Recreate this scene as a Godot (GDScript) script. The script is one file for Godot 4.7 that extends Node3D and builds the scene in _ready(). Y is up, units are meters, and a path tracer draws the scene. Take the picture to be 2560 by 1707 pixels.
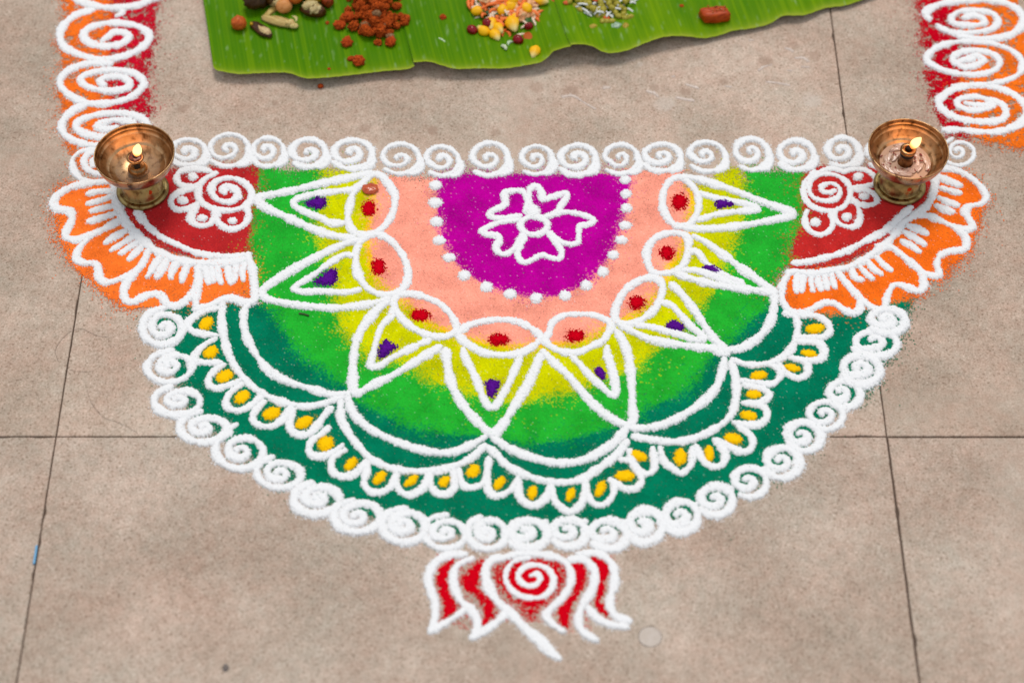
extends Node3D
# A floor rangoli seen from above: stone tiles, coloured powder fields, white powder lines, two brass oil lamps and a banana leaf with food.
# Plan measures are millimetres on the floor: x to the right, z towards the viewer.

const FIELDS := [
	["dark_green_powder", "dark green powder band inside the curved spiral border", "powder field", Color8(2, 117, 84), [-275.7, -28.6, -268, -34.8, -245, -36.8, -226.5, -33.7, -206.1, -37.9, -189.3, -34.8, 199.9, -36.1, 210.9, -28.9, 232, -24.8, 265.6, -29.9, 282.7, -35.1, 293, -38.2, 305.1, -42.3, 302.1, -30.9, 296.5, -18.6, 290.8, -4.4, 289.5, 6.6, 274.8, 21.5, 270, 36.3, 257.2, 50.9, 243.4, 60.5, 227, 73.8, 216.3, 88.1, 203.2, 103.9, 187.4, 115, 178.9, 124.1, 164.5, 130.5, 156.1, 139.5, 132.4, 149.3, 109, 155.5, 87.3, 160.8, 66.6, 164.4, 41.3, 166.1, 10.5, 171.1, -18.5, 168.5, -47.6, 165, -76, 159.7, -87.2, 157.9, -102.9, 150.8, -118.6, 143.7, -135.8, 139.2, -150.3, 130.2, -164.2, 120.2, -181.3, 110.1, -193.1, 99, -198.2, 95.8, -216.9, 79.9, -235.9, 63.7, -240.9, 48.3, -251.8, 27.8, -255.3, 8.9, -262.9, -1.1, -270.9, -15.3]],
	["orange_powder", "orange powder under the petals of the left fan", "powder field", Color8(255, 120, 45), [-320.8, -157.1, -345.9, -156.6, -360.8, -150.9, -364.4, -133, -358.7, -116.4, -352.6, -96.7, -346.7, -83.7, -349.9, -95.1, -344.5, -80, -335.1, -66.1, -324.7, -56.6, -314.2, -46.2, -301.2, -34.8, -289.8, -29.6, -280.1, -31.7, -269.4, -31.7, -251.4, -33.7, -241.3, -32.7, -226.7, -35.8, -210.3, -38.9, -198.5, -41, -202, -75.7, -238.7, -76.8, -257.5, -78.9, -277.8, -87.5, -289, -96.7, -306, -119.7, -314.8, -143]],
	["orange_powder", "orange powder under the petals of the right fan", "powder field", Color8(250, 112, 30), [338.1, -165.7, 348, -168, 361.7, -165.7, 372.8, -152, 376.1, -138.5, 372, -127.4, 365.4, -110.9, 361.5, -101, 356.9, -85.9, 350.2, -80.5, 342.4, -72, 335.2, -62.4, 332.2, -59.1, 319.2, -54.9, 315.4, -44.4, 304.1, -40.3, 295.3, -36.1, 287.8, -36.1, 275.6, -30.9, 265.6, -29.9, 248.5, -24.8, 237, -24.8, 225.4, -24.8, 214.1, -27.9, 208.1, -35.1, 207.6, -49.6, 212, -62.2, 244.4, -68.6, 274.9, -79.3, 279.7, -83.7, 300.4, -102.1, 310.2, -113.1, 326.5, -127.4]],
	["red_powder", "deep red quarter of powder around the left lamp foot", "powder field", Color8(186, 42, 44), [-277.6, -168, -247.4, -171.4, -203.8, -172.6, -202.1, -161.1, -204.9, -140.8, -204.7, -127.4, -204.3, -94.5, -202.9, -82.7, -213.7, -79.5, -230.4, -78.4, -245.8, -80.5, -264.9, -85.9, -282.8, -94.5, -296.1, -107.6, -306.7, -125.2, -312.8, -140.8, -315.4, -155.4, -299.2, -165.7]],
	["red_powder", "deep red quarter of powder around the right lamp foot", "powder field", Color8(192, 44, 42), [231.2, -158.8, 239, -168, 246.4, -172.6, 261.9, -170.3, 292.6, -171.4, 339, -165.7, 333.8, -145.3, 325.1, -130.7, 307, -115.3, 294.9, -98.9, 278.3, -87, 256.9, -75.2, 235.3, -69.9, 215.1, -68.8, 215.4, -78.4, 225.4, -110.9, 229, -133]],
	["green_powder", "bright green powder field behind the pointed petals", "powder field", Color8(38, 172, 48), [-201.2, -171.6, -201.1, -152.8, -204.4, -132.6, -203.3, -119.3, -204.2, -92, -199.3, -78, -200, -77.8, -195.7, -54.5, -191.9, -36.8, -185.6, -29.6, -176.2, -14.2, -165.3, 1.9, -168.6, -3, -158.4, 15, -145.8, 22.9, -133, 34.7, -120.4, 43.5, -115.4, 53.6, -99.1, 63.2, -82.8, 73.7, -62.7, 80.3, -42.9, 84.1, -25.5, 84.1, -11.2, 84.1, 8.5, 92.5, 24.3, 90.6, 44.1, 86.9, 64, 80.3, 78.6, 75.9, 92.4, 67.3, 107.2, 56.8, 123.6, 49.1, 137.1, 36.4, 140, 32.4, 149, 15.6, 164.6, 1.6, 174.4, -10.5, 185.2, -23.8, 195.8, -33, 199, -46.5, 203.8, -54.9, 207.2, -65.4, 215.7, -77.1, 215.5, -84.1, 224.3, -107.9, 229, -122.2, 230.6, -155.8, 232.8, -166.6, 208.5, -167.2, 186.7, -168.3, 176.7, -149, 64.7, -133.3, -81.7, -133.3, -144.1, -148.3, -153.9, -168.7, -180, -167]],
	["yellow_green_powder", "yellow green powder ring between the peach band and the green", "powder field", Color8(203, 204, 5), [-153.1, -169.9, -150.7, -157.3, -149.8, -141.5, -152.3, -124.8, -154.1, -112.7, -152.4, -97.4, -149, -83.4, -142.5, -72.7, -138.5, -60, -136.1, -39.9, -132.8, -24.4, -127.8, -7.1, -113.6, 6.6, -107.4, 17.6, -98.3, 22.5, -84.6, 19.6, -73, 27.5, -59.8, 38.2, -47.7, 40.2, -37.1, 46, -25, 49.9, -11.4, 53.8, 7.8, 57.6, 24.7, 49.9, 47.2, 46, 46, 46, 58.2, 41.2, 77, 31.4, 94.2, 24.5, 99.4, 17.6, 110.4, 6.6, 124.7, -1.4, 136.3, -20.7, 145.4, -35.1, 155.2, -46.5, 159.2, -58, 164.3, -71.8, 163.9, -69.1, 171.8, -87.3, 179.1, -106.8, 182.8, -123.3, 183.9, -140, 185, -155.8, 181.7, -170.6, 173.8, -171.2, 163.1, -167.2, 151, -153.5, 65, -144.5, -82, -144.5, -101.1, -157.3, -110.1, -165.3, -123.4, -168.7, -140.8, -168.7]],
	["peach_powder", "peach pink powder band curving around the magenta field", "powder field", Color8(255, 160, 136), [-104.9, -164.1, -108.6, -148.3, -108.9, -134.8, -110, -119.3, -111.1, -105, -109.8, -95.2, -108.4, -81.2, -102.5, -60, -91.1, -45.3, -80.7, -39.2, -73.9, -30.9, -61.1, -18.6, -44.5, -10.5, -37.1, -5.4, -19.8, -0.9, -3.4, 3.1, 14.5, 1.6, 29.2, 1.6, 30.5, 0.6, 46.9, -0.9, 63.5, -9.5, 72.8, -18.6, 82, -22.7, 92.9, -26.8, 104.9, -39.2, 112, -49.6, 117.6, -68.1, 128.5, -84.1, 132.6, -98.1, 135.9, -112.3, 139.2, -127.8, 140.9, -143.4, 135.4, -154.7, 137, -167.2, 116.9, -167.2, 95.1, -168.3, 65.4, -163.8, -65.1, -159.2, -91.2, -161.5, -103.4, -160.3]],
	["magenta_powder", "vivid magenta powder filling the middle of the rangoli", "powder field", Color8(184, 0, 146), [-59.9, -160.3, -47.8, -163.8, -30.4, -164.9, -4.2, -164.3, 21.9, -163.8, 48, -163.8, 74.2, -163.8, 94.1, -162.6, 92.6, -144.5, 90.2, -124.4, 84.5, -105.7, 77, -84.1, 66.4, -64.9, 53.6, -52.3, 37.6, -43.9, 19.2, -40.3, -1.5, -43.9, -19.9, -53.3, -35.9, -64.9, -47.1, -80.9, -55.1, -98.1, -58, -116.7, -59.3, -135.5]],
	["red_strip_powder", "red powder stripe along the inner side of the left strip", "powder field", Color8(196, 16, 42), [-346, -368.1, -304.8, -368.1, -304.2, -340.6, -301.3, -308.6, -303.7, -288.5, -303.2, -271.1, -299.2, -246.6, -296.8, -225, -309.5, -219, -322, -211.9, -334.9, -215.5, -333.6, -234.6, -331.8, -249.1, -340.8, -263.7, -336.5, -288.5, -342.6, -308.6, -340.1, -334.1, -343.8, -349.7]],
	["orange_strip_powder", "orange powder stripe along the outer side of the left strip", "powder field", Color8(240, 112, 35), [-346, -368.1, -343.8, -349.7, -340.1, -334.1, -342.6, -308.6, -336.5, -288.5, -340.8, -263.7, -331.8, -249.1, -333.6, -234.6, -334.9, -215.5, -322, -211.9, -324.9, -199, -331.2, -185, -330.9, -168.9, -347.5, -168.9, -356, -187.3, -365.4, -204.9, -370.3, -234.6, -376.2, -258.8, -375.9, -283.5, -382.4, -311.1, -380.3, -336.7, -386.3, -368.1]],
	["red_strip_powder", "red powder stripe along the inner side of the right strip", "powder field", Color8(192, 6, 30), [348.2, -365.4, 374.5, -365.4, 384.2, -347.1, 380.7, -321.3, 387.7, -304.8, 382, -283.5, 371.2, -263.7, 372.5, -246.6, 366.9, -231, 371.5, -219, 371.7, -207.2, 364.5, -200.2, 352.1, -213.1, 346.6, -240.6, 344.1, -271.1, 346, -308.6, 347.6, -340.6]],
	["orange_strip_powder", "orange powder stripe along the outer side of the right strip", "powder field", Color8(238, 112, 30), [374.5, -365.4, 384.2, -347.1, 380.7, -321.3, 387.7, -304.8, 382, -283.5, 371.2, -263.7, 372.5, -246.6, 366.9, -231, 371.5, -219, 375.9, -206, 383.6, -197.8, 400.9, -195.5, 421.7, -187.3, 431.7, -234.6, 441.3, -296, 449.3, -365.4]],
]
const MOTIFS := [
	["powder_spiral", "white powder spiral, first of the straight top row, just beside the left lamp", "spiral", "white spirals along the straight top border", [
		["", "white", [["line", 5.2, [-263.9, -187, -264.8, -188, -264.6, -189.7, -262.7, -191.1, -259.5, -190.9, -256.5, -188.5, -256, -184.4, -258.6, -180.9, -263.6, -179.8, -268.6, -182.1, -273.8, -186.8, -274, -194.8, -267, -200.2, -257.2, -199.9, -249.5, -193.9, -247.1, -185, -251, -177, -259.5, -173.3, -269.2, -175.2, -276.1, -182.2]], ["line", 5.8, [-247.9, -188.3, -245.4, -182.3, -246.5, -176.3, -252, -173.4]]]],
	]],
	["powder_spiral", "white powder spiral, second from the left lamp in the straight top row", "spiral", "white spirals along the straight top border", [
		["", "white", [["line", 4.7, [-230.7, -189.2, -232.1, -190.1, -232.5, -192.2, -231, -194.5, -227.9, -195.2, -224.6, -193.4, -223.1, -189.5, -224.4, -185.4, -228, -182.7, -233.8, -181, -240.6, -184.6, -244.2, -193.5, -239.5, -202.7, -229.6, -206.7, -219.2, -202.8, -213.1, -193.2, -213.9, -182, -221.2, -174, -231.9, -172.4, -241.7, -177.8]], ["line", 5.8, [-214.1, -190.9, -211.3, -183.7, -212.6, -176.5, -218.6, -173]]]],
	]],
	["powder_spiral", "white powder spiral, third from the left lamp in the straight top row", "spiral", "white spirals along the straight top border", [
		["", "white", [["line", 4.8, [-200.2, -189.5, -201, -190.6, -200.7, -192.4, -198.8, -193.7, -195.9, -193.3, -193.4, -190.4, -193, -186, -195.2, -182.1, -199.4, -180.5, -204.3, -182.2, -208.6, -187.5, -208.2, -196.1, -201.8, -202, -193.1, -201.6, -186.3, -195, -184.2, -185.1, -187.7, -176.3, -195.4, -172.2, -204, -174.2, -210, -181.9]], ["line", 5.8, [-184.8, -188.8, -182.6, -182.3, -183.7, -175.9, -188.6, -172.7]]]],
	]],
	["powder_spiral", "white powder spiral, fourth from the left lamp in the straight top row", "spiral", "white spirals along the straight top border", [
		["", "white", [["line", 6.1, [-166.1, -186.7, -166.6, -187.9, -166, -189.4, -164.1, -190.2, -161.1, -189.8, -158.5, -186.6, -159.4, -182.4, -162.9, -179.9, -167.9, -179, -174.3, -181.3, -178, -188.7, -174.9, -197, -166.6, -201.1, -157.2, -198.6, -151.2, -190.7, -151, -181, -156.8, -173.6, -166, -171.5, -175, -175.4]], ["line", 5.8, [-150.9, -187.7, -148.5, -181, -149.9, -174.4, -155.4, -171.2]]]],
	]],
	["powder_spiral", "white powder spiral, fifth from the left lamp in the straight top row", "spiral", "white spirals along the straight top border", [
		["", "white", [["line", 6, [-130.9, -186.6, -132, -187.6, -131.9, -189.4, -130.2, -191, -127.2, -191.1, -124.3, -189.1, -122.9, -185.3, -124.4, -181, -129, -177.9, -135.9, -177.6, -142.1, -182.3, -143.6, -190.8, -137.2, -198.2, -126.8, -200.2, -117.1, -195.4, -112.7, -186.1, -115.2, -176.4, -123.7, -170.3, -134.5, -170.2, -143.3, -176.3]], ["line", 5.8, [-114, -186.3, -111.5, -179.6, -113.1, -172.8, -119.2, -169.6]]]],
	]],
	["powder_spiral", "white powder spiral, sixth from the left lamp in the straight top row", "spiral", "white spirals along the straight top border", [
		["", "white", [["line", 4.7, [-93, -180.5, -93.4, -181.7, -92.6, -183.3, -90.4, -184.2, -87, -183.6, -84.2, -180.1, -85.7, -175.8, -89.6, -173.5, -94.6, -173, -100.5, -175.7, -104.3, -183.5, -100.4, -192.2, -91.1, -196.3, -81.2, -193.1, -75.3, -184.4, -75.8, -174, -82.4, -166.3, -92.5, -164.4, -101.8, -169.1]], ["line", 5.8, [-75, -181.8, -72.6, -174.7, -74.3, -167.5, -80.5, -164.1]]]],
	]],
	["powder_spiral", "white powder spiral, seventh from the left lamp in the straight top row", "spiral", "white spirals along the straight top border", [
		["", "white", [["line", 4.8, [-58.3, -179.9, -58.9, -181, -58.4, -182.6, -56.6, -183.6, -53.5, -183.1, -50.6, -179.6, -50.9, -174.6, -54.3, -171.2, -59.3, -170.7, -64.1, -173.9, -68.7, -179.8, -66.9, -188.5, -59.4, -193.2, -50.3, -191.1, -44, -183.3, -43.1, -173.1, -48, -165, -56.6, -162.3, -65.4, -165.9]], ["line", 5.8, [-43.1, -179.3, -41, -172.4, -42.6, -165.6, -48.1, -162.3]]]],
	]],
	["powder_spiral", "white powder spiral, eighth from the left lamp in the straight top row", "spiral", "white spirals along the straight top border", [
		["", "white", [["line", 4.9, [-21.1, -180.2, -21.6, -181.5, -20.9, -183.4, -18.6, -184.6, -15.3, -184.2, -12.6, -180.6, -13.7, -175.7, -17.5, -172.5, -22.4, -171.9, -27.5, -174.6, -31.9, -181.8, -28.8, -191.7, -19.9, -197.1, -10, -194.8, -3.9, -186, -4.1, -174.7, -10.4, -165.6, -20.2, -162.5, -29.6, -166.5]], ["line", 5.8, [-3.4, -181.4, -1.2, -174.2, -3.1, -167, -9.3, -163.4]]]],
	]],
	["powder_spiral", "white powder spiral, ninth from the left lamp in the straight top row", "spiral", "white spirals along the straight top border", [
		["", "white", [["line", 4.7, [16.9, -180.4, 16.4, -181.7, 17.2, -183.4, 19.2, -184.4, 22, -183.8, 24.1, -180.6, 23.7, -176.1, 20.6, -172.4, 15.9, -171.7, 11.8, -174.8, 7.9, -180.2, 10, -188.7, 17.5, -193.6, 26.1, -192, 31.6, -184.6, 31.7, -174.7, 26.4, -166.6, 18, -163.6, 9.9, -166.8]], ["line", 5.8, [31.9, -180.1, 33.6, -173.5, 32, -166.9, 26.7, -163.7]]]],
	]],
	["powder_spiral", "white powder spiral, tenth from the left lamp in the straight top row", "spiral", "white spirals along the straight top border", [
		["", "white", [["line", 6, [51.1, -180.3, 49.8, -181, 49.7, -183.1, 51.6, -185.3, 55, -185.7, 58.4, -183.3, 59.2, -178.5, 56.6, -174, 51.9, -171.6, 46.2, -171.9, 41, -176.2, 39.5, -184.8, 45.8, -192.6, 55.5, -194.9, 64, -190.1, 67.4, -180.5, 64.5, -170.3, 56.3, -163.8, 46.5, -163.6, 38.8, -169.8]], ["line", 5.8, [66.4, -180.4, 68.3, -173.7, 66.4, -167, 60.6, -163.7]]]],
	]],
	["powder_spiral", "white powder spiral, eleventh from the left lamp in the straight top row", "spiral", "white spirals along the straight top border", [
		["", "white", [["line", 4.6, [85.6, -181.8, 85.2, -183, 86.1, -184.6, 88.2, -185.4, 90.7, -184.4, 92.3, -181.4, 91.6, -177.1, 88.2, -173.5, 83.2, -173.2, 79.3, -176.7, 74.7, -182.6, 78.2, -191.2, 86.8, -195.5, 95.9, -192.8, 101, -184.6, 100.1, -174.4, 93.6, -166.5, 84.2, -164.3, 75.7, -168.4]], ["line", 5.8, [101, -181.3, 102.8, -174.7, 100.8, -168.1, 94.9, -164.8]]]],
	]],
	["powder_spiral", "white powder spiral, twelfth from the left lamp in the straight top row", "spiral", "white spirals along the straight top border", [
		["", "white", [["line", 5.4, [119.1, -182.2, 118.1, -183, 118.2, -184.6, 119.9, -186.1, 122.9, -186.4, 125.9, -184.4, 126.2, -180.7, 123.6, -177.5, 119.4, -175.9, 114.1, -176.1, 108.7, -179.9, 107.4, -187.8, 114.4, -194.4, 124.5, -195.7, 132.9, -190.7, 135.8, -181.8, 132.1, -172.9, 123.4, -167.7, 113.2, -168.2, 105.7, -174.3]], ["line", 5.8, [134.7, -183, 136.4, -176.5, 134.3, -170, 128.3, -166.9]]]],
	]],
	["powder_spiral", "white powder spiral, thirteenth from the left lamp in the straight top row", "spiral", "white spirals along the straight top border", [
		["", "white", [["line", 5.4, [153.5, -184.5, 153.2, -185.9, 154.5, -187.6, 157.1, -188.1, 159.8, -186.4, 161, -183, 159.5, -179.4, 156, -177.5, 151.6, -177.5, 147.1, -180.5, 143.2, -187.6, 148.6, -195.6, 158.3, -198.3, 167.4, -194, 171.9, -184.9, 169.9, -174.8, 162.3, -168.1, 152.3, -167.4, 143.9, -173.1]], ["line", 5.8, [170.9, -184.1, 172.5, -177.3, 170.3, -170.6, 164.3, -167.3]]]],
	]],
	["powder_spiral", "white powder spiral, fourteenth from the left lamp in the straight top row", "spiral", "white spirals along the straight top border", [
		["", "white", [["line", 5.6, [192, -187.5, 191.2, -188.8, 191.8, -190.9, 194.2, -192.2, 196.8, -190.7, 198.2, -187.3, 197.8, -183, 194.9, -179.2, 190, -177.5, 184.2, -179.7, 180.7, -187.2, 183.6, -196.5, 191.6, -201.7, 200.7, -199.6, 206.4, -191.1, 206.4, -180.1, 200.6, -171.3, 191.7, -168.3, 183.1, -172.1]], ["line", 5.8, [206.6, -186.6, 208, -179.4, 205.8, -172.3, 200, -168.8]]]],
	]],
	["powder_spiral", "white powder spiral, fifteenth from the left lamp in the straight top row", "spiral", "white spirals along the straight top border", [
		["", "white", [["line", 5.7, [226.7, -185.1, 226.5, -186.7, 227.9, -188.6, 230.6, -189.1, 233.2, -187.3, 234.1, -183.6, 232.5, -179.3, 228.3, -176.5, 222.6, -176.4, 217.4, -180.8, 216.2, -189.5, 222.2, -197.4, 231.6, -200, 239.9, -195.4, 243.4, -186.2, 240.6, -176.1, 232.8, -169.6, 223.2, -169.1, 215.7, -175]], ["line", 5.8, [243, -185.7, 244.4, -179, 242, -172.2, 236, -168.9]]]],
	]],
	["powder_spiral", "white powder spiral, sixteenth from the left lamp in the straight top row", "spiral", "white spirals along the straight top border", [
		["", "white", [["line", 5.5, [264.2, -188.2, 263.7, -189.7, 264.6, -191.7, 267, -192.9, 270, -192.1, 271.9, -188.7, 270.9, -184.3, 267.5, -181.3, 263, -180.1, 257.8, -181.9, 254.9, -188.8, 258.1, -197.6, 266, -202.6, 274.6, -200.9, 279.7, -193.3, 279.3, -183.2, 273.5, -174.9, 264.9, -171.9, 256.8, -175.2]], ["line", 5.8, [280.1, -188.8, 281.3, -182.1, 279, -175.5, 273.3, -172.3]]]],
	]],
	["powder_spiral", "white powder spiral, last of the straight top row, half behind the right lamp", "spiral", "white spirals along the straight top border", [
		["", "white", [["line", 5.2, [297.3, -186.5, 297, -187.6, 297.8, -189, 299.7, -189.7, 302.3, -188.8, 304.1, -185.5, 302.8, -181.3, 299.3, -178.8, 294.7, -178.1, 289.9, -180.7, 287.2, -187.2, 291, -195, 298.9, -198.6, 306.9, -195.7, 311.2, -187.9, 310, -178.5, 303.9, -171.5, 295.5, -169.8, 288, -174]], ["line", 5.8, [311.4, -185.5, 312.5, -179.2, 310.2, -173, 304.6, -170]]]],
	]],
	["powder_spiral", "thin white powder spiral at the lower right side of the right lamp bowl", "spiral", "white spirals along the straight top border", [
		["", "white", [["line", 3.5, [358.5, -188.4, 358.4, -189.5, 359.2, -190.9, 360.9, -191.6, 362.8, -190.9, 363.8, -188.6, 363.3, -185.3, 360.7, -182.4, 356.9, -182.2, 354.3, -185.1, 354.1, -189.6, 356, -194.6, 361, -198, 367, -197.3, 372.3, -192.4, 372.2, -183.4, 366, -175.9, 357.5, -173.5, 350.3, -177.4, 347.5, -185.9, 350.1, -195.5, 357.5, -202.5]]]],
	]],
	["powder_spiral", "white double ring of powder half hidden behind the left lamp bowl", "spiral", "white spirals along the straight top border", [
		["", "white", [["line", 5.4, [-335.3, -190.5, -347.4, -188.1, -353.7, -179.5, -350.9, -168, -342.7, -158.3, -327.5, -155.4, -314.3, -161.1, -312.4, -174.9, -320.7, -185.2, -331.5, -187.6, -341.7, -185.2, -344.2, -177.2, -339.6, -168.5, -328.6, -164, -321.4, -169.1, -323.3, -178.3, -330.8, -181.8, -336.6, -179.5, -336.6, -172.6]]]],
	]],
	["powder_spiral", "large white spiral on the left strip, cut by the top edge of the photo", "spiral", "large white spirals on the red and orange side strips", [
		["", "white", [["line", 7.5, [-378.8, -368.1, -374, -360.2, -364, -354.9, -347.6, -350.3, -324.5, -352, -311.3, -358.8, -303.6, -365.4, -308.7, -378.7, -333.2, -386.7, -361.3, -385.3, -377.2, -377.3]]]],
	]],
	["powder_spiral", "large white spiral, upper whole one on the left red and orange strip", "spiral", "large white spirals on the red and orange side strips", [
		["", "white", [["line", 7.4, [-358.5, -347.7, -371.7, -341.9, -381.1, -329, -382, -314.9, -375.9, -303.5, -361.9, -294.7, -343.9, -289.7, -326.1, -293.5, -311.7, -303.5, -306.7, -316.2, -314.3, -326.4, -328.7, -331.6, -343.6, -332.2, -357.7, -327.1, -362.8, -319.4, -357.4, -309.8, -344, -304.8, -330.5, -307.3, -324, -314.9, -328.4, -320.7, -336.7, -321.3, -341.7, -316.2, -345.7, -311.7]], ["line", 5.6, [-332.5, -348.4, -333.3, -343.2, -337.2, -340.6]]]],
	]],
	["powder_spiral", "large white spiral, middle one on the left red and orange strip", "spiral", "large white spirals on the red and orange side strips", [
		["", "white", [["line", 7.2, [-336.1, -284.7, -354.3, -284.7, -368, -278.5, -374.8, -268.6, -373.5, -258.8, -365, -249.1, -350.5, -240.6, -334.3, -240, -318.7, -244.2, -307.3, -255.1, -306.1, -264.9, -314.8, -273.6, -329.7, -277.3, -345, -276, -356.2, -271.1, -358.1, -264.9, -349.9, -257.6, -334.2, -253.9, -320.1, -256.4, -317.1, -262.5, -323.3, -268.6, -333.4, -269.9, -342, -266.2, -338.5, -260]]]],
	]],
	["powder_spiral", "large white spiral behind the rim of the left lamp", "spiral", "large white spirals on the red and orange side strips", [
		["", "white", [["line", 6.9, [-350.3, -238.8, -360.1, -232.2, -367.3, -219, -364.4, -207.2, -354, -199, -339.3, -194.3, -320.1, -195.5, -303.3, -202.5, -297, -214.3, -303.8, -223.8, -320.5, -229.2, -339.9, -227.4, -353.3, -220.8, -355, -213.1, -345.2, -206, -328, -202.5, -312.6, -207.2, -308.3, -215.5, -314.1, -220.2, -324.9, -221.4, -334.4, -218.4, -337.4, -214.3, -330.8, -211.3, -323.1, -213.7]]]],
	]],
	["powder_spiral", "large white spiral on the right strip, topmost and nearest the leaf tip", "spiral", "large white spirals on the red and orange side strips", [
		["", "white", [["line", 6.1, [384.8, -338, 393.5, -340.6, 401.3, -336.7, 400.5, -330.9, 389.1, -329, 375.6, -331.6, 374.8, -339.3, 384, -345.8, 397.1, -346.4, 409.7, -343.2, 413.5, -334.1, 407.1, -325.1, 391.7, -320.7, 375, -320, 364.6, -325.1, 361.4, -329]], ["line", 7.4, [355, -336.7, 353, -343.2, 358.5, -349.7, 373.3, -356.2, 397, -359.5, 418.2, -357.5, 431.8, -348.4, 435, -335.4, 427.9, -322.6, 413.9, -314.9, 395.2, -313, 378.2, -316.2]]]],
	]],
	["powder_spiral", "large white spiral, middle one on the right strip", "spiral", "large white spirals on the red and orange side strips", [
		["", "white", [["line", 6, [386.6, -290.3, 377.2, -288.5, 370.4, -284.7, 369.5, -292.2, 378.6, -298.5, 390.7, -299.7, 402.9, -296, 408, -287.2, 402.1, -277.3, 386.9, -272.3, 371.6, -273.6, 357.8, -278.5, 347.9, -287.2, 349.9, -296, 362.2, -306, 381.1, -310.5, 402, -308.6, 418.3, -301, 426.5, -288.5, 423.5, -274.8, 411.3, -266.2, 392.6, -261.3, 378.9, -260]], ["line", 6.4, [371.6, -287.2, 376.2, -281, 386.4, -282.2, 394.6, -288.5, 390.7, -293.5, 383.2, -292.2]]]],
	]],
	["powder_spiral", "large white spiral, lowest on the right strip just above the right lamp", "spiral", "large white spirals on the red and orange side strips", [
		["", "white", [["line", 5.9, [373.5, -240.6, 383, -238.2, 394, -239.4, 391.9, -244.2, 381.7, -247.8, 369.7, -245.4, 366.2, -239.4, 373.4, -233.4, 386.8, -233.4, 396.5, -238.2]], ["line", 7.1, [391.9, -244.2, 402.9, -239.4, 404.9, -228.6, 397.6, -221.4, 382.3, -220.2, 365, -223.8, 354.5, -232.2, 351.3, -241.8, 358.8, -251.5, 372.4, -258.8, 392.4, -260, 409.5, -253.9, 420.3, -241.8, 421.8, -228.6, 412.9, -216.7, 395.9, -209.6, 380.8, -209, 366, -211.3, 351.8, -211.3]], ["line", 5, [365.3, -260, 368.8, -258.8, 370.1, -255.1]]]],
	]],
	["fan_petal", "orange petal with wavy white outline, left fan, uppermost beside the left lamp foot", "petal", "orange petals of the two side fans", [
		["outline", "white", [["line", 6.9, [-318.1, -156.6, -331, -155.4, -342.9, -153.2, -353.6, -148.7, -361.2, -140.8, -362.7, -133, -357.6, -127.4, -349.7, -126.3, -346.3, -119.7, -347, -112, -349.4, -104.3, -347.8, -98.9, -338.3, -97.2, -327.9, -102.7, -318.4, -108.7, -309.8, -115.3]]]],
		["finger", "white", [["line", 6.5, [-318.7, -146.4, -329.8, -145.8, -336.5, -143.6]]]],
		["finger", "white", [["line", 6.5, [-317.1, -140.8, -326.9, -136.3, -335.2, -133.5]]]],
		["finger", "white", [["line", 6.5, [-315.1, -130.7, -324.3, -128.5, -330.9, -126.3]]]],
		["finger", "white", [["line", 6.5, [-312.5, -123.5, -323.1, -119.1, -332, -115.3]]]],
	]],
	["fan_petal", "orange petal with wavy white outline, left fan, second below the left lamp", "petal", "orange petals of the two side fans", [
		["outline", "white", [["line", 6.7, [-331.5, -97.2, -337, -87.5, -337, -77.8, -331.1, -74.1, -322.6, -73.6, -318.9, -67.2, -317.5, -59.8, -311.9, -55.1, -302.3, -58.2, -292.1, -64, -285.6, -73.6, -282.7, -86.4]]]],
		["finger", "white", [["line", 6.1, [-302, -106.5, -309.8, -100.5, -316.7, -94.5]]]],
		["finger", "white", [["line", 6.1, [-296.1, -99.9, -304.6, -92.4, -311.5, -86.4]]]],
		["finger", "white", [["line", 6.1, [-292.1, -94.5, -299, -88, -303.9, -83.2]]]],
		["finger", "white", [["line", 6, [-287.5, -91.3, -292.6, -83.7, -296.5, -77.3]]]],
	]],
	["fan_petal", "orange petal with wavy white outline, left fan, third, above a green-centred spiral", "petal", "orange petals of the two side fans", [
		["outline", "white", [["line", 6.5, [-289.7, -65.1, -295.4, -56.6, -297.1, -46.2, -294.1, -37.9, -288.9, -36.3, -282, -41, -274, -44.1, -268, -42, -263.1, -34.8, -256.2, -32.7, -250, -36.8, -244.1, -45.1, -241.7, -54.5, -242, -71.5]]]],
		["finger", "white", [["line", 6.8, [-272.8, -80, -277.4, -68.3, -280.4, -60.9]]]],
		["finger", "white", [["line", 6.8, [-267.4, -76.8, -270.6, -67.2, -272.9, -60.9]]]],
		["finger", "white", [["line", 6.8, [-258.8, -75.7, -261.8, -67.2, -262.3, -60.3]]]],
		["finger", "white", [["line", 6.8, [-250.3, -74.6, -252.7, -64, -253.6, -56.1]]]],
	]],
	["fan_petal", "square-ended orange petal of the left fan touching the green field", "petal", "orange petals of the two side fans", [
		["outline", "white", [["line", 6.7, [-242.3, -70.4, -240.9, -54.5, -241.4, -42, -240.4, -31.7]], ["line", 7.1, [-240.2, -29.6, -230.5, -32.7, -220.3, -38.9, -212, -39.4, -205.1, -36.3, -196.6, -37.9, -197.7, -52.4, -201.2, -70.4, -205.4, -81.1]]]],
		["finger", "white", [["line", 5.7, [-239.5, -75.7, -234.9, -63, -232.9, -54.5]]]],
		["finger", "white", [["line", 5.7, [-234, -75.7, -230.9, -65.1, -229.3, -56.1]]]],
		["finger", "white", [["line", 5.7, [-228.5, -75.7, -226.1, -61.9, -223.3, -54.5]]]],
		["finger", "white", [["line", 5.7, [-220.1, -75.7, -218.2, -63, -215.8, -54]]]],
		["finger", "white", [["line", 5.7, [-213.4, -75.7, -213.1, -61.9, -214.2, -55.1]]]],
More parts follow.
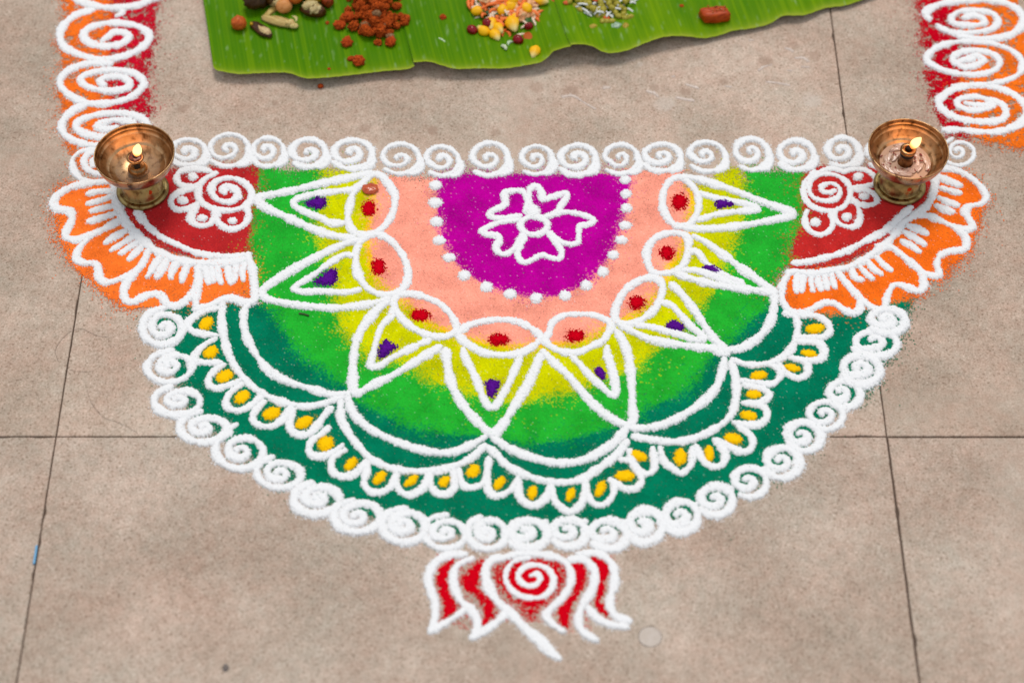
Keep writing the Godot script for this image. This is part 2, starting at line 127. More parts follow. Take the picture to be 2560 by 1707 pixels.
		["finger", "white", [["line", 5.7, [-207.4, -74.6, -207.8, -64, -206.4, -57.2]]]],
	]],
	["fan_petal", "orange petal with wavy white outline, right fan, uppermost beside the right lamp foot", "petal", "orange petals of the two side fans", [
		["outline", "white", [["line", 6.5, [342.9, -169.1, 349.1, -169.7, 358.3, -166.8, 367.7, -158.8, 374.5, -148.1, 375.3, -138.5, 370.2, -133, 361.3, -130.7, 357.1, -125.2, 358.8, -118.6, 361.3, -112, 358.1, -107.6, 348.9, -108.7, 337.8, -115.3, 328.2, -120.8, 319.8, -121.9]]]],
		["finger", "white", [["line", 7.3, [341, -161.1, 348.3, -156.6, 356.8, -152]]]],
		["finger", "white", [["line", 7.3, [342.1, -149.2, 348.7, -146.4, 355.3, -144.4]]]],
		["finger", "white", [["line", 7.3, [338.7, -139.1, 344.6, -135.2, 351.5, -131.9]]]],
		["finger", "white", [["line", 7.3, [336, -131.3, 340.3, -128, 346.4, -125.2]]]],
	]],
	["fan_petal", "orange petal with wavy white outline, right fan, second below the right lamp", "petal", "orange petals of the two side fans", [
		["outline", "white", [["line", 6.8, [345.8, -110.9, 351, -105.4, 354.1, -99.9, 353.8, -91.3, 349.4, -87, 338.1, -84.8, 330.7, -79.5, 328.3, -70.9, 329.5, -63.5, 325, -61.4, 317, -64.6, 309.7, -73, 301.5, -82.7, 294.7, -89.7, 284.7, -90.7]]]],
		["finger", "white", [["line", 6.6, [310.8, -110.9, 318, -107.6, 324.3, -103.2]]]],
		["finger", "white", [["line", 6.6, [307.4, -104.3, 313.7, -99.4, 321.3, -92.4]]]],
		["finger", "white", [["line", 6.6, [304.7, -95.1, 310.2, -91.3, 315.8, -85.4]]]],
	]],
	["fan_petal", "orange petal with wavy white outline, right fan, third, above a dark green patch", "petal", "orange petals of the two side fans", [
		["outline", "white", [["line", 6.3, [315.6, -66.5, 316.2, -58, 315.3, -50.7, 310.7, -47, 303.6, -50.2, 294.7, -53.3, 289.6, -48.6, 285.7, -39.2, 283.1, -30.9, 276.3, -29.9, 268, -37.1, 261.5, -46.5, 255.8, -55.9, 250.9, -66.5]]]],
		["finger", "white", [["line", 6.3, [282.9, -79.3, 286.9, -72.8, 291.7, -67.5]]]],
		["finger", "white", [["line", 6.3, [275.4, -76, 278.8, -68.6, 284.1, -63.3]]]],
		["finger", "white", [["line", 6.3, [268.6, -70.7, 272.5, -64.4, 277, -59.1]]]],
		["finger", "white", [["line", 6.3, [262.4, -67.5, 263.7, -60.1, 268.5, -58]]]],
	]],
	["fan_petal", "rounded orange petal of the right fan beside the green field", "petal", "orange petals of the two side fans", [
		["outline", "white", [["line", 6.8, [213.8, -64.4, 207.9, -53.8, 206.2, -42.3, 207.2, -34, 212.4, -26.8, 222.2, -25.8, 230.1, -30.9, 238, -35.6, 246.2, -34.6, 251.5, -29.4, 259.4, -25.8, 264.3, -29.9, 265.5, -37.1]]]],
		["finger", "white", [["line", 5.4, [220.1, -64.4, 218.5, -54.9, 217.7, -46]]]],
		["finger", "white", [["line", 5.4, [224.7, -64.4, 222.6, -53.8, 221.5, -46.5]]]],
		["finger", "white", [["line", 5.4, [230.7, -65.4, 229.8, -55.9, 230.3, -47]]]],
		["finger", "white", [["line", 5.4, [236.1, -65.4, 235.3, -55.9, 236.7, -48.6]]]],
		["finger", "white", [["line", 5.4, [241.3, -66.5, 240.9, -58, 241.4, -49.6]]]],
		["finger", "white", [["line", 5.4, [246.6, -65.4, 246.3, -58, 247.7, -50.7]]]],
	]],
	["fan_arc", "broad white arc between red and orange on the left fan", "arc line", "white arcs of the side fans", [
		["", "white", [["line", 7.5, [-318, -155.4, -314.4, -143, -311.2, -130.7, -305.4, -117.5, -296.7, -105.4, -286.1, -94, -273.2, -83.7, -255.5, -75.7, -238.4, -73.6, -221.6, -74.1, -205.1, -77.3]]]],
	]],
	["fan_arc", "thinner white arc across the red quarter under the left lamp", "arc line", "white arcs of the side fans", [
		["", "white", [["line", 6.1, [-296.6, -127.4, -289.3, -115.3, -276.8, -102.1, -261.3, -92.4, -243.6, -83.7, -226.4, -80.5, -213.8, -80.5, -203.8, -82.7]]]],
	]],
	["fan_arc", "broad white arc between red and orange on the right fan", "arc line", "white arcs of the side fans", [
		["", "white", [["line", 7, [339.4, -165.7, 335.4, -147.5, 328.9, -133, 319.1, -123, 307.7, -114.2, 300.6, -104.3, 290.7, -91.8, 279.6, -82.7, 268.6, -74.6, 257.1, -68.8, 244.2, -66.1, 231.4, -63.5, 219, -65.6, 213, -64.6]]]],
	]],
	["fan_arc", "thinner white arc across the red quarter under the right lamp", "arc line", "white arcs of the side fans", [
		["", "white", [["line", 6.4, [314.7, -129.6, 303.8, -117.5, 292.3, -106.5, 275.9, -95.6, 257.8, -84.8, 240.3, -78.4, 225.7, -74.6, 217.6, -74.1]]]],
	]],
	["powder_rosette", "white rosette of a spiral and four dotted petals beside the left lamp", "rosette", "white rosettes on the red quarters", [
		["spiral", "white", [["line", 6.1, [-228.5, -144.7, -230.6, -148.7, -226.5, -150.9, -220.1, -147.5, -217.8, -140.8, -223.4, -135.2, -233.1, -137.4, -239, -145.3, -238, -154.3, -228.9, -159.8, -217.5, -157.7, -209, -149.8, -206.5, -139.7, -211, -130.7, -222.7, -126.3, -236.6, -128.5, -246.8, -136.3, -249.5, -147.5, -246.1, -157.7, -237.2, -165.1]]]],
		["petal", "white", [["line", 6.1, [-241.8, -166.8, -253.4, -169.7, -265.3, -166.8, -268, -158.8, -263, -152, -254.2, -150.9, -248.4, -154.3]]]],
		["centre_dot", "white", [["mound", 0, [-250.7, -161.4, -251.3, -158.5, -253.4, -156.8, -256.1, -156.8, -258.6, -158.5, -259.7, -161.4, -259.1, -164.2, -257, -165.9, -254.2, -165.9, -251.8, -164.2]]]],
		["petal", "white", [["line", 6, [-250.6, -149.8, -259.9, -147.5, -268.8, -140.8, -269.7, -133, -264, -127.4, -254.6, -128.5, -249, -133]]]],
		["centre_dot", "white", [["mound", 0, [-256, -136.9, -256.7, -134.1, -259.1, -132.4, -262.2, -132.4, -264.8, -134.1, -266, -136.9, -265.4, -139.6, -263, -141.3, -259.9, -141.3, -257.3, -139.6]]]],
		["petal", "white", [["line", 6, [-248.9, -131.9, -252.4, -123, -251.7, -115.3, -244.4, -110.9, -236.9, -113.1, -233.3, -120.8, -234.7, -126.3]]]],
		["centre_dot", "white", [["mound", 0, [-238.9, -118.6, -239.6, -116, -241.9, -114.4, -245, -114.4, -247.6, -116, -248.8, -118.6, -248.1, -121.1, -245.8, -122.8, -242.7, -122.8, -240.1, -121.1]]]],
		["petal", "white", [["line", 6, [-231.3, -127.4, -232.2, -117.5, -226.4, -109.8, -218.5, -107.6, -210.3, -112, -207.6, -120.8, -210.1, -130.7]]]],
		["centre_dot", "white", [["mound", 0, [-215.4, -115.8, -216, -113.5, -218, -112, -220.6, -112, -222.9, -113.5, -223.9, -115.8, -223.3, -118.1, -221.3, -119.6, -218.6, -119.6, -216.4, -118.1]]]],
	]],
	["powder_rosette", "white rosette of a spiral and four dotted petals beside the right lamp", "rosette", "white rosettes on the red quarters", [
		["spiral", "white", [["line", 4.7, [256.2, -147, 251.6, -144.7, 246.6, -147, 247.1, -152, 255.1, -154.3, 260.7, -148.7, 258.1, -139.7, 250, -136.3, 239.9, -139.1, 236.3, -147.5, 238, -156.6, 246.4, -163.4, 257.7, -163.4, 266.6, -156.6, 269, -145.3, 264.3, -133, 255.1, -126.8, 243.1, -127.4, 234.3, -134.1, 231.7, -144.2, 233.5, -155.4, 242.4, -166.8]]]],
		["petal", "white", [["line", 5.1, [241.9, -161.1, 248.5, -167.4, 257.5, -169.7, 265.9, -166.3]]]],
		["centre_dot", "white", [["mound", 0, [254, -168, 253.9, -167.8, 253.9, -167.8, 253.7, -167.8, 253.7, -167.8, 253.6, -168, 253.7, -168.1, 253.8, -168.2, 253.9, -168.2, 254, -168.1]]]],
		["petal", "white", [["line", 5, [264.9, -165.7, 273.1, -169.1, 283.5, -168, 289.7, -161.1, 289, -154.3, 279.9, -150.9, 272, -149.8]]]],
		["centre_dot", "white", [["mound", 0, [281.4, -161.1, 280.2, -158.3, 277.7, -156.6, 274.7, -156.6, 272.5, -158.3, 271.9, -161.1, 273.1, -163.9, 275.7, -165.7, 278.6, -165.7, 280.8, -163.9]]]],
		["petal", "white", [["line", 5, [272.7, -147.5, 281.3, -147.5, 288.5, -141.9, 288.6, -135.2, 282.3, -131.9, 273.8, -133, 270, -138.5]]]],
		["centre_dot", "white", [["mound", 0, [284.1, -140.8, 282.9, -138.4, 280.4, -137, 277.5, -137, 275.2, -138.4, 274.6, -140.8, 275.7, -143.2, 278.3, -144.6, 281.2, -144.6, 283.4, -143.2]]]],
		["petal", "white", [["line", 5, [273.4, -129.6, 274.2, -120.8, 270.7, -112, 263.7, -109.8, 255.6, -114.2, 253.8, -121.9, 257, -128.5]]]],
		["centre_dot", "white", [["mound", 0, [267.9, -119.9, 266.8, -117.2, 264.4, -115.5, 261.6, -115.5, 259.6, -117.2, 259, -119.9, 260.1, -122.6, 262.5, -124.3, 265.2, -124.3, 267.3, -122.6]]]],
		["petal", "white", [["line", 5, [232.7, -126.3, 230.1, -116.4, 232.7, -106.5, 240.8, -102.1, 248.9, -106.5, 252.3, -115.3, 250.5, -124.1]]]],
		["centre_dot", "white", [["mound", 0, [243, -114.4, 241.8, -111.5, 239.2, -109.7, 236.1, -109.7, 233.8, -111.5, 233.1, -114.4, 234.3, -117.3, 237, -119.1, 240, -119.1, 242.4, -117.3]]]],
	]],
	["oval_petal", "white oval petal around a red dot, topmost at the left arm", "petal", "oval petals around the peach band", [
		["outline", "white", [["loop", 6.5, [-120, -152.8, -113.5, -162.4, -105.7, -163, -97.5, -151.7, -92.7, -139.3, -94.3, -123.7, -99.4, -111.6, -107.6, -103.4, -117.8, -101.7, -124.8, -106.1, -129.1, -117.1, -128.5, -130.4, -126.5, -142.6, -123.4, -150.5]]]],
		["red_dot", "red_grain", [["mound", 0, [-107.3, -128.7, -108.2, -124, -110.9, -121.1, -114.4, -121.1, -117.3, -124, -118.6, -128.7, -117.7, -133.4, -115, -136.3, -111.5, -136.3, -108.5, -133.4]]]],
	]],
	["oval_petal", "white oval petal around a red dot, second down the left arm", "petal", "oval petals around the peach band", [
		["outline", "white", [["loop", 6.6, [-115.9, -98.5, -107.6, -102.8, -99, -99.6, -90.2, -90.9, -82.9, -76.9, -80, -63.1, -82.1, -51.6, -88.6, -45.3, -96.8, -43.2, -105.3, -45.8, -113.1, -52.6, -119.5, -65.3, -121, -79.1, -119.8, -90.9]]]],
		["red_dot", "red_grain", [["mound", 0, [-97.6, -70.3, -98.5, -65.6, -101.3, -62.7, -104.8, -62.7, -107.7, -65.6, -109, -70.3, -108.1, -75.1, -105.4, -78, -101.9, -78, -98.9, -75.1]]]],
	]],
	["oval_petal", "white oval petal around a red dot, third from the left, just before the bottom", "petal", "oval petals around the peach band", [
		["outline", "white", [["loop", 6.4, [-87.5, -42.3, -78.4, -44.4, -68.4, -41.8, -55.7, -35.1, -47.3, -25.8, -42.1, -14.6, -42.9, -8.5, -49.3, -4.4, -59.2, -4.4, -69.9, -8.5, -80, -16.6, -86.9, -25.8, -90.2, -35.1]]]],
		["red_dot", "red_grain", [["mound", 0, [-61.7, -23.8, -63.1, -20.5, -67, -18.5, -71.8, -18.5, -75.8, -20.5, -77.4, -23.8, -76, -27, -72.1, -29, -67.2, -29, -63.3, -27]]]],
	]],
	["oval_petal", "white oval petal around a red dot, left of the two at the bottom", "petal", "oval petals around the peach band", [
		["outline", "white", [["loop", 6.1, [-39.6, -7.5, -32.3, -14.6, -20, -18.6, -6.8, -19.7, 4.8, -17.6, 14.6, -11.5, 21.1, -4.4, 19.4, 1.6, 12.9, 7.1, 4.7, 11.6, -9.1, 13.1, -21.4, 10.6, -29.6, 5.6, -37, -0.4]]]],
		["red_dot", "red_grain", [["mound", 0, [-2, -1.2, -3.5, 2, -7.5, 4, -12.5, 4, -16.5, 2, -18, -1.2, -16.5, -4.4, -12.5, -6.4, -7.5, -6.4, -3.5, -4.4]]]],
	]],
	["oval_petal", "white oval petal around a red dot, right of the two at the bottom", "petal", "oval petals around the peach band", [
		["outline", "white", [["loop", 6.2, [27.8, -7.5, 30.7, -17.1, 39.1, -23.5, 49.8, -24.8, 62.2, -23.8, 72, -19.1, 75.1, -13.5, 72.5, -7.5, 68.2, -0.4, 59, 5.6, 48.3, 10.6, 38.6, 10.1, 30.5, 6.1, 24.8, -0.4]]]],
		["red_dot", "red_grain", [["mound", 0, [55, -4.6, 53.6, -1.4, 49.9, 0.6, 45.5, 0.6, 41.9, -1.4, 40.6, -4.6, 42, -7.9, 45.7, -9.9, 50.1, -9.9, 53.7, -7.9]]]],
	]],
	["oval_petal", "white oval petal around a red dot, third from the right end", "petal", "oval petals around the peach band", [
		["outline", "white", [["loop", 6.6, [77.8, -21.7, 79.9, -34, 86.1, -46.5, 94.7, -54.9, 104.9, -59.6, 112.4, -58, 115.4, -50.7, 113.2, -39.2, 107.8, -28.9, 98.4, -19.7, 88.3, -15.6, 80.2, -17.6]]]],
		["red_dot", "red_grain", [["mound", 0, [101.3, -36.1, 100, -32.1, 96.7, -29.6, 92.8, -29.6, 89.8, -32.1, 88.7, -36.1, 90.1, -40.1, 93.3, -42.6, 97.2, -42.6, 100.3, -40.1]]]],
	]],
	["oval_petal", "white oval petal around a red dot, second down the right arm", "petal", "oval petals around the peach band", [
		["outline", "white", [["loop", 6.6, [105.6, -71.3, 104.4, -84.1, 109.6, -95.9, 118.3, -102.5, 129.5, -103.6, 136.9, -99.2, 137.2, -89.5, 134, -75.5, 127.7, -67, 117.4, -63.8, 109.1, -64.9]]]],
		["red_dot", "red_grain", [["mound", 0, [126.4, -83.8, 125, -79.6, 122, -77, 118.3, -77, 115.5, -79.6, 114.5, -83.8, 115.9, -87.9, 118.9, -90.5, 122.6, -90.5, 125.4, -87.9]]]],
	]],
	["oval_petal", "white oval petal around a red dot, topmost at the right arm", "petal", "oval petals around the peach band", [
		["outline", "white", [["loop", 6.5, [128.1, -111.2, 120.9, -122.2, 118.9, -134.4, 121.3, -147.9, 126.9, -157.5, 134.9, -160.3, 142.3, -153.5, 147, -143.4, 147.6, -131.1, 143.9, -118.9, 137.6, -111.8]]]],
		["red_dot", "red_grain", [["mound", 0, [139.1, -135, 137.6, -130.3, 134.3, -127.4, 130.4, -127.4, 127.3, -130.3, 126.4, -135, 127.8, -139.7, 131.1, -142.7, 135.1, -142.7, 138.1, -139.7]]]],
	]],
	["pointed_petal", "white pointed petal, topmost on the left, aimed at the left lamp rosette", "petal", "pointed petals around the peach band", [
		["outline", "white", [["line", 7.4, [-113.6, -164.7, -131.7, -159.6, -153.1, -153.9, -174.3, -147.1, -191.3, -142.6, -200.2, -139.8, -200.2, -134.3, -192.8, -128.1, -176.8, -119.3, -159.1, -109.4, -141.6, -101.7, -124.4, -98.5]]]],
		["inner_outline", "white", [["line", 6.4, [-124.2, -148.3, -139.6, -146, -159.3, -142.6, -171.5, -137, -172, -131.5, -162.6, -124.8, -151.1, -119.3, -142.2, -113.8, -132.8, -113.8]]]],
		["purple_dot", "purple_grain", [["mound", 0, [-164.8, -133.7, -159.9, -137.6, -152.3, -140.4, -146.9, -137, -147.4, -130.4, -154.1, -127.6, -160.3, -130.4]]]],
	]],
	["pointed_petal", "white pointed petal, second on the left, aimed at the square-ended orange petal", "petal", "pointed petals around the peach band", [
		["outline", "white", [["line", 7.2, [-120.9, -96.3, -130.1, -93.1, -144.9, -84.4, -165.1, -70.6, -181, -57.9, -189.6, -49.5, -191.3, -44.3, -186.4, -39.1, -175.4, -36, -157.2, -32.6, -136.4, -30.6, -119.9, -32.3, -104.8, -35.4, -95, -39.1]]]],
		["inner_outline", "white", [["line", 6.2, [-123.6, -81.2, -130.4, -81.8, -140.1, -74.8, -152.1, -63.1, -164, -53.1, -167, -48.4, -159.4, -46.3, -147, -46.9, -134.4, -45.8, -126.1, -45.8, -117, -48.4]]]],
		["purple_dot", "purple_grain", [["mound", 0, [-151.6, -54.7, -147, -62.1, -139.8, -68.4, -135.5, -67.4, -134.2, -57.9, -138.1, -52.6, -146.4, -52.6]]]],
	]],
	["pointed_petal", "white pointed petal, third from the left, aimed down and left", "petal", "pointed petals around the peach band", [
		["outline", "white", [["line", 7, [-94.8, -37.1, -101.2, -30.9, -107.4, -21.7, -113.5, -10.5, -117.1, 1.6, -118.4, 16.6, -118.1, 31.4, -117.1, 44.1, -113.3, 47, -101.6, 39.2, -89.8, 32.4, -76.4, 22.5, -63.7, 12.6, -54, 5.6]]]],
		["inner_outline", "white", [["line", 6, [-89.6, -32, -91.8, -22.7, -98.1, -14.6, -101, -4.4, -103, 6.6, -104.9, 17.6, -105.1, 23.5, -98.3, 22.5, -91.2, 16.6, -80, 9.6, -68.8, 2.6, -62.3, -0.4]]]],
		["purple_dot", "purple_grain", [["mound", 0, [-99.3, 16.6, -100.4, 9.6, -99, 3.6, -94.3, -1.4, -90.1, 1.6, -85.1, 4.6, -89.8, 10.6, -94.5, 14.6]]]],
	]],
	["pointed_petal", "white pointed petal, bottom one whose tip points straight down and slightly left", "petal", "pointed petals around the peach band", [
		["outline", "white", [["line", 6.9, [-49.9, 8.6, -47.6, 24.5, -44.9, 39.2, -40.3, 49.9, -34.5, 60.5, -27.2, 70, -20, 78.6, -13.6, 83.3, -12, 82.3, -6.5, 74.8, -1, 64.3, 5.4, 51.8, 11.9, 39.2, 17.6, 24.5, 21, 13.6]]]],
		["inner_outline", "white", [["line", 6, [-36.9, 7.6, -34.3, 16.6, -29.3, 27.5, -25.1, 39.2, -21.8, 49.9, -16.9, 59.5, -11.4, 57.6, -6.6, 48, -1.8, 37.3, 2.3, 25.5, 6.3, 14.6]]]],
		["purple_dot", "purple_grain", [["mound", 0, [-20.3, 38.2, -16.3, 35.3, -9, 36.3, -9.8, 42.1, -11.4, 47, -13.8, 51.8, -17.8, 50.9, -18.7, 45.1]]]],
	]],
	["pointed_petal", "white pointed petal, bottom right one, aimed down and right", "petal", "pointed petals around the peach band", [
		["outline", "white", [["line", 6.9, [23.1, 9.6, 32.7, 21.5, 42.3, 32.4, 50.9, 45.1, 60.2, 57.6, 69.5, 67.2, 80.4, 74.3, 86, 75.2, 88.5, 70, 88.5, 60.5, 88.6, 47, 88.3, 31.4, 87.2, 16.6, 84.4, 3.6, 79.1, -8.5]]]],
		["inner_outline", "white", [["line", 6, [45, 14.6, 51.3, 22.5, 58.4, 32.4, 66.2, 41.2, 73.3, 48.9, 76.5, 48, 76.1, 36.3, 74, 24.5, 71.5, 13.6, 71.3, 5.6]]]],
		["purple_dot", "purple_grain", [["mound", 0, [60.2, 26.5, 64.3, 23.5, 67.5, 25.5, 69.7, 32.4, 68, 35.3, 64.1, 32.4, 61.7, 29.4]]]],
	]],
	["pointed_petal", "white pointed petal, third from the right, aimed to lower right", "petal", "pointed petals around the peach band", [
		["outline", "white", [["line", 7.1, [123, -52.8, 130.8, -42.3, 137.7, -29.9, 144.3, -16.6, 150.2, -4.4, 157.7, 6.6, 159.1, 11.1, 154.3, 9.6, 148.7, 6.6, 136.6, 5.6, 120.4, 2.6, 104.2, -1.4, 94.6, -6.4, 82.5, -14.6]]]],
		["inner_outline", "white", [["line", 6.1, [114.8, -36.1, 121.3, -33, 128.2, -23.8, 135.1, -13.5, 142.1, -6.4, 144.3, -1.9, 136.9, -1.4, 127.3, -5.4, 115.2, -9.5, 104.7, -13, 94.9, -14.6]]]],
		["purple_dot", "purple_grain", [["mound", 0, [116.3, -14.6, 121.4, -19.7, 126.3, -17.6, 130.1, -12.5, 129.2, -9.5, 121, -9.5]]]],
	]],
	["pointed_petal", "white pointed petal, second on the right, aimed at the rounded orange petal", "petal", "pointed petals around the peach band", [
		["outline", "white", [["line", 7.2, [142.1, -100.3, 151.9, -93.8, 163.9, -81.9, 175.7, -70.2, 187.5, -58.6, 198.4, -48.1, 199, -44.9, 190.8, -47, 174.3, -49.1, 157.8, -52.3, 141.4, -57.5, 127.5, -62.8]]]],
		["inner_outline", "white", [["line", 6.2, [138.8, -86.2, 144.6, -84.1, 149.9, -74.4, 157, -67, 167.5, -59.6, 175.6, -55.4, 173.7, -52.3, 163.9, -56.5, 152.6, -62.8, 141.1, -67, 131.9, -67]]]],
		["purple_dot", "purple_grain", [["mound", 0, [146.3, -69.1, 151.5, -72.3, 156.5, -71.3, 162, -65.9, 160.1, -62.8, 154.4, -64.9]]]],
	]],
	["pointed_petal", "white pointed petal, topmost on the right, aimed at the right lamp rosette", "petal", "pointed petals around the peach band", [
		["outline", "white", [["line", 7.4, [134.9, -160.9, 147, -159.2, 164, -152.4, 180.8, -144.5, 197.4, -135.5, 214, -127.8, 220.5, -123.9, 218.6, -120.6, 208.9, -117.8, 191.5, -113.4, 174.2, -110.1, 157, -107.9, 135.7, -108.5]]]],
		["inner_outline", "white", [["line", 6.4, [149.6, -144.5, 158.9, -140, 171.6, -136.7, 184.3, -133.3, 192.7, -130, 191.6, -126.6, 179.5, -125.5, 164.7, -123.3, 151.6, -118.9, 147.2, -116.7]]]],
		["purple_dot", "purple_grain", [["mound", 0, [161.2, -135.5, 167.4, -137.8, 175.8, -134.4, 175.6, -132.2, 168.6, -130, 161.6, -128.3]]]],
	]],
	["double_arc", "pair of white arcs with dark green between, leftmost, below the square-ended orange petal", "arc lines", "double arcs around the green field", [
		["inner_line", "white", [["line", 6.8, [-195.9, -38.8, -202.7, -30.6, -203.4, -19.3, -199.8, -4, -191.1, 13, -180.2, 27.8, -166.7, 36.7, -148.6, 43.5, -132.2, 48.8, -120.3, 47.4]]]],
		["outer_line", "white", [["line", 6.5, [-220.4, -34.7, -219.9, -19.3, -217, -4, -212.4, 11, -204.7, 25.9, -193, 40.6, -176.1, 52.2, -155.6, 58.9, -139.8, 57, -124.9, 50.3]]]],
	]],
	["double_arc", "pair of white arcs with dark green between, second from the left", "arc lines", "double arcs around the green field", [
		["inner_line", "white", [["line", 6.6, [-121.3, 47.8, -119.2, 58.4, -114, 68, -102.4, 79.4, -87.8, 87.8, -70.2, 95.3, -53.6, 99, -41.1, 98.1, -28.5, 91.6, -19.9, 85.9]]]],
		["outer_line", "white", [["line", 6.3, [-125.8, 54.6, -125.1, 68.9, -118.9, 82.2, -111.2, 93.4, -101.3, 104.6, -87.7, 111.9, -73.6, 114.7, -54.1, 114.2, -38.5, 109.2, -28.4, 102.7, -19.9, 93.4]]]],
	]],
	["double_arc", "pair of white arcs with dark green between, third, at the very bottom", "arc lines", "double arcs around the green field", [
		["inner_line", "white", [["line", 6.6, [-12.8, 86.9, -3.3, 94.4, 8.5, 100.9, 24.1, 106.4, 35.8, 107.8, 51.6, 105.5, 70.1, 93.7, 78.3, 85.3, 83.3, 77.8]]]],
		["outer_line", "white", [["line", 6.3, [-16.7, 95.3, -11.2, 100.9, -3.3, 110.1, 12.3, 119.3, 27.8, 123.8, 41.8, 123.8, 51.2, 121.1, 57.8, 115.9, 67.4, 108.5, 76.2, 100.2, 83.7, 89]]]],
	]],
	["double_arc", "pair of white arcs with dark green between, fourth, lower right", "arc lines", "double arcs around the green field", [
		["inner_line", "white", [["line", 6.7, [85.7, 77.8, 98.3, 77.8, 110.4, 74.9, 122.6, 68.3, 135, 59.7, 146, 49.1, 153.1, 37.4, 157.2, 23.7, 158.5, 16.7]]]],
		["outer_line", "white", [["line", 6.4, [88.6, 85.3, 101.9, 88.1, 117.6, 90, 133.6, 86.2, 147.4, 78.7, 157.5, 70.2, 162.9, 60.6, 165.5, 46.2, 165.6, 31.5, 163.2, 19.7]]]],
	]],
	["double_arc", "pair of white arcs with dark green between, rightmost, below the rounded orange petal", "arc lines", "double arcs around the green field", [
		["inner_line", "white", [["line", 6.9, [160.5, 8.6, 172.1, 6.6, 183.3, -1.4, 192.2, -11.5, 197.2, -22.7, 199.9, -36.1, 200.1, -44.4]]]],
		["outer_line", "white", [["line", 6.5, [164.8, 17.6, 175.1, 21.5, 187.3, 21.5, 198.1, 17.6, 207.7, 9.6, 213.6, -2.4, 215.9, -14.6, 214.5, -22.7, 207.3, -25.8]]]],
	]],
	["small_scallop", "small white scallop around a yellow drop, first from the left end of its row", "scallop", "small scallops with yellow drops", [
		["outline", "white", [["line", 6.1, [-223.4, -30.6, -231.5, -29, -240.1, -23.4, -244.8, -17.2, -243, -10.6, -233.6, -6.6, -222.8, -5.1]]]],
		["yellow_drop", "yellow_grain", [["mound", 0, [-226.1, -21, -225.2, -17.2, -226.6, -13.1, -229.7, -10.1, -233.4, -9.5, -236.2, -11.5, -237.1, -15.2, -235.8, -19.4, -232.7, -22.3, -229, -22.9]]]],
	]],
	["small_scallop", "small white scallop around a yellow drop, second from the left end of its row", "scallop", "small scallops with yellow drops", [
		["outline", "white", [["line", 6, [-223.3, -2, -231, 4, -236.7, 12, -236.2, 18, -228.7, 19.9, -217.3, 19.9]]]],
		["yellow_drop", "yellow_grain", [["mound", 0, [-220.5, 5.9, -219.6, 9.5, -221, 13.6, -224, 16.4, -227.7, 17, -230.5, 15.1, -231.4, 11.4, -230, 7.4, -226.9, 4.5, -223.3, 3.9]]]],
	]],
	["small_scallop", "small white scallop around a yellow drop, third from the left end of its row", "scallop", "small scallops with yellow drops", [
		["outline", "white", [["line", 6, [-214.7, 21.9, -220.1, 25.9, -224.6, 33.7, -224.1, 39.6, -218.5, 43, -209.1, 40.1, -201.5, 35.7]]]],
		["yellow_drop", "yellow_grain", [["mound", 0, [-206.6, 28.4, -206.4, 32.2, -208.8, 36, -212.7, 38.3, -216.8, 38.4, -219.4, 36.1, -219.6, 32.3, -217.3, 28.5, -213.4, 26.1, -209.3, 26.1]]]],
	]],
	["small_scallop", "small white scallop around a yellow drop, fourth from the left end of its row", "scallop", "small scallops with yellow drops", [
		["outline", "white", [["line", 5.9, [-200.3, 39.6, -207.8, 46.9, -210.3, 55.1, -207.4, 60.8, -200.1, 62.8, -191.6, 58.4, -185, 50.3]]]],
		["yellow_drop", "yellow_grain", [["mound", 0, [-193.2, 45.8, -192.5, 49.5, -194.1, 53.6, -197.4, 56.6, -201.2, 57.4, -204, 55.6, -204.8, 52, -203.2, 47.9, -199.9, 44.8, -196, 44]]]],
	]],
	["small_scallop", "small white scallop around a yellow drop, fifth from the left end of its row", "scallop", "small scallops with yellow drops", [
		["outline", "white", [["line", 5.9, [-182.3, 55.1, -188.1, 62.8, -189.1, 70.9, -183.1, 76.1, -174.4, 76.1, -166.9, 69.4, -162.7, 60.8]]]],
		["yellow_drop", "yellow_grain", [["mound", 0, [-168.9, 62, -169.1, 65.6, -171.9, 69.1, -176.3, 71.1, -180.5, 70.8, -183, 68.3, -182.8, 64.6, -180, 61.2, -175.6, 59.2, -171.4, 59.5]]]],
	]],
	["small_scallop", "small white scallop around a yellow drop, sixth from the left end of its row", "scallop", "small scallops with yellow drops", [
		["outline", "white", [["line", 5.9, [-160.2, 61.8, -162.1, 70.4, -161.6, 78, -156.5, 83.2, -148.6, 83.2, -142.6, 77, -137.6, 67.5, -133.2, 60.8]]]],
		["yellow_drop", "yellow_grain", [["mound", 0, [-145.2, 69.1, -145.1, 72.6, -147.6, 76.2, -151.5, 78.5, -155.5, 78.6, -158, 76.4, -158, 72.9, -155.6, 69.3, -151.7, 67, -147.7, 66.9]]]],
	]],
	["small_scallop", "small white scallop around a yellow drop, seventh from the left end of its row", "scallop", "small scallops with yellow drops", [
		["outline", "white", [["line", 5.8, [-133.8, 77.5, -138.2, 83.1, -144.3, 87.8, -147, 94.4, -145.1, 100.4, -137.9, 102.3, -130.2, 99.5, -122.7, 92.5]]]],
		["yellow_drop", "yellow_grain", [["mound", 0, [-128.4, 88.3, -128.2, 92.6, -130.5, 96.2, -134.4, 97.9, -138.3, 97, -140.9, 93.9, -141, 89.6, -138.7, 85.9, -134.9, 84.2, -130.9, 85.1]]]],
	]],
	["small_scallop", "small white scallop around a yellow drop, eighth from the left end of its row", "scallop", "small scallops with yellow drops", [
		["outline", "white", [["line", 5.8, [-120.9, 97.2, -128.5, 102.7, -130, 110.1, -127.8, 116.1, -120.6, 119.3, -112.9, 117, -107.7, 111, -105.5, 107.3]]]],
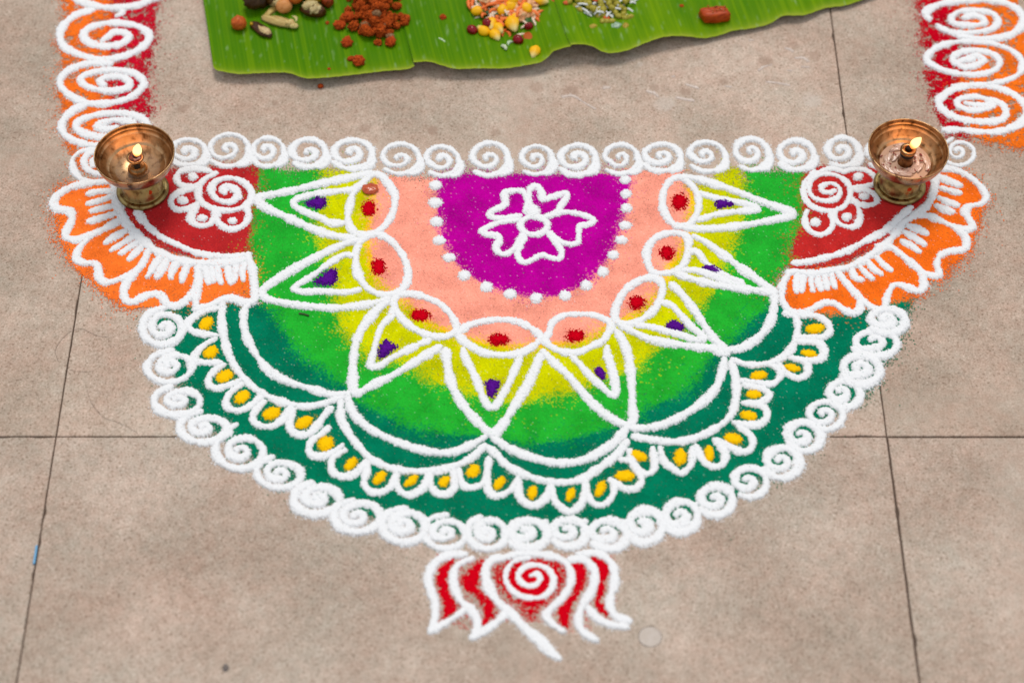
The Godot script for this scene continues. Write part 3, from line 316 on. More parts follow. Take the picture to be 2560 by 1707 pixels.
		["yellow_drop", "yellow_grain", [["mound", 0, [-111.8, 103.4, -111, 106.3, -112.1, 110, -114.7, 113.3, -117.8, 114.8, -120.3, 114, -121.1, 111.2, -120, 107.4, -117.3, 104.2, -114.2, 102.6]]]],
	]],
	["small_scallop", "small white scallop around a yellow drop, ninth from the left end of its row", "scallop", "small scallops with yellow drops", [
		["outline", "white", [["line", 5.8, [-104, 107.3, -104.4, 115.6, -105.5, 125.6, -100.6, 132, -92.8, 132, -86, 127, -83.2, 118.4]]]],
		["yellow_drop", "yellow_grain", [["mound", 0, [-90.3, 114.6, -89.6, 117.5, -90.9, 121.3, -93.7, 124.8, -96.9, 126.5, -99.4, 125.7, -100.1, 122.9, -98.8, 119, -96, 115.6, -92.8, 113.9]]]],
	]],
	["small_scallop", "small white scallop around a yellow drop, tenth from the left end of its row", "scallop", "small scallops with yellow drops", [
		["outline", "white", [["line", 5.8, [-82.9, 115.6, -82.6, 125.6, -79.2, 132, -73, 134.7, -65.3, 130.6, -60.8, 123.8, -59.4, 117.4]]]],
		["yellow_drop", "yellow_grain", [["mound", 0, [-67, 118.1, -66.8, 120.6, -68.7, 124.1, -71.9, 127.1, -75.2, 128.5, -77.3, 127.7, -77.5, 125.2, -75.6, 121.7, -72.4, 118.7, -69.1, 117.3]]]],
	]],
	["small_scallop", "small white scallop around a yellow drop, eleventh from the left end of its row", "scallop", "small scallops with yellow drops", [
		["outline", "white", [["line", 5.8, [-58.7, 116.5, -57.7, 126.6, -53.6, 132.9, -46.6, 133.8, -41.3, 128.4, -41.4, 121.1, -42.3, 113.8]]]],
		["yellow_drop", "yellow_grain", [["mound", 0, [-44.3, 119.3, -43.7, 122, -44.8, 125.2, -47.4, 127.8, -50.3, 128.6, -52.5, 127.5, -53.1, 124.8, -52, 121.5, -49.4, 119, -46.5, 118.1]]]],
	]],
	["small_scallop", "small white scallop around a yellow drop, twelfth from the left end of its row", "scallop", "small scallops with yellow drops", [
		["outline", "white", [["line", 5.8, [-38.4, 113.8, -36, 122.9, -32.8, 127.9, -25.8, 127.9, -19.6, 122.9, -17, 108.3]]]],
		["yellow_drop", "yellow_grain", [["mound", 0, [-23.1, 109.9, -22.3, 113.1, -23.7, 117, -26.7, 119.9, -30.1, 120.9, -32.7, 119.5, -33.4, 116.2, -32.1, 112.4, -29.1, 109.5, -25.7, 108.5]]]],
	]],
	["small_scallop", "small white scallop around a yellow drop, thirteenth from the left end of its row", "scallop", "small scallops with yellow drops", [
		["outline", "white", [["line", 5.8, [-16.6, 104.6, -17.3, 116.5, -17.2, 129.3, -12.6, 135.1, -4.8, 133.3, 1.4, 127.5, 4.5, 120.2]]]],
		["yellow_drop", "yellow_grain", [["mound", 0, [-5.3, 119.5, -4.4, 122.1, -5.3, 125.7, -7.6, 129, -10.5, 130.6, -12.9, 130, -13.8, 127.4, -12.9, 123.7, -10.6, 120.5, -7.7, 118.8]]]],
	]],
	["small_scallop", "small white scallop around a yellow drop, fourteenth from the left end of its row", "scallop", "small scallops with yellow drops", [
		["outline", "white", [["line", 5.7, [4.5, 121.1, 4.5, 132, 7.6, 139.6, 14.5, 143.2, 22.2, 139.6, 26.2, 132, 27, 126.6]]]],
		["yellow_drop", "yellow_grain", [["mound", 0, [16.5, 126.2, 18.2, 128.2, 18.4, 131.9, 17.2, 135.7, 15, 138.3, 12.6, 138.7, 10.9, 136.6, 10.7, 133, 11.9, 129.1, 14.2, 126.5]]]],
	]],
	["small_scallop", "small white scallop around a yellow drop, thirteenth from the right end of its row", "scallop", "small scallops with yellow drops", [
		["outline", "white", [["line", 5.7, [28.6, 128.4, 30, 138.3, 34.5, 144.6, 40.6, 148.6, 47.7, 143.7, 50.9, 135.6, 51.9, 124.7]]]],
		["yellow_drop", "yellow_grain", [["mound", 0, [44.3, 127.9, 45.5, 130, 45.3, 133.8, 43.6, 137.7, 41.2, 140.3, 39, 140.6, 37.8, 138.4, 38, 134.7, 39.7, 130.7, 42.1, 128.1]]]],
	]],
	["small_scallop", "small white scallop around a yellow drop, twelfth from the right end of its row", "scallop", "small scallops with yellow drops", [
		["outline", "white", [["line", 5.7, [53, 123.2, 54.3, 134.1, 57.9, 141.7, 64.9, 142.6, 71.2, 135.9, 73, 127.7, 70.9, 121.4]]]],
		["yellow_drop", "yellow_grain", [["mound", 0, [65.9, 122.4, 67.3, 124.9, 66.9, 129.1, 65.1, 133.5, 62.4, 136.3, 59.9, 136.6, 58.5, 134.2, 58.9, 130, 60.7, 125.6, 63.4, 122.7]]]],
	]],
	["small_scallop", "small white scallop around a yellow drop, eleventh from the right end of its row", "scallop", "small scallops with yellow drops", [
		["outline", "white", [["line", 5.8, [70.1, 122.3, 76.2, 126.8, 82.3, 130, 89.3, 128.2, 92.7, 122.3, 90.6, 115, 85.4, 106.7, 78.4, 104.9]]]],
		["yellow_drop", "yellow_grain", [["mound", 0, [88.1, 118.6, 86.6, 121.5, 82.9, 123.3, 78.3, 123.3, 74.6, 121.5, 73.3, 118.6, 74.8, 115.8, 78.6, 114, 83.2, 114, 86.8, 115.8]]]],
	]],
	["small_scallop", "small white scallop around a yellow drop, tenth from the right end of its row", "scallop", "small scallops with yellow drops", [
		["outline", "white", [["line", 5.8, [85, 97.4, 88.4, 110.4, 95.2, 116.8, 100.8, 115, 102.6, 107.6, 101.6, 95.6]]]],
		["yellow_drop", "yellow_grain", [["mound", 0, [97.9, 104.4, 95.7, 106.3, 91.7, 106.4, 87.3, 104.7, 84.2, 101.8, 83.6, 98.8, 85.7, 96.9, 89.7, 96.8, 94.2, 98.5, 97.3, 101.4]]]],
	]],
	["small_scallop", "small white scallop around a yellow drop, ninth from the right end of its row", "scallop", "small scallops with yellow drops", [
		["outline", "white", [["line", 5.8, [107.1, 94.7, 109.7, 106.7, 115.7, 112.7, 121, 116.4, 128.3, 110.4, 130.3, 102.1, 130.7, 95.6]]]],
		["yellow_drop", "yellow_grain", [["mound", 0, [126.2, 102.5, 125, 107.1, 122.4, 109.9, 119.4, 109.9, 117.1, 107.1, 116.4, 102.5, 117.5, 98, 120.1, 95.1, 123.2, 95.1, 125.5, 98]]]],
	]],
	["small_scallop", "small white scallop around a yellow drop, eighth from the right end of its row", "scallop", "small scallops with yellow drops", [
		["outline", "white", [["line", 5.8, [133.1, 93.7, 137.2, 104.9, 143.9, 110.9, 151.1, 109, 153.9, 101.2, 151.3, 93.7, 146.9, 88.1]]]],
		["yellow_drop", "yellow_grain", [["mound", 0, [145.8, 100.2, 144.8, 105, 142.9, 107.9, 140.7, 107.9, 139.1, 105, 138.6, 100.2, 139.6, 95.5, 141.6, 92.5, 143.8, 92.5, 145.4, 95.5]]]],
	]],
	["small_scallop", "small white scallop around a yellow drop, seventh from the right end of its row", "scallop", "small scallops with yellow drops", [
		["outline", "white", [["line", 5.8, [148.4, 88.1, 155.3, 92.8, 164.4, 97.9, 171.5, 97, 174.4, 89, 171.7, 82.5, 165, 76.8]]]],
		["yellow_drop", "yellow_grain", [["mound", 0, [167.6, 89, 165.5, 91.6, 161.4, 92.4, 157, 91.3, 153.8, 88.6, 153.1, 85.3, 155.2, 82.8, 159.3, 81.9, 163.7, 83, 166.9, 85.8]]]],
	]],
	["small_scallop", "small white scallop around a yellow drop, sixth from the right end of its row", "scallop", "small scallops with yellow drops", [
		["outline", "white", [["line", 5.9, [162.1, 73, 171.4, 75.4, 180.2, 74.4, 186.2, 68.8, 186, 61.6, 180.7, 57.3, 171.2, 55.8]]]],
		["yellow_drop", "yellow_grain", [["mound", 0, [179.7, 69, 177.7, 71.1, 174, 71.6, 170, 70.3, 167.2, 67.7, 166.7, 64.7, 168.7, 62.6, 172.4, 62.1, 176.5, 63.4, 179.2, 66]]]],
	]],
	["small_scallop", "small white scallop around a yellow drop, fifth from the right end of its row", "scallop", "small scallops with yellow drops", [
		["outline", "white", [["line", 5.9, [170.3, 56.2, 179.9, 56.2, 187.3, 52.8, 189.3, 48, 184.8, 43.6, 172.2, 39.7]]]],
		["yellow_drop", "yellow_grain", [["mound", 0, [184.3, 48.4, 182.9, 50.9, 179.7, 52.4, 175.8, 52.4, 172.8, 50.9, 171.8, 48.4, 173.2, 46, 176.4, 44.5, 180.2, 44.5, 183.3, 46]]]],
	]],
	["small_scallop", "small white scallop around a yellow drop, fourth from the right end of its row", "scallop", "small scallops with yellow drops", [
		["outline", "white", [["line", 6, [170, 36.3, 181.2, 37.8, 192.4, 39.2, 199, 32.4, 198.3, 25.5, 190.5, 21.5]]]],
		["yellow_drop", "yellow_grain", [["mound", 0, [190.3, 30.2, 189.1, 32.9, 185.6, 35, 181.3, 35.7, 177.7, 34.8, 176.3, 32.6, 177.5, 29.9, 181, 27.8, 185.3, 27.1, 188.9, 28]]]],
	]],
	["small_scallop", "small white scallop around a yellow drop, third from the right end of its row", "scallop", "small scallops with yellow drops", [
		["outline", "white", [["line", 6, [198.7, 20.6, 203.6, 29.4, 212.2, 33.8, 219.4, 29.4, 219.7, 21.5, 215.2, 17.6, 207.2, 15.6]]]],
		["yellow_drop", "yellow_grain", [["mound", 0, [214.6, 26.2, 212.8, 28.1, 209.2, 28.6, 205.2, 27.6, 202.2, 25.3, 201.6, 22.8, 203.4, 20.9, 207, 20.4, 211, 21.4, 214, 23.7]]]],
	]],
	["small_scallop", "small white scallop around a yellow drop, second from the right end of its row", "scallop", "small scallops with yellow drops", [
		["outline", "white", [["line", 6, [209.7, 15.6, 219.2, 18.1, 229.9, 16.6, 233.7, 10.6, 231.9, 3.6, 225.6, 0.6, 215, 0.6]]]],
		["yellow_drop", "yellow_grain", [["mound", 0, [229, 13.1, 227.2, 15, 223.5, 15.6, 219.3, 14.7, 216.2, 12.6, 215.4, 10.1, 217.2, 8.2, 220.9, 7.6, 225.1, 8.5, 228.2, 10.6]]]],
	]],
	["small_scallop", "small white scallop around a yellow drop, first at the right end of its row", "scallop", "small scallops with yellow drops", [
		["outline", "white", [["line", 6.1, [215.3, -3.4, 225.9, -2.9, 235, -3.9, 239.7, -9.5, 238, -17.6, 230.2, -23.2, 217.9, -23.8]]]],
		["yellow_drop", "yellow_grain", [["mound", 0, [236.6, -12.4, 235.1, -9.4, 231.1, -7.3, 226.3, -6.7, 222.4, -8, 220.9, -10.7, 222.5, -13.6, 226.4, -15.8, 231.3, -16.3, 235.2, -15]]]],
	]],
	["powder_spiral", "white powder spiral, first from the left end of the curved border", "spiral", "white spirals along the curved lower border", [
		["", "white", [["line", 7, [-264.3, -11.9, -265.1, -12.8, -265, -14.4, -263.7, -15.7, -261.3, -15.9, -258.8, -14, -258, -10.2, -259.9, -6.6, -264, -5.1, -268.7, -6.9, -271.6, -11.7, -271.9, -17.9, -267.9, -23.3, -260.8, -24.2, -253.4, -20.4, -248.6, -11.6, -251.7, -1.9, -260, 3.2, -269.9, 1.6, -277.2, -6.1, -279, -16.7, -274.5, -26.2, -264.9, -30.4]]]],
	]],
	["powder_spiral", "white powder spiral, second from the left end of the curved border", "spiral", "white spirals along the curved lower border", [
		["", "white", [["line", 6.2, [-257.1, 23.1, -257.9, 22.3, -257.7, 20.9, -255.9, 19.8, -252.9, 19.8, -250.1, 21.8, -249.8, 25.1, -252.3, 27.8, -256.5, 28.6, -260.5, 27, -262.7, 23.6, -262.1, 19.6, -258.4, 16.3, -250.9, 13.2, -241.5, 16.7, -238.3, 25.1, -242.4, 33.2, -251.8, 37.4, -262.6, 35.8, -270.1, 29.1, -271.3, 20.1, -265.5, 12.3, -254.7, 9.1]]]],
	]],
	["powder_spiral", "white powder spiral, third from the left end of the curved border", "spiral", "white spirals along the curved lower border", [
		["", "white", [["line", 6.6, [-247.8, 53.5, -248.1, 52.7, -247.4, 51.8, -245.6, 51.4, -242.9, 51.8, -240.6, 54, -241.6, 56.6, -244.9, 58.1, -249.2, 57.9, -252.7, 55.7, -253.9, 52.3, -251.7, 49, -246.7, 46.4, -237.6, 46, -230.2, 51.6, -230.1, 59.5, -237.2, 65.2, -248.1, 66.4, -258.2, 62.4, -263.1, 55, -261.2, 47, -252.4, 41.8]]]],
	]],
	["powder_spiral", "white powder spiral, fourth from the left end of the curved border", "spiral", "white spirals along the curved lower border", [
		["", "white", [["line", 6.4, [-226.2, 77.3, -226.4, 76.4, -225.5, 75.5, -223.6, 75.2, -221.5, 76.1, -220.5, 78.1, -221.2, 80.5, -224.5, 82.2, -229.1, 81.8, -233, 78.9, -233.5, 74.5, -229.6, 71.1, -223.5, 69.3, -215, 70.3, -208.1, 76.3, -209.9, 84.3, -218.4, 89.5, -229.6, 89.4, -238.8, 84.2, -242.1, 75.9, -238.4, 67.9, -228.3, 63.4]], ["line", 5.5, [-208.8, 81.7, -205.2, 78, -200.7, 74.7]]]],
	]],
	["powder_spiral", "white powder spiral, fifth from the left end of the curved border", "spiral", "white spirals along the curved lower border", [
		["", "white", [["line", 6.5, [-198.8, 97.5, -199.1, 96.4, -198.5, 95.3, -196.7, 94.8, -193.8, 95.2, -191.2, 97.7, -191.6, 101.2, -194.9, 103.6, -199.8, 103.3, -203.7, 100.2, -205, 95.9, -203.8, 91.1, -198.5, 87.5, -189.3, 87.4, -181.3, 93.9, -180.2, 103.5, -186.6, 110.7, -197.5, 112.5, -208.1, 107.9, -214, 98.9, -213, 89.1, -204.8, 82.4]]]],
	]],
	["powder_spiral", "white powder spiral, sixth from the left end of the curved border", "spiral", "white spirals along the curved lower border", [
		["", "white", [["line", 5.8, [-168.5, 116.4, -168.8, 115.5, -168.2, 114.5, -166.5, 114.1, -163.9, 114.5, -161.9, 116.6, -162.3, 119.5, -165.3, 121.6, -170, 121.4, -174.1, 118.7, -175.6, 114.4, -173.6, 110, -167.8, 107.6, -160.3, 108.8, -152.7, 113.5, -151.8, 121.4, -158.2, 127.3, -168.3, 128.5, -177.8, 124.4, -182.7, 116.7, -181.3, 108.5, -173.3, 103]]]],
	]],
	["powder_spiral", "white powder spiral, seventh from the left end of the curved border", "spiral", "white spirals along the curved lower border", [
		["", "white", [["line", 6.9, [-139.7, 137.5, -139.9, 136.6, -139.1, 135.6, -137.2, 135.2, -135.2, 135.9, -134, 137.8, -134.6, 140.3, -137.5, 142.2, -141.8, 142.3, -145.6, 140, -146.8, 135.9, -144.4, 131.5, -138.2, 128.8, -129.9, 129.6, -123.4, 135.1, -124, 143.2, -131.4, 149.1, -141.9, 150.3, -151.1, 146.2, -155.1, 138.5, -152.4, 130.3, -143.6, 124.9]]]],
	]],
	["powder_spiral", "white powder spiral, eighth from the left end of the curved border", "spiral", "white spirals along the curved lower border", [
		["", "white", [["line", 6.5, [-111.6, 152.8, -112.4, 152.2, -112.5, 151.1, -111.3, 150.1, -109, 149.6, -106.3, 150.6, -104.8, 153.1, -105.9, 156, -109.6, 157.9, -114.6, 157.4, -118.5, 154.2, -119.1, 149.5, -115.5, 145.2, -108.4, 141.9, -98.6, 143.5, -93.5, 150.7, -95.2, 158.6, -103, 164, -113.6, 164.3, -122.4, 159.4, -125.8, 151.4, -122.4, 143.4, -113.1, 138.8]]]],
	]],
	["powder_spiral", "white powder spiral, ninth from the left end of the curved border", "spiral", "white spirals along the curved lower border", [
		["", "white", [["line", 6.7, [-78.6, 159.2, -79.2, 158.3, -78.8, 157.1, -77.2, 156.3, -74.5, 156.5, -72, 158.4, -71.8, 161.5, -74.1, 164, -78.2, 164.6, -82.1, 162.8, -84.2, 159.1, -83.5, 154.9, -79.4, 151.4, -71.5, 149.6, -63.2, 154.1, -60.7, 162.4, -65.1, 169.8, -74.1, 173.1, -84, 170.7, -90.6, 163.7, -91.2, 154.9, -85.4, 147.9, -75, 145.7]]]],
	]],
	["powder_spiral", "white powder spiral, tenth from the left end of the curved border", "spiral", "white spirals along the curved lower border", [
		["", "white", [["line", 5.4, [-48.1, 165.9, -48.7, 165, -48.4, 163.8, -46.9, 162.9, -44.6, 163.1, -42.6, 164.8, -42.7, 167.5, -44.9, 169.5, -48.3, 170.2, -52.6, 169.1, -55.8, 165.2, -54.3, 160.4, -49.7, 157.3, -42.9, 156.3, -35.6, 160, -32.6, 167.6, -36.9, 174.9, -45.7, 178.1, -55.1, 175.7, -61.2, 168.9, -61.7, 160.3, -56, 153.3, -46, 151.1]]]],
	]],
	["powder_spiral", "white powder spiral, eleventh from the left end of the curved border", "spiral", "white spirals along the curved lower border", [
		["", "white", [["line", 6, [-19, 166.3, -19.9, 165.7, -20.2, 164.3, -19.2, 162.9, -17.1, 162.6, -15, 163.7, -13.8, 166, -14.3, 168.8, -16.9, 170.7, -20.5, 170.3, -23.3, 167.7, -24.5, 163.9, -22.8, 159.7, -18, 156.1, -10.2, 156.5, -4.9, 163, -5.2, 171.1, -11, 177, -19.6, 178.2, -27.4, 174, -31.1, 166.2, -29.4, 158, -22.4, 152.6]]]],
	]],
	["powder_spiral", "white powder spiral, twelfth from the left end of the curved border", "spiral", "white spirals along the curved lower border", [
		["", "white", [["line", 7.4, [7.9, 163.4, 8.8, 162.5, 10.7, 162.3, 12.8, 163.1, 14.2, 165.3, 13.4, 168, 10.4, 169.6, 6.3, 170.3, 1.3, 168.7, -0.8, 163.4, 4.1, 157.7, 12.5, 155.6, 20.6, 158.4, 24.7, 164.8, 23.1, 171.9, 16.5, 176.8, 7.7, 177.5, 0.3, 173.7]], ["line", 5.4, [20.5, 158.1, 23.6, 156.5]]]],
	]],
	["powder_spiral", "white powder spiral, thirteenth from the left end of the curved border", "spiral", "white spirals along the curved lower border", [
		["", "white", [["line", 6.8, [37.2, 162.4, 37.9, 161.5, 39.7, 161.3, 41.8, 162.4, 43, 164.9, 41.8, 167.7, 38.6, 169.1, 34.7, 169, 30.7, 166.8, 28.8, 161.6, 34, 156.4, 41.9, 155.1, 48.9, 158.5, 51.9, 165, 49.7, 171.8, 43.2, 176.1, 35.2, 176.1, 28.8, 171.9]], ["line", 5.4, [48.6, 157.7, 51.6, 156.2]]]],
	]],
	["powder_spiral", "white powder spiral, twelfth from the right end of the curved border", "spiral", "white spirals along the curved lower border", [
		["", "white", [["line", 7, [63.9, 163.7, 64.7, 162.6, 66.9, 162.1, 69.6, 163.2, 71.3, 166.1, 70.3, 169.3, 66.7, 170.5, 62.6, 170.9, 57.7, 169.2, 55.6, 163.4, 60.2, 157.6, 68.4, 155.5, 76.2, 158.5, 80.4, 165.1, 79, 172.5, 72.8, 177.5, 64.4, 178.2, 57.1, 174.2]], ["line", 5.4, [76.8, 158.4, 79.9, 156.8]]]],
	]],
	["powder_spiral", "white powder spiral, eleventh from the right end of the curved border", "spiral", "white spirals along the curved lower border", [
		["", "white", [["line", 7.3, [90.6, 156.8, 91.8, 155.9, 93.7, 156, 95.4, 157.6, 95.9, 160.4, 94.3, 163.5, 90.9, 165.2, 87.1, 164.1, 83.7, 160.6, 83.9, 153.6, 90.5, 148.3, 98.6, 148.1, 104.5, 153.3, 105.8, 161.5, 101.8, 169.1, 94.4, 173, 86.5, 171.8, 81.4, 165.7]], ["line", 5.4, [102.8, 151.2, 105.9, 149.4]]]],
	]],
	["powder_spiral", "white powder spiral, tenth from the right end of the curved border", "spiral", "white spirals along the curved lower border", [
		["", "white", [["line", 6.9, [116.2, 151, 116.4, 149.8, 117.7, 148.7, 120, 148.6, 122.2, 150.4, 122.7, 153.9, 120.6, 157.3, 116.7, 159.1, 111.9, 158.6, 108.6, 153.7, 110, 146.3, 116.1, 141, 123.9, 140.6, 129.6, 145.5, 130.9, 153.5, 127.2, 161, 120.1, 165, 112.6, 163.9, 107.7, 158.1]], ["line", 5.4, [128, 143.4, 130.9, 141.7]]]],
	]],
	["powder_spiral", "white powder spiral, ninth from the right end of the curved border", "spiral", "white spirals along the curved lower border", [
		["", "white", [["line", 6.5, [142.6, 136.5, 143.3, 135.5, 144.9, 135.2, 146.9, 136.1, 148.1, 138.7, 146.9, 141.9, 143.6, 143.6, 139.6, 143.7, 135.6, 141.2, 134.2, 135.1, 139.5, 129.1, 147.3, 127.3, 154.1, 130.8, 156.7, 137.9, 154.3, 145.5, 147.7, 150.4, 139.8, 150.8, 133.7, 146.3]], ["line", 5.4, [153.9, 129.9, 156.9, 128.2]]]],
	]],
	["powder_spiral", "white powder spiral, eighth from the right end of the curved border", "spiral", "white spirals along the curved lower border", [
		["", "white", [["line", 6, [166.7, 121.7, 167.9, 120.5, 170.3, 120.3, 172.2, 122.2, 172.2, 125.3, 170.2, 128, 166.6, 129.2, 162.8, 127.9, 159.6, 124, 160.5, 117.1, 167.1, 112.5, 175.1, 112.8, 180.7, 118, 181.5, 125.8, 177.4, 132.9, 169.9, 136.2, 162.3, 134.5]], ["line", 5.5, [178.6, 114.6, 181.5, 112.8]]]],
	]],
	["powder_spiral", "white powder spiral, seventh from the right end of the curved border", "spiral", "white spirals along the curved lower border", [
		["", "white", [["line", 6.6, [191.2, 105.6, 191.3, 104.4, 192.7, 103, 195.2, 102.8, 197.6, 104.5, 198.3, 108.1, 195.9, 111.2, 192.3, 112.5, 188.3, 112.2, 184.4, 109.1, 184.2, 102.2, 190.2, 96.3, 198.3, 95.1, 204.7, 99.4, 206.6, 107.2, 203.3, 115.1, 196.2, 119.8, 188.2, 119.5, 182.6, 114.2]], ["line", 5.5, [203.5, 98.4, 206.5, 96.6]]]],
	]],
	["powder_spiral", "white powder spiral, sixth from the right end of the curved border", "spiral", "white spirals along the curved lower border", [
		["", "white", [["line", 6.7, [208.2, 82.9, 209.3, 81.8, 211.4, 81.5, 213.6, 82.9, 214.6, 85.8, 213.1, 88.9, 209.7, 90.3, 205.5, 90.4, 201.3, 87, 201.3, 79.8, 207.1, 74.1, 215.2, 73.1, 221.9, 77.4, 224.3, 85, 221.4, 92.8, 214.5, 97.3, 206.4, 96.9, 200.5, 91.6]], ["line", 5.6, [221.2, 76.2, 224.3, 74.5]]]],
	]],
	["powder_spiral", "white powder spiral, fifth from the right end of the curved border", "spiral", "white spirals along the curved lower border", [
		["", "white", [["line", 6.1, [226.6, 65.7, 226.3, 64.5, 227.4, 63.1, 229.8, 62.4, 232.5, 63.5, 233.9, 66.5, 232.6, 70.1, 228.9, 72.5, 224.1, 72.9, 219.4, 70.3, 217.6, 64.3, 222, 57.9, 230.1, 55, 237.9, 57.6, 241.9, 64.2, 240.3, 72.1, 233.8, 77.8, 225.3, 79.1, 218.1, 75.5]]]],
	]],
	["powder_spiral", "white powder spiral, fourth from the right end of the curved border", "spiral", "white spirals along the curved lower border", [
		["", "white", [["line", 7.2, [241, 45.3, 241.8, 44.1, 243.8, 43.3, 246, 44.2, 247, 46.7, 246.4, 49.8, 243.9, 52.8, 239.8, 53.7, 235.9, 51.5, 234, 46.2, 237.8, 39.6, 245.3, 36.4, 252.6, 38.5, 256.5, 44.8, 255.3, 52.7, 249.6, 58.7, 241.9, 60.4, 235.1, 57.2]], ["line", 5.6, [254.3, 39.3, 257.4, 37.6]]]],
	]],
	["powder_spiral", "white powder spiral, third from the right end of the curved border", "spiral", "white spirals along the curved lower border", [
		["", "white", [["line", 7.2, [256.2, 25.1, 255.4, 24.2, 255.9, 22.6, 258.1, 21.2, 261.5, 21.3, 264.6, 23.8, 264.2, 27.7, 260.9, 30.2, 256.8, 31.4, 251.4, 31.6, 247, 27.3, 248, 19.9, 255.1, 14.5, 264.5, 14.2, 271.6, 19.4, 273.3, 27.7, 269, 35.4, 260.5, 39.5, 251.3, 38.3, 245.2, 32.1]]]],
	]],
	["powder_spiral", "white powder spiral, second from the right end of the curved border", "spiral", "white spirals along the curved lower border", [
		["", "white", [["line", 6.2, [269.5, -0.9, 269.6, -2.1, 271.9, -3.2, 275.4, -2.8, 277.9, -0.6, 277.9, 2.6, 274.7, 5.3, 269.7, 6.9, 262.8, 7.1, 258.2, 2.7, 260.4, -3.9, 269.1, -8.4, 279.8, -8.2, 287.6, -3.4, 289, 4, 283.7, 10.8, 273.7, 14.1, 263.3, 12.7, 256.7, 7]], ["line", 5.7, [285.5, -6.4, 289.6, -8.1]]]],
	]],
	["powder_spiral", "white powder spiral, first at the right end of the curved border", "spiral", "white spirals along the curved lower border", [
		["", "white", [["line", 7.5, [281.4, -19.1, 280.3, -19.5, 280.2, -21, 281.8, -22.6, 284.6, -22.8, 287.1, -21.4, 288.1, -18.7, 286.8, -15.6, 283.2, -13.4, 278.5, -13.4, 274, -15.8, 271.8, -21.3, 277, -27.2, 285.6, -29.6, 293.7, -26.8, 297.5, -20.4, 295.4, -13, 288.4, -7.8, 279.5, -7, 272.1, -10.7]]]],
	]],
	["powder_flower", "white outlined five-petal flower on the magenta powder", "flower", "", [
		["petal", "white", [["line", 5.5, [10.4, -125.5, 12.2, -135.5, 8.8, -145.6, 1, -146.8, -5.9, -143.4, -5, -135.5, -6.7, -131.1, -14.5, -126.6, -17.9, -122.2, -13.6, -118.9, -4.1, -118.9, 6.1, -121.1]]]],
		["petal", "white", [["line", 5.5, [13.9, -128.9, 13.1, -140, 14.9, -149, 20.1, -151.3, 23.5, -144.5, 25.2, -138.3, 33.8, -141.1, 42.5, -144.5, 44.2, -141.1, 38.9, -132.2, 35.3, -124.4, 26.7, -120]]]],
		["petal", "white", [["line", 5.5, [28.4, -120, 37, -124.4, 47.3, -124.4, 57.6, -121.1, 64.3, -116.7, 59.9, -112.3, 53, -110.1, 52, -100.3, 51, -94.3, 45.1, -92.7, 36.6, -95.9, 29.1, -103.6]]]],
		["petal", "white", [["line", 5.4, [10.3, -100.3, 6.1, -90.5, 4.4, -80.9, 9.4, -74.4, 16.1, -77.6, 22.9, -81.9, 31.3, -78.7, 37.2, -78.7, 38.2, -86.2, 33.2, -95.9, 27.4, -104.6]]]],
		["petal", "white", [["line", 5.4, [4.4, -116.7, -8.4, -114.5, -18.6, -110.1, -23.7, -105.7, -19.4, -102.5, -11.8, -101.4, -10.1, -95.9, -12.6, -89.5, -10, -84.1, -4.1, -83, 1.8, -88.4, 6.1, -97, 8.6, -102.5]]]],
		["centre_ring", "white", [["loop", 5.6, [27.9, -111.2, 25.8, -105.9, 20.4, -102.7, 13.9, -102.7, 8.6, -105.9, 6.5, -111.2, 8.6, -116.5, 14, -119.8, 20.6, -119.8, 25.9, -116.5]]]],
		["centre_heap", "white", [["mound", 0, [22.9, -125.5, 21.5, -120.9, 18.1, -118, 13.9, -118, 10.4, -120.9, 9.1, -125.5, 10.5, -130.2, 13.9, -133.1, 18.2, -133.1, 21.6, -130.2]]]],
	]],
	["powder_dot", "white powder dot edging the magenta, first from the top of the left arm", "powder dot", "white dots around the magenta field", [
		["", "white", [["mound", 0, [-55.3, -152.4, -56.3, -149.1, -59.1, -147, -62.6, -147, -65.6, -149.1, -66.7, -152.4, -65.7, -155.7, -62.9, -157.8, -59.4, -157.8, -56.4, -155.7]]]],
	]],
	["powder_dot", "white powder dot edging the magenta, second from the top of the left arm", "powder dot", "white dots around the magenta field", [
		["", "white", [["mound", 0, [-54.2, -134.4, -55.4, -131.2, -58.5, -129.1, -62.4, -129.1, -65.7, -131.2, -67, -134.4, -65.8, -137.7, -62.7, -139.7, -58.7, -139.7, -55.5, -137.7]]]],
	]],
	["powder_dot", "white powder dot edging the magenta, third from the top of the left arm", "powder dot", "white dots around the magenta field", [
		["", "white", [["mound", 0, [-53.7, -115, -54.7, -111.7, -57.4, -109.6, -60.9, -109.6, -63.8, -111.7, -64.9, -115, -63.9, -118.4, -61.2, -120.5, -57.7, -120.5, -54.8, -118.4]]]],
	]],
	["powder_dot", "white powder dot edging the magenta, fourth from the top of the left arm", "powder dot", "white dots around the magenta field", [
		["", "white", [["mound", 0, [-51, -96.5, -52, -93.4, -54.9, -91.5, -58.4, -91.5, -61.4, -93.4, -62.5, -96.5, -61.5, -99.5, -58.7, -101.4, -55.1, -101.4, -52.1, -99.5]]]],
	]],
	["powder_dot", "white powder dot edging the magenta, fifth from the top of the left arm", "powder dot", "white dots around the magenta field", [
		["", "white", [["mound", 0, [-43.1, -79.3, -44.1, -76.2, -46.9, -74.4, -50.5, -74.4, -53.4, -76.2, -54.5, -79.3, -53.5, -82.3, -50.7, -84.1, -47.1, -84.1, -44.2, -82.3]]]],
	]],
	["powder_dot", "white powder dot edging the magenta, sixth from the top of the left arm", "powder dot", "white dots around the magenta field", [
		["", "white", [["mound", 0, [-31.4, -61.7, -32.4, -58.4, -35, -56.3, -38.3, -56.3, -41, -58.4, -42.1, -61.7, -41.1, -65.1, -38.5, -67.2, -35.2, -67.2, -32.4, -65.1]]]],
	]],
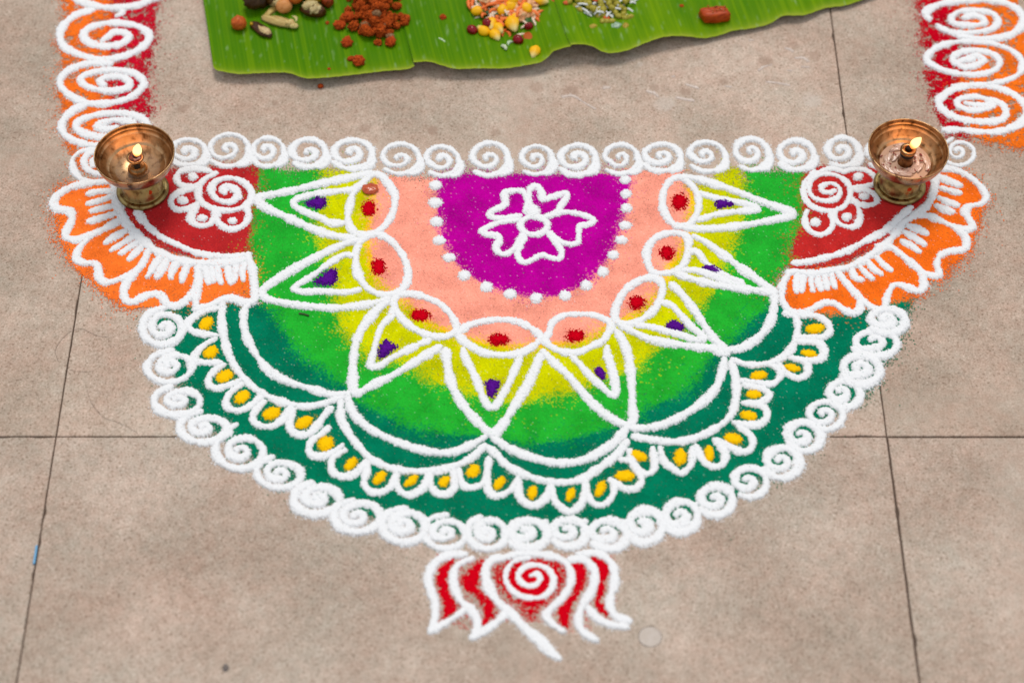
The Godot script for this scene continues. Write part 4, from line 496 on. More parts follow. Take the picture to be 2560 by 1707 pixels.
	["powder_dot", "white powder dot edging the magenta, seventh from the top of the left arm", "powder dot", "white dots around the magenta field", [
		["", "white", [["mound", 0, [-13.8, -50.7, -14.9, -47.4, -17.7, -45.3, -21.2, -45.3, -24, -47.4, -25.1, -50.7, -24.1, -54, -21.3, -56.1, -17.8, -56.1, -14.9, -54]]]],
	]],
	["powder_dot", "white powder dot edging the magenta, eighth from the top of the left arm", "powder dot", "white dots around the magenta field", [
		["", "white", [["mound", 0, [4.2, -43.9, 3.1, -40.7, 0.3, -38.8, -3.2, -38.8, -6, -40.7, -7.1, -43.9, -6, -47.1, -3.2, -49.1, 0.3, -49.1, 3.2, -47.1]]]],
	]],
	["powder_dot", "white powder dot edging the magenta, at the lowest point", "powder dot", "white dots around the magenta field", [
		["", "white", [["mound", 0, [24, -40.3, 22.9, -37, 20.2, -34.9, 16.8, -34.9, 14.1, -37, 13, -40.3, 14.1, -43.6, 16.9, -45.6, 20.2, -45.6, 23, -43.6]]]],
	]],
	["powder_dot", "white powder dot edging the magenta, ninth from the top of the right arm", "powder dot", "white dots around the magenta field", [
		["", "white", [["mound", 0, [45.7, -42.3, 44.7, -39.2, 42.1, -37.2, 38.9, -37.2, 36.3, -39.2, 35.4, -42.3, 36.4, -45.5, 39, -47.5, 42.2, -47.5, 44.8, -45.5]]]],
	]],
	["powder_dot", "white powder dot edging the magenta, eighth from the top of the right arm", "powder dot", "white dots around the magenta field", [
		["", "white", [["mound", 0, [62.2, -52.3, 61.1, -48.9, 58.5, -46.9, 55.3, -46.9, 52.7, -48.9, 51.8, -52.3, 52.9, -55.6, 55.5, -57.6, 58.7, -57.6, 61.3, -55.6]]]],
	]],
	["powder_dot", "white powder dot edging the magenta, seventh from the top of the right arm", "powder dot", "white dots around the magenta field", [
		["", "white", [["mound", 0, [75.1, -65.4, 74.1, -62.1, 71.5, -60, 68.4, -60, 66, -62.1, 65.1, -65.4, 66.1, -68.8, 68.7, -70.9, 71.8, -70.9, 74.3, -68.8]]]],
	]],
	["powder_dot", "white powder dot edging the magenta, sixth from the top of the right arm", "powder dot", "white dots around the magenta field", [
		["", "white", [["mound", 0, [83.6, -81.9, 82.6, -79, 80, -77.2, 76.9, -77.2, 74.4, -79, 73.5, -81.9, 74.6, -84.8, 77.2, -86.6, 80.3, -86.6, 82.8, -84.8]]]],
	]],
	["powder_dot", "white powder dot edging the magenta, fifth from the top of the right arm", "powder dot", "white dots around the magenta field", [
		["", "white", [["mound", 0, [91, -96.8, 89.8, -94.1, 87, -92.5, 83.5, -92.5, 80.8, -94.1, 79.8, -96.8, 80.9, -99.5, 83.8, -101.1, 87.3, -101.1, 90, -99.5]]]],
	]],
	["powder_dot", "white powder dot edging the magenta, fourth from the top of the right arm", "powder dot", "white dots around the magenta field", [
		["", "white", [["mound", 0, [94.5, -111.2, 93.3, -108.4, 90.4, -106.6, 87, -106.6, 84.2, -108.4, 83.2, -111.2, 84.4, -114, 87.3, -115.8, 90.8, -115.8, 93.5, -114]]]],
	]],
	["powder_dot", "white powder dot edging the magenta, third from the top of the right arm", "powder dot", "white dots around the magenta field", [
		["", "white", [["mound", 0, [95.5, -128.9, 94.4, -125.7, 91.7, -123.8, 88.5, -123.8, 86, -125.7, 85.2, -128.9, 86.2, -132, 88.9, -133.9, 92.1, -133.9, 94.6, -132]]]],
	]],
	["powder_dot", "white powder dot edging the magenta, second from the top of the right arm", "powder dot", "white dots around the magenta field", [
		["", "white", [["mound", 0, [95.8, -143.4, 94.7, -140.4, 92.2, -138.5, 89.1, -138.5, 86.6, -140.4, 85.8, -143.4, 86.8, -146.4, 89.4, -148.3, 92.5, -148.3, 95, -146.4]]]],
	]],
	["powder_dot", "white powder dot edging the magenta, first from the top of the right arm", "powder dot", "white dots around the magenta field", [
		["", "white", [["mound", 0, [95.5, -157.8, 94.4, -155, 91.8, -153.3, 88.7, -153.3, 86.3, -155, 85.4, -157.8, 86.4, -160.6, 89, -162.4, 92.1, -162.4, 94.6, -160.6]]]],
	]],
	["powder_lotus", "white lotus with red petal stripes below the curved border", "lotus motif", "", [
		["outer_petal_outline", "white", [["line", 5.9, [-32.5, 182.5, -44.6, 183.4, -52.8, 188.6, -57.2, 197.2, -57.7, 204.8, -55.3, 212.5, -52.8, 221.7, -52.6, 230.9, -54.6, 240.8]], ["line", 5.3, [-55.3, 242, -45.1, 235.8, -36.3, 229.2, -31.9, 225]]]],
		["inner_petal_outline", "white", [["line", 5.9, [-27.9, 186, -37.7, 191.2, -40.5, 198.9, -39.6, 209.1, -35, 219.2, -28.2, 225.9, -24.4, 232.5, -23.6, 239.1, -26.4, 245.7]], ["line", 5.3, [-27.5, 246.9, -19.8, 242.4, -11, 235.8, -5.1, 229.2, -3.2, 224.2]]]],
		["bud_outline", "white", [["line", 6.5, [-5.2, 185.1, -13.5, 186.9, -18, 193.7, -17.9, 202.3, -14.8, 211.6, -9.6, 220, -2.1, 227.5, 6.8, 237.5, 15.6, 247.4, 24.4, 256.3, 31.7, 262.4]], ["line", 6.9, [11.2, 241.6, 19.3, 249, 25.1, 254.7]], ["line", 5.5, [-5.2, 185.1, 3.9, 182.5, 16.8, 182.5, 28.2, 184.3, 37.2, 189.4, 40.8, 198, 39.9, 207.4, 34.5, 216.7, 27.7, 224.2, 23.2, 230, 27.6, 236.7, 34.9, 242.4]]]],
		["inner_petal_outline", "white", [["line", 5.9, [40.3, 186.9, 49.4, 186.9, 55.7, 192.9, 57.4, 200.6, 54.9, 210.8, 50.2, 219.2, 46.3, 227.5, 45.4, 235.8, 48.9, 243.3, 56.9, 248.6]]]],
		["outer_petal_outline", "white", [["line", 5.7, [46.4, 182.5, 60.1, 182.1, 67.5, 187.7, 71, 197.2, 70.3, 207.4, 67.4, 217.5, 67.9, 225.9, 72.2, 231.7, 80.3, 234.2]], ["line", 5.4, [52.3, 224.2, 57.3, 231.7, 66.1, 236.7, 77.9, 239.1]]]],
		["bud_spiral", "white", [["line", 4.7, [12.9, 199.7, 17.5, 198, 19.3, 202.3, 15.2, 207.4, 8.4, 206.5, 4.3, 200.6, 7.7, 193.7, 15.3, 191.2, 23.6, 193.7, 28.4, 200.6, 27.5, 209.1, 21.1, 215.8, 11.4, 216.7, 1.6, 212.5, -4, 204, -3.3, 194.6, 2.4, 187.7, 11.5, 185.6]]]],
		["red_stripe", "red_grain!", [["mound", 0, [-38.5, 184.3, -45.3, 187.7, -51.2, 195.5, -52.5, 202.3, -50.8, 211.6, -46.8, 223.4, -47.4, 230.9, -50.3, 235, -43, 230.9, -37.8, 225.9, -38.7, 220, -43.3, 212.5, -44.3, 202.3, -42.9, 193.7]]]],
		["red_stripe", "red_grain!", [["mound", 0, [-18.8, 186.9, -24.8, 189.4, -32.3, 197.2, -35.2, 202.3, -32.8, 210.8, -26.1, 214.1, -21.5, 221.7, -19.2, 230, -22.8, 236.7, -17.6, 237.9, -12.5, 230.9, -12.6, 220, -17.8, 214.1, -22.4, 209.1, -21.7, 198.9]]]],
		["red_stripe", "red_grain!", [["mound", 0, [-11.9, 197.2, -6.7, 189.4, 5.4, 186, 20.6, 185.1, 34.2, 190.3, 37.1, 197.2, 32.4, 210.8, 24.8, 220, 18, 225.9, 15, 232.5, 11.3, 232.5, 3.9, 221.7, -5.1, 214.1, -11.1, 205.7]]]],
		["red_stripe", "red_grain!", [["mound", 0, [38.7, 190.3, 49.3, 189.4, 51.4, 197.2, 49.7, 207.4, 44.2, 217.5, 39.6, 227.5, 39.4, 238.3, 37.1, 240.8, 32.8, 235.8, 32.2, 224.2, 39.8, 215, 43, 204.8, 43.1, 197.2]]]],
		["red_stripe", "red_grain!", [["mound", 0, [52.5, 181.7, 60, 185.1, 65.9, 190.3, 69.6, 193.7, 65.6, 200.6, 63.9, 210.8, 61.4, 217.5, 64.2, 224.2, 65.5, 230.9, 59.7, 227.5, 56.9, 220.9, 58.7, 207.4, 59.7, 197.2, 56.9, 188.6]]]],
	]],
]
const STAINS := [
	[-270.9, -235.6, 5.3, 150, 122, 104, 0.5, 0],
	[-195.1, -241.8, 3.3, 150, 122, 104, 0.5, 0],
	[-120.5, -213.7, 5.9, 150, 122, 104, 0.4, 0],
	[-192.8, -222.4, 2.9, 150, 122, 104, 0.3, 0],
	[-64.8, -211.1, 5.2, 150, 122, 104, 0.55, 0],
	[-13.3, -209.4, 4.6, 150, 122, 104, 0.4, 0],
	[47.9, -254.3, 8.6, 150, 122, 104, 0.45, 0],
	[117.5, -258.7, 4.6, 150, 122, 104, 0.4, 0],
	[143.7, -253.4, 5.3, 150, 122, 104, 0.45, 0],
	[175.8, -264.6, 4.3, 150, 122, 104, 0.4, 0],
	[211.5, -288.7, 7.4, 150, 122, 104, 0.4, 0],
	[237.5, -307.2, 4.7, 150, 122, 104, 0.35, 0],
	[254.1, -294.2, 6, 150, 122, 104, 0.4, 0],
	[220.6, -264.6, 6.6, 150, 122, 104, 0.3, 0],
	[76.3, -264.6, 3, 150, 122, 104, 0.3, 0],
	[19.9, -259.6, 6.6, 150, 122, 104, 0.3, 0],
	[76.2, -260.1, 2, 205, 196, 186, 0.35, 0],
	[106.9, -285, 3, 205, 196, 186, 0.35, 0],
	[247, -244.5, 9.2, 205, 196, 186, 0.35, 0],
	[125, -240, 9.9, 205, 196, 186, 0.35, 0]]
const PAINTED_GLINTS := [  # light caught by dents in the tile, drawn as pale slivers
	[2.8, [41.8, -248.2, 48.6, -249.8, 54.1, -246.7]],
	[1.8199999999999998, [54.1, -246.7, 60.7, -240.7, 68.4, -234.7]],
	[2.52, [75.7, -258.1, 80.8, -258.9]],
	[2.8, [111.6, -254.3, 117.2, -252.8, 120.4, -249]],
	[2.8, [136, -247.5, 141.5, -246, 149.8, -244]],
	[2.52, [144.6, -262.3, 149.6, -259.7, 154, -257.7]],
	[2.52, [176.6, -260.1, 181.4, -259.2]],
	[1.9599999999999997, [205.5, -277.3, 209.2, -281.2, 216.8, -284.3]],
	[2.52, [211.9, -264.7, 219.2, -263.9, 229.7, -261.2]],
	[2.8, [230.3, -303.1, 234.2, -302, 235.9, -299.2]],
	[2.6599999999999997, [237.9, -292.1, 244.2, -292.1, 248.4, -288.2]],
	[1.54, [241.6, -282, 247.8, -281.7]],
	[1.4, [229.4, -278.1, 234.4, -277.3]],
	[2.52, [200.6, -313.1, 203.5, -312.7]],
	[2.52, [133.5, -270.7, 135.1, -271.2]]]
const LEAF := [
	[-247.7, 9.7, -273.1, -245.4, 9.7, -269.5, -240.4, 9.2, -268.1, -225.7, 8.7, -265.5, -210.9, 8.7, -266.4, -186.8, 8.7, -267, -174.1, 9.7, -261.1, -166.8, 9.7, -259.6, -148.5, 8.7, -262.1, -127, 7.6, -266.4, -105, 7.6, -270, -88.7, 8.7, -270.6, -83.4, 9.7, -271.7, -80.8, 9.7, -273.5],
	[-81.4, 11.7, -275, -80.3, 11.7, -275, -76.1, 12.2, -275.2, -67.8, 12.7, -274.7, -56.9, 10.7, -272.1, -45.7, 8.7, -270.4, -27.5, 8.7, -271.1, -5.6, 7.6, -272.1, 12.9, 8.7, -274.9, 23.9, 9.7, -277.2, 29.9, 11.7, -281.1, 34.2, 13.8, -285.3, 42.1, 15.8, -287.2, 49.4, 16.8, -288.7],
	[48.9, 16.8, -289, 49.6, 16.8, -289.2, 57.1, 15.8, -290.9, 66.5, 13.8, -290.6, 75.5, 10.7, -287.1, 82.6, 8.7, -287.5, 85.3, 8.7, -287.7, 96.7, 8.7, -290.9, 110.6, 9.7, -297.7, 125.5, 10.7, -303.7, 137.1, 9.7, -306.3, 148.8, 6.6, -308.6, 161.5, 3.6, -309.7, 174.7, 2.5, -314, 187.4, 3.6, -318.6, 201.5, 2.5, -321.9, 216.8, 2.5, -326.8, 225, 4.6, -331.2, 230.9, 5.6, -334.2, 248.5, 4.6, -335.9, 267, 2.5, -346.1, 284.7, 2.5, -349.4, 300.5, 2.5, -356.6, 315.6, 3, -363.8, 352.2, 3.6, -383.2],
]
const CRUMBS := [
	[-149, 4, -359.9, 3.7],
	[-139.5, 4, -341.7, 3.4],
	[-141.7, 4, -331.3, 4.1],
	[-126.6, 4, -319.1, 3.3],
	[-118.3, 4, -322.8, 4],
	[-111.9, 4, -313.5, 3.7],
	[-112.5, 4, -303.3, 3.3],
	[-98, 4, -322.8, 3.9],
	[-95, 4, -334.6, 3.3],
	[-90.9, 4, -331.3, 3.8],
	[-97.1, 4, -346.5, 3.3],
	[-95.8, 4, -356.1, 3.3],
	[-102.6, 4, -309.8, 3.8],
	[-107.6, 4, -326.6, 4.4],
	[-123.8, 4, -332.3, 3.4],
	[-133.6, 4, -346.5, 3.5],
	[-91.4, 4, -326.6, 4.1],
	[-103.5, 10.7, -345.6, 1.6],
	[-120.6, 5.4, -340.8, 3.4],
	[-112.9, 13.6, -348.2, 2.2],
	[-112.9, 10.5, -364.6, 2.2],
	[-126.7, 4.5, -373.3, 2.2],
	[-106.9, 8.6, -341.4, 2.8],
	[-139.6, 4.3, -354.3, 2.2],
	[-110.8, 6.6, -330.6, 4.2],
	[-120.2, 8.8, -350.9, 4.2],
	[-104, 4.4, -315.2, 3.4],
	[-110.5, 6.3, -316.3, 5],
	[-109, 9.2, -367.5, 2.8],
	[-120.8, 12, -337.9, 1.6],
	[-107.3, 8.4, -320.1, 3.4],
	[-116.8, 7.7, -327.5, 4.2],
	[-118.3, 8.5, -310.5, 2.8],
	[-120.4, 13.8, -345.6, 2.8],
	[-138.4, 4.2, -366.8, 1.6],
	[-113.8, 9, -325.8, 3.4],
	[-108.9, 8.1, -368.4, 4.2],
	[-117, 10.7, -343.4, 5],
	[-110.9, 7.8, -347.3, 3.4],
	[-111.5, 6.4, -364, 2.2],
	[-118.4, 13.9, -366.9, 2.2],
	[-116.4, 8.7, -346.2, 4.2],
	[-115.9, 5.6, -355.7, 4.2],
	[-101.6, 6.8, -327.9, 5],
	[-120.1, 6, -325, 3.4],
	[-125.9, 5.5, -350.6, 2.2],
	[-109.3, 5.1, -348.5, 4.2],
	[-117.1, 5.3, -366.8, 2.8],
	[-116.1, 4.9, -337.7, 2.2],
	[-121.2, 7.6, -357.9, 2.8],
	[-120.3, 5.2, -346.2, 3.4],
	[-105.1, 4.6, -346.2, 1.6],
	[-115.5, 13.2, -320.9, 3.4],
	[-113.8, 15.3, -364.7, 4.2],
	[-121.5, 10.9, -347.6, 1.6],
	[-115.6, 5.2, -335.6, 2.8],
	[-124.3, 11.5, -337.1, 2.8],
	[-113.7, 8.1, -324.1, 2.2],
	[-128.2, 9, -333.7, 2.2],
	[-109.2, 6.3, -328.4, 4.2],
	[-134, 6.7, -343.6, 1.6],
	[-113.7, 11.2, -358, 2.8],
	[-127.2, 10.5, -342.6, 2.8],
	[-107.7, 5.9, -361.7, 2.2],
	[-119.1, 9.4, -350.6, 4.2],
	[-109.1, 12.1, -328, 1.6],
	[-125.4, 4.5, -324.3, 3.4],
	[-113, 6.1, -345.1, 5],
	[-133.3, 7.3, -353.1, 5],
	[-123.2, 7.1, -314.7, 2.2],
	[-109, 4.1, -314.7, 4.2],
	[-101.6, 8.6, -363.7, 3.4],
	[-126.2, 6.6, -333.3, 4.2],
	[-117.4, 8.2, -322.7, 1.6],
	[-116, 15.5, -332.5, 3.4],
	[-108.9, 4.1, -322.1, 2.2],
	[-117.3, 7, -356, 4.2],
	[-121.5, 4.3, -324.5, 5],
	[-105.2, 7.5, -351.6, 4.2],
	[-110.4, 8.8, -320.5, 2.2],
	[-127.4, 7.6, -340.1, 1.6],
	[-103.5, 9.5, -333.4, 2.2],
	[-129.8, 6.9, -363.7, 5],
	[-112.8, 10.4, -327.9, 3.4],
	[-113.2, 5.3, -326.6, 4.2],
	[-111.3, 5, -374.1, 3.4],
	[-113.2, 13.2, -332.6, 1.6],
	[-129.4, 7, -342.4, 5],
	[-111.7, 9.5, -354.4, 3.4],
	[-123.4, 11.7, -336.6, 2.8],
	[-115.3, 9.6, -313.7, 2.2],
	[-114, 9.2, -364.6, 1.6],
	[-120.3, 8.4, -330.6, 2.2],
	[-124, 4.6, -320.2, 5],
	[-131.6, 5.7, -335, 2.8],
	[-97.1, 7.1, -360.5, 3.4],
	[-133.3, 4.3, -321.3, 5],
	[-113.1, 10.1, -344, 2.8],
	[-121.7, 7.6, -347.2, 1.6],
	[-116.2, 9.5, -336.8, 1.6],
	[-118.2, 10, -347, 2.8],
	[-118.5, 8.2, -311.2, 1.6],
	[-117.6, 7.4, -368.9, 2.2],
	[-116.3, 15.2, -339.4, 2.8],
	[-110.9, 9.7, -346, 4.2],
	[-132, 4.3, -371.8, 5],
	[-123.4, 12.2, -357.6, 2.8],
	[-102.4, 4.3, -326.5, 2.2],
	[-122.3, 12.5, -364.8, 3.4],
	[-112.8, 7.8, -316, 1.6],
	[-124.9, 5.4, -369.3, 1.6],
	[-117.5, 15.2, -354.7, 5],
	[-122.5, 8.8, -354.3, 2.2],
	[-100.5, 8.1, -356.3, 2.8],
	[-113.4, 16.1, -333.2, 4.2],
	[-115, 16, -335.2, 1.6],
	[-123.7, 8.7, -331.2, 3.4],
	[-127.5, 5, -315.3, 2.2],
	[-106.2, 7, -321.9, 5],
	[-117.3, 16, -356.5, 1.6],
	[-114.2, 15.3, -326.5, 3.4],
	[-118.8, 5, -366.3, 3.4],
	[-106.4, 5.9, -357.7, 2.8],
	[-128.8, 5.3, -373.6, 2.8],
	[-122.4, 8.3, -312.6, 4.2],
	[-114.3, 4.4, -356.6, 2.8],
	[-115.5, 5.1, -355.2, 2.8],
	[-110, 6, -343.6, 4.2],
	[-114.9, 4.9, -324.9, 4.2],
	[-122.2, 4.2, -374.9, 2.8],
	[-117.8, 8.8, -312.4, 2.2],
	[-118.5, 11.9, -327.9, 4.2],
	[-122.1, 4.7, -314.7, 5],
	[-110.3, 5.5, -336.8, 5],
	[-104.3, 10.2, -324.8, 2.2],
	[-124.1, 7, -317, 4.2],
	[-106.1, 6.5, -322.8, 5],
	[-131.6, 7.2, -331.1, 2.2],
	[-112.5, 15.6, -325.6, 3.4],
	[-113.8, 7.5, -321.2, 5],
	[-104.5, 5.8, -360.2, 3.4],
	[-113.8, 8.7, -322.4, 4.2],
	[-112.1, 12.6, -335.5, 3.4],
	[-119.8, 4.8, -360.8, 2.8],
	[-114.8, 12.1, -354.7, 3.4],
	[-99.3, 5.8, -344.4, 3.4],
	[-110, 10.2, -368.5, 2.2],
	[-122, 5.5, -371.3, 2.8],
	[-125.2, 5.1, -337.1, 3.4],
	[-130.4, 5.7, -372.2, 5],
	[-110.1, 11.4, -339, 2.8],
	[-111.9, 9.2, -342.8, 1.6],
	[-104, 4.6, -357.2, 3.4],
	[-117.8, 9.7, -370.9, 4.2],
	[-106, 5.6, -358.9, 2.2],
	[-119.8, 5, -372, 5],
	[-119.2, 6.7, -322.9, 1.6],
	[-117.4, 6.8, -318, 1.6],
	[-123.7, 12.6, -358.8, 5],
	[-125.5, 6.9, -365.8, 2.8],
	[-114.5, 8, -366, 2.8],
	[-116.3, 15.8, -358, 5],
	[-137.3, 6, -375, 2.8],
	[-122, 6.7, -311.9, 2.8],
	[-107.8, 7.6, -315.5, 1.6]]
const SALAD := [
	["corn_kernel", -8.5, 9, -336.8, 6.5, 1.2, 0.3],
	["corn_kernel", 11, 8, -338.9, 6.6, 2.2, 0.2],
	["corn_kernel", 1.6, 6, -321.6, 8.2, -1.3, 0.25],
	["corn_kernel", -15.9, 6, -322.6, 6.4, -1.6, 0.4],
	["corn_kernel", -11.4, 6, -317.4, 6, -1, 0],
	["corn_kernel", -28.8, 5, -338.7, 6.2, 0.3, 0],
	["corn_kernel", -1, 9, -341.5, 6.6, 0.6, 0.3],
	["corn_kernel", 23.9, 6, -349.8, 7, -0.3, 0],
	["corn_kernel", 19.8, 6, -353.5, 6, 2, 0],
	["corn_kernel", 3.1, 6, -330.9, 5.5, 1, 0],
	["corn_kernel", 0.9, 12, -346.4, 6, 1, 0.2],
	["corn_kernel", -5.5, 12, -352.2, 6, 2, 0.2],
	["carrot_shred", -25, 10, -343.7, 17, -1.1, 0],
	["carrot_shred", -19.4, 12, -346.9, 18, -0.1, 0],
	["carrot_shred", -12.6, 9, -325.3, 17, -0.6, 0.2],
	["carrot_shred", -7.7, 8, -331, 12, 0.3, 0],
	["carrot_shred", 6.5, 12, -335.3, 16, 1.1, 0],
	["carrot_shred", 10.3, 12, -343.7, 15, 1.2, 0],
	["carrot_shred", -15.6, 12, -341.1, 16, 0.2, 0],
	["carrot_shred", -9.6, 6, -321.6, 11, 0.5, 0],
	["carrot_shred", -7.7, 5, -315.3, 9, 1.2, 0],
	["carrot_shred", 23, 6, -337.2, 9, 1.0, 0],
	["carrot_shred", 18.5, 8, -335.7, 10, -0.6, 0],
	["carrot_shred", 1.3, 9, -334.7, 10, 0.5, 0],
	["carrot_shred", -36.4, 6, -349.8, 17, 1.5, 0],
	["carrot_shred", -33, 7, -349.9, 17, 1.4, 0],
	["carrot_shred", -10, 13, -343.8, 15, 0.3, 0],
	["carrot_shred", 4.3, 12, -342.7, 13, -0.5, 0],
	["carrot_shred", 21.9, 5, -331.4, 8, 1.5, 0],
	["carrot_shred", -2.8, 4, -314.7, 8, -1, 0],
	["coconut_shred", -30.6, 9, -342.6, 9, 0.4, 0],
	["coconut_shred", -12.6, 14, -343.8, 12, 0.1, 0],
	["coconut_shred", -16.7, 9, -337.8, 10, -0.5, 0],
	["coconut_shred", -14.8, 9, -333.7, 9, 0.6, 0],
	["coconut_shred", -3.2, 7, -333.6, 8, -0.3, 0],
	["coconut_shred", 5.7, 9, -335.7, 10, 1.0, 0],
	["coconut_shred", 10.2, 7, -325.8, 12, -0.8, 0],
	["coconut_shred", 11, 6, -322.1, 9, 0.5, 0],
	["coconut_shred", 15.5, 10, -346.8, 11, -0.9, 0],
	["coconut_shred", 18.5, 8, -339.9, 10, 0.3, 0],
	["coconut_shred", 14, 8, -336.8, 8, 0.5, 0],
	["coconut_shred", 18.5, 6, -327.8, 11, -1.2, 0],
	["coconut_shred", 20.7, 6, -334, 8, 0.8, 0],
	["coconut_shred", -6.2, 4, -312.7, 8, 1.1, 0],
	["coconut_shred", 7.2, 4, -314.2, 10, 0.1, 0],
	["coconut_shred", -19.7, 5, -331.4, 7, -0.7, 0],
	["coconut_shred", -4.7, 6, -324.7, 8, 0.2, 0],
	["coconut_shred", 2.4, 12, -340.1, 9, 0.9, 0],
	["coconut_shred", -7.7, 12, -339, 9, -0.2, 0],
	["coconut_shred", -7.7, 4, -306, 7, -0.6, 0],
	["coconut_shred", -29.5, 4, -334, 5, 0.3, 0],
	["coriander_leaf", -21.2, 9, -339.4, 6, 1.4, 0],
	["coriander_leaf", -26.9, 7, -339.9, 5, 0.3, 0],
	["coriander_leaf", 14.3, 7, -329.9, 7, 1.5, 0.4],
	["coriander_leaf", 10.6, 7, -332.5, 4.5, 0.8, 0],
	["coriander_leaf", -1, 7, -330.4, 5, 0.3, 0],
	["coriander_leaf", 21.2, 8, -349.9, 4, 0.9, 0],
	["pomegranate_seed", 20.1, 6, -346.1, 3.5, 0.2, 0],
	["pomegranate_seed", 14.3, 5, -321, 4, 0.4, 0],
	["pomegranate_seed", -0.2, 10, -348.4, 4, 0.4, 0],
	["mixed_bit", -21.3, 9, -347.8, 7, 0, 0],
	["mixed_bit", -10.8, 5, -344.5, 8, 0, 0],
	["mixed_bit", -0.6, 5, -341.3, 8, 0, 0],
	["mixed_bit", 6.9, 4, -333.4, 8, 0, 0],
	["mixed_bit", 14.4, 4, -345.5, 8, 0, 0],
	["mixed_bit", -4.4, 4, -332.4, 7, 0, 0],
	["mixed_bit", 8.8, 6, -351.4, 9, 0, 0],
	["mixed_bit", -4.4, 7, -353, 9, 0, 0],
	["mixed_bit", -10, 3, -327.6, 5, 0, 0],
	["mixed_bit", 16.3, 3, -336, 6, 0, 0],
	["mixed_bit", -17.6, 7, -355.2, 9, 0, 0],
	["mixed_bit", -2.5, 8, -355.2, 10, 0, 0],
	["mixed_bit", 12.6, 7, -356.2, 9, 0, 0],
	["mixed_bit", -21.3, 3, -342.3, 5, 0, 0],
	["carrot_shred", -5.8, 13.2, -338.5, 5.3, -1.5, 0.2],
	["coconut_shred", 8.5, 9.9, -345.6, 6.9, 1.0, -0.0],
	["coriander_leaf", -11.5, 10.7, -332.1, 3.1, 0.5, -0.3],
	["carrot_shred", -12.4, 8.7, -330, 5.1, 1.1, -0.0],
	["coriander_leaf", -11.9, 9.5, -330.7, 3.2, -0.2, 0.3],
	["coriander_leaf", -1.5, 11.3, -345.6, 2.9, -0.6, 0.0],
	["coconut_shred", -3.1, 12.3, -338.9, 7.3, 1.2, 0.1],
	["coconut_shred", -17.5, 9.8, -331.8, 8.9, 1.2, 0.0],
	["carrot_shred", -8.9, 8.6, -327.7, 5.3, 1.1, 0.3],
	["carrot_shred", -15.3, 10.5, -350.7, 5.6, -0.6, 0.2],
	["coconut_shred", -4.4, 12, -331.5, 6.3, 1.1, 0.3],
	["coriander_leaf", -9.6, 11.6, -335.6, 2.1, 0.3, -0.3],
	["coconut_shred", -2.9, 9.5, -334.2, 8.5, -0.6, 0.3],
	["carrot_shred", -16.8, 10.6, -336.1, 7.2, 0.4, 0.3],
	["coconut_shred", 2.6, 11.1, -336, 6.0, -0.6, 0.3],
	["coconut_shred", -22.6, 9, -354.9, 5.1, 0.3, 0.1],
	["carrot_shred", -9.1, 12.3, -349.8, 7.7, -0.4, 0.1],
	["carrot_shred", -7.2, 14.8, -347.3, 6.0, -0.1, 0.1],
	["coconut_shred", -9.6, 11.6, -341.8, 6.5, 0.3, -0.1],
	["carrot_shred", -22.4, 9.4, -353.9, 6.2, -0.8, 0.2],
	["coconut_shred", 7.9, 8.9, -347.3, 7.8, -1.2, -0.1],
	["coriander_leaf", -18.8, 9, -340.4, 2.5, 0.5, 0.2],
	["coconut_shred", 13.3, 7, -342, 7.1, -0.9, 0.2],
	["carrot_shred", -2.8, 12.4, -342.4, 8.2, -0.5, -0.2],
	["carrot_shred", -13.7, 10.5, -343.8, 6.4, -0.2, -0.0],
	["coconut_shred", -30.6, 7.3, -351.7, 8.5, 1.5, -0.0],
	["carrot_shred", 0.9, 9.2, -330, 7.1, -0.6, -0.1],
	["coconut_shred", -10.9, 12.3, -344.2, 6.1, 0.9, -0.3],
	["carrot_shred", 6.2, 8.7, -355.1, 6.2, 0.5, 0.0],
	["coriander_leaf", -16.5, 10.8, -339.4, 2.5, -0.7, 0.2],
	["coconut_shred", -28.5, 7.3, -345.1, 8.3, -1.0, 0.2],
	["carrot_shred", 1, 12, -351.9, 5.2, -0.7, -0.1],
	["coconut_shred", -28.6, 7.1, -339.4, 8.1, -1.5, -0.3],
	["coriander_leaf", -2.5, 13, -348.8, 2.1, 0.0, -0.1],
	["coconut_shred", -2.4, 12.3, -341.3, 7.3, -0.4, -0.2],
	["carrot_shred", -10, 11.4, -334.1, 5.3, -1.0, -0.1],
	["carrot_shred", -1.4, 10.3, -333.6, 8.2, 0.4, -0.0],
	["coconut_shred", -17, 9.2, -331.4, 6.8, -0.8, 0.0],
	["coconut_shred", 3.4, 8.6, -332.2, 6.7, 1.1, 0.3],
	["coconut_shred", 11.8, 7.3, -348.1, 8.3, 0.5, 0.2],
	["carrot_shred", -2.1, 8.6, -330.9, 7.4, -1.5, -0.2],
	["coriander_leaf", -1.8, 10.5, -350.4, 2.0, 1.0, -0.2],
	["carrot_shred", -5.5, 9.7, -326.2, 8.8, 0.2, 0.2],
	["carrot_shred", 13.6, 6.9, -340.1, 8.0, 1.3, -0.3],
	["carrot_shred", -2.2, 12.9, -340.3, 6.0, -1.0, -0.2],
	["coconut_shred", -22.5, 8.7, -342.2, 6.4, -0.2, -0.3],
	["coriander_leaf", -20.8, 9.1, -338.3, 3.1, -1.0, 0.1],
	["coconut_shred", -6.3, 13.4, -333.4, 8.6, -1.1, -0.2],
	["coriander_leaf", -25.5, 6.9, -332.2, 2.7, 0.7, -0.2],
	["coconut_shred", -7.9, 11, -333.5, 7.8, 1.4, -0.1],
	["coconut_shred", 1.2, 10, -330.5, 7.3, -0.7, -0.2],
	["coconut_shred", 7, 8.9, -342.4, 6.3, 0.8, -0.2],
	["carrot_shred", -23.6, 9.2, -339.2, 7.2, -0.1, 0.1],
	["coconut_shred", -4.8, 9.2, -326.3, 8.8, -0.1, -0.2],
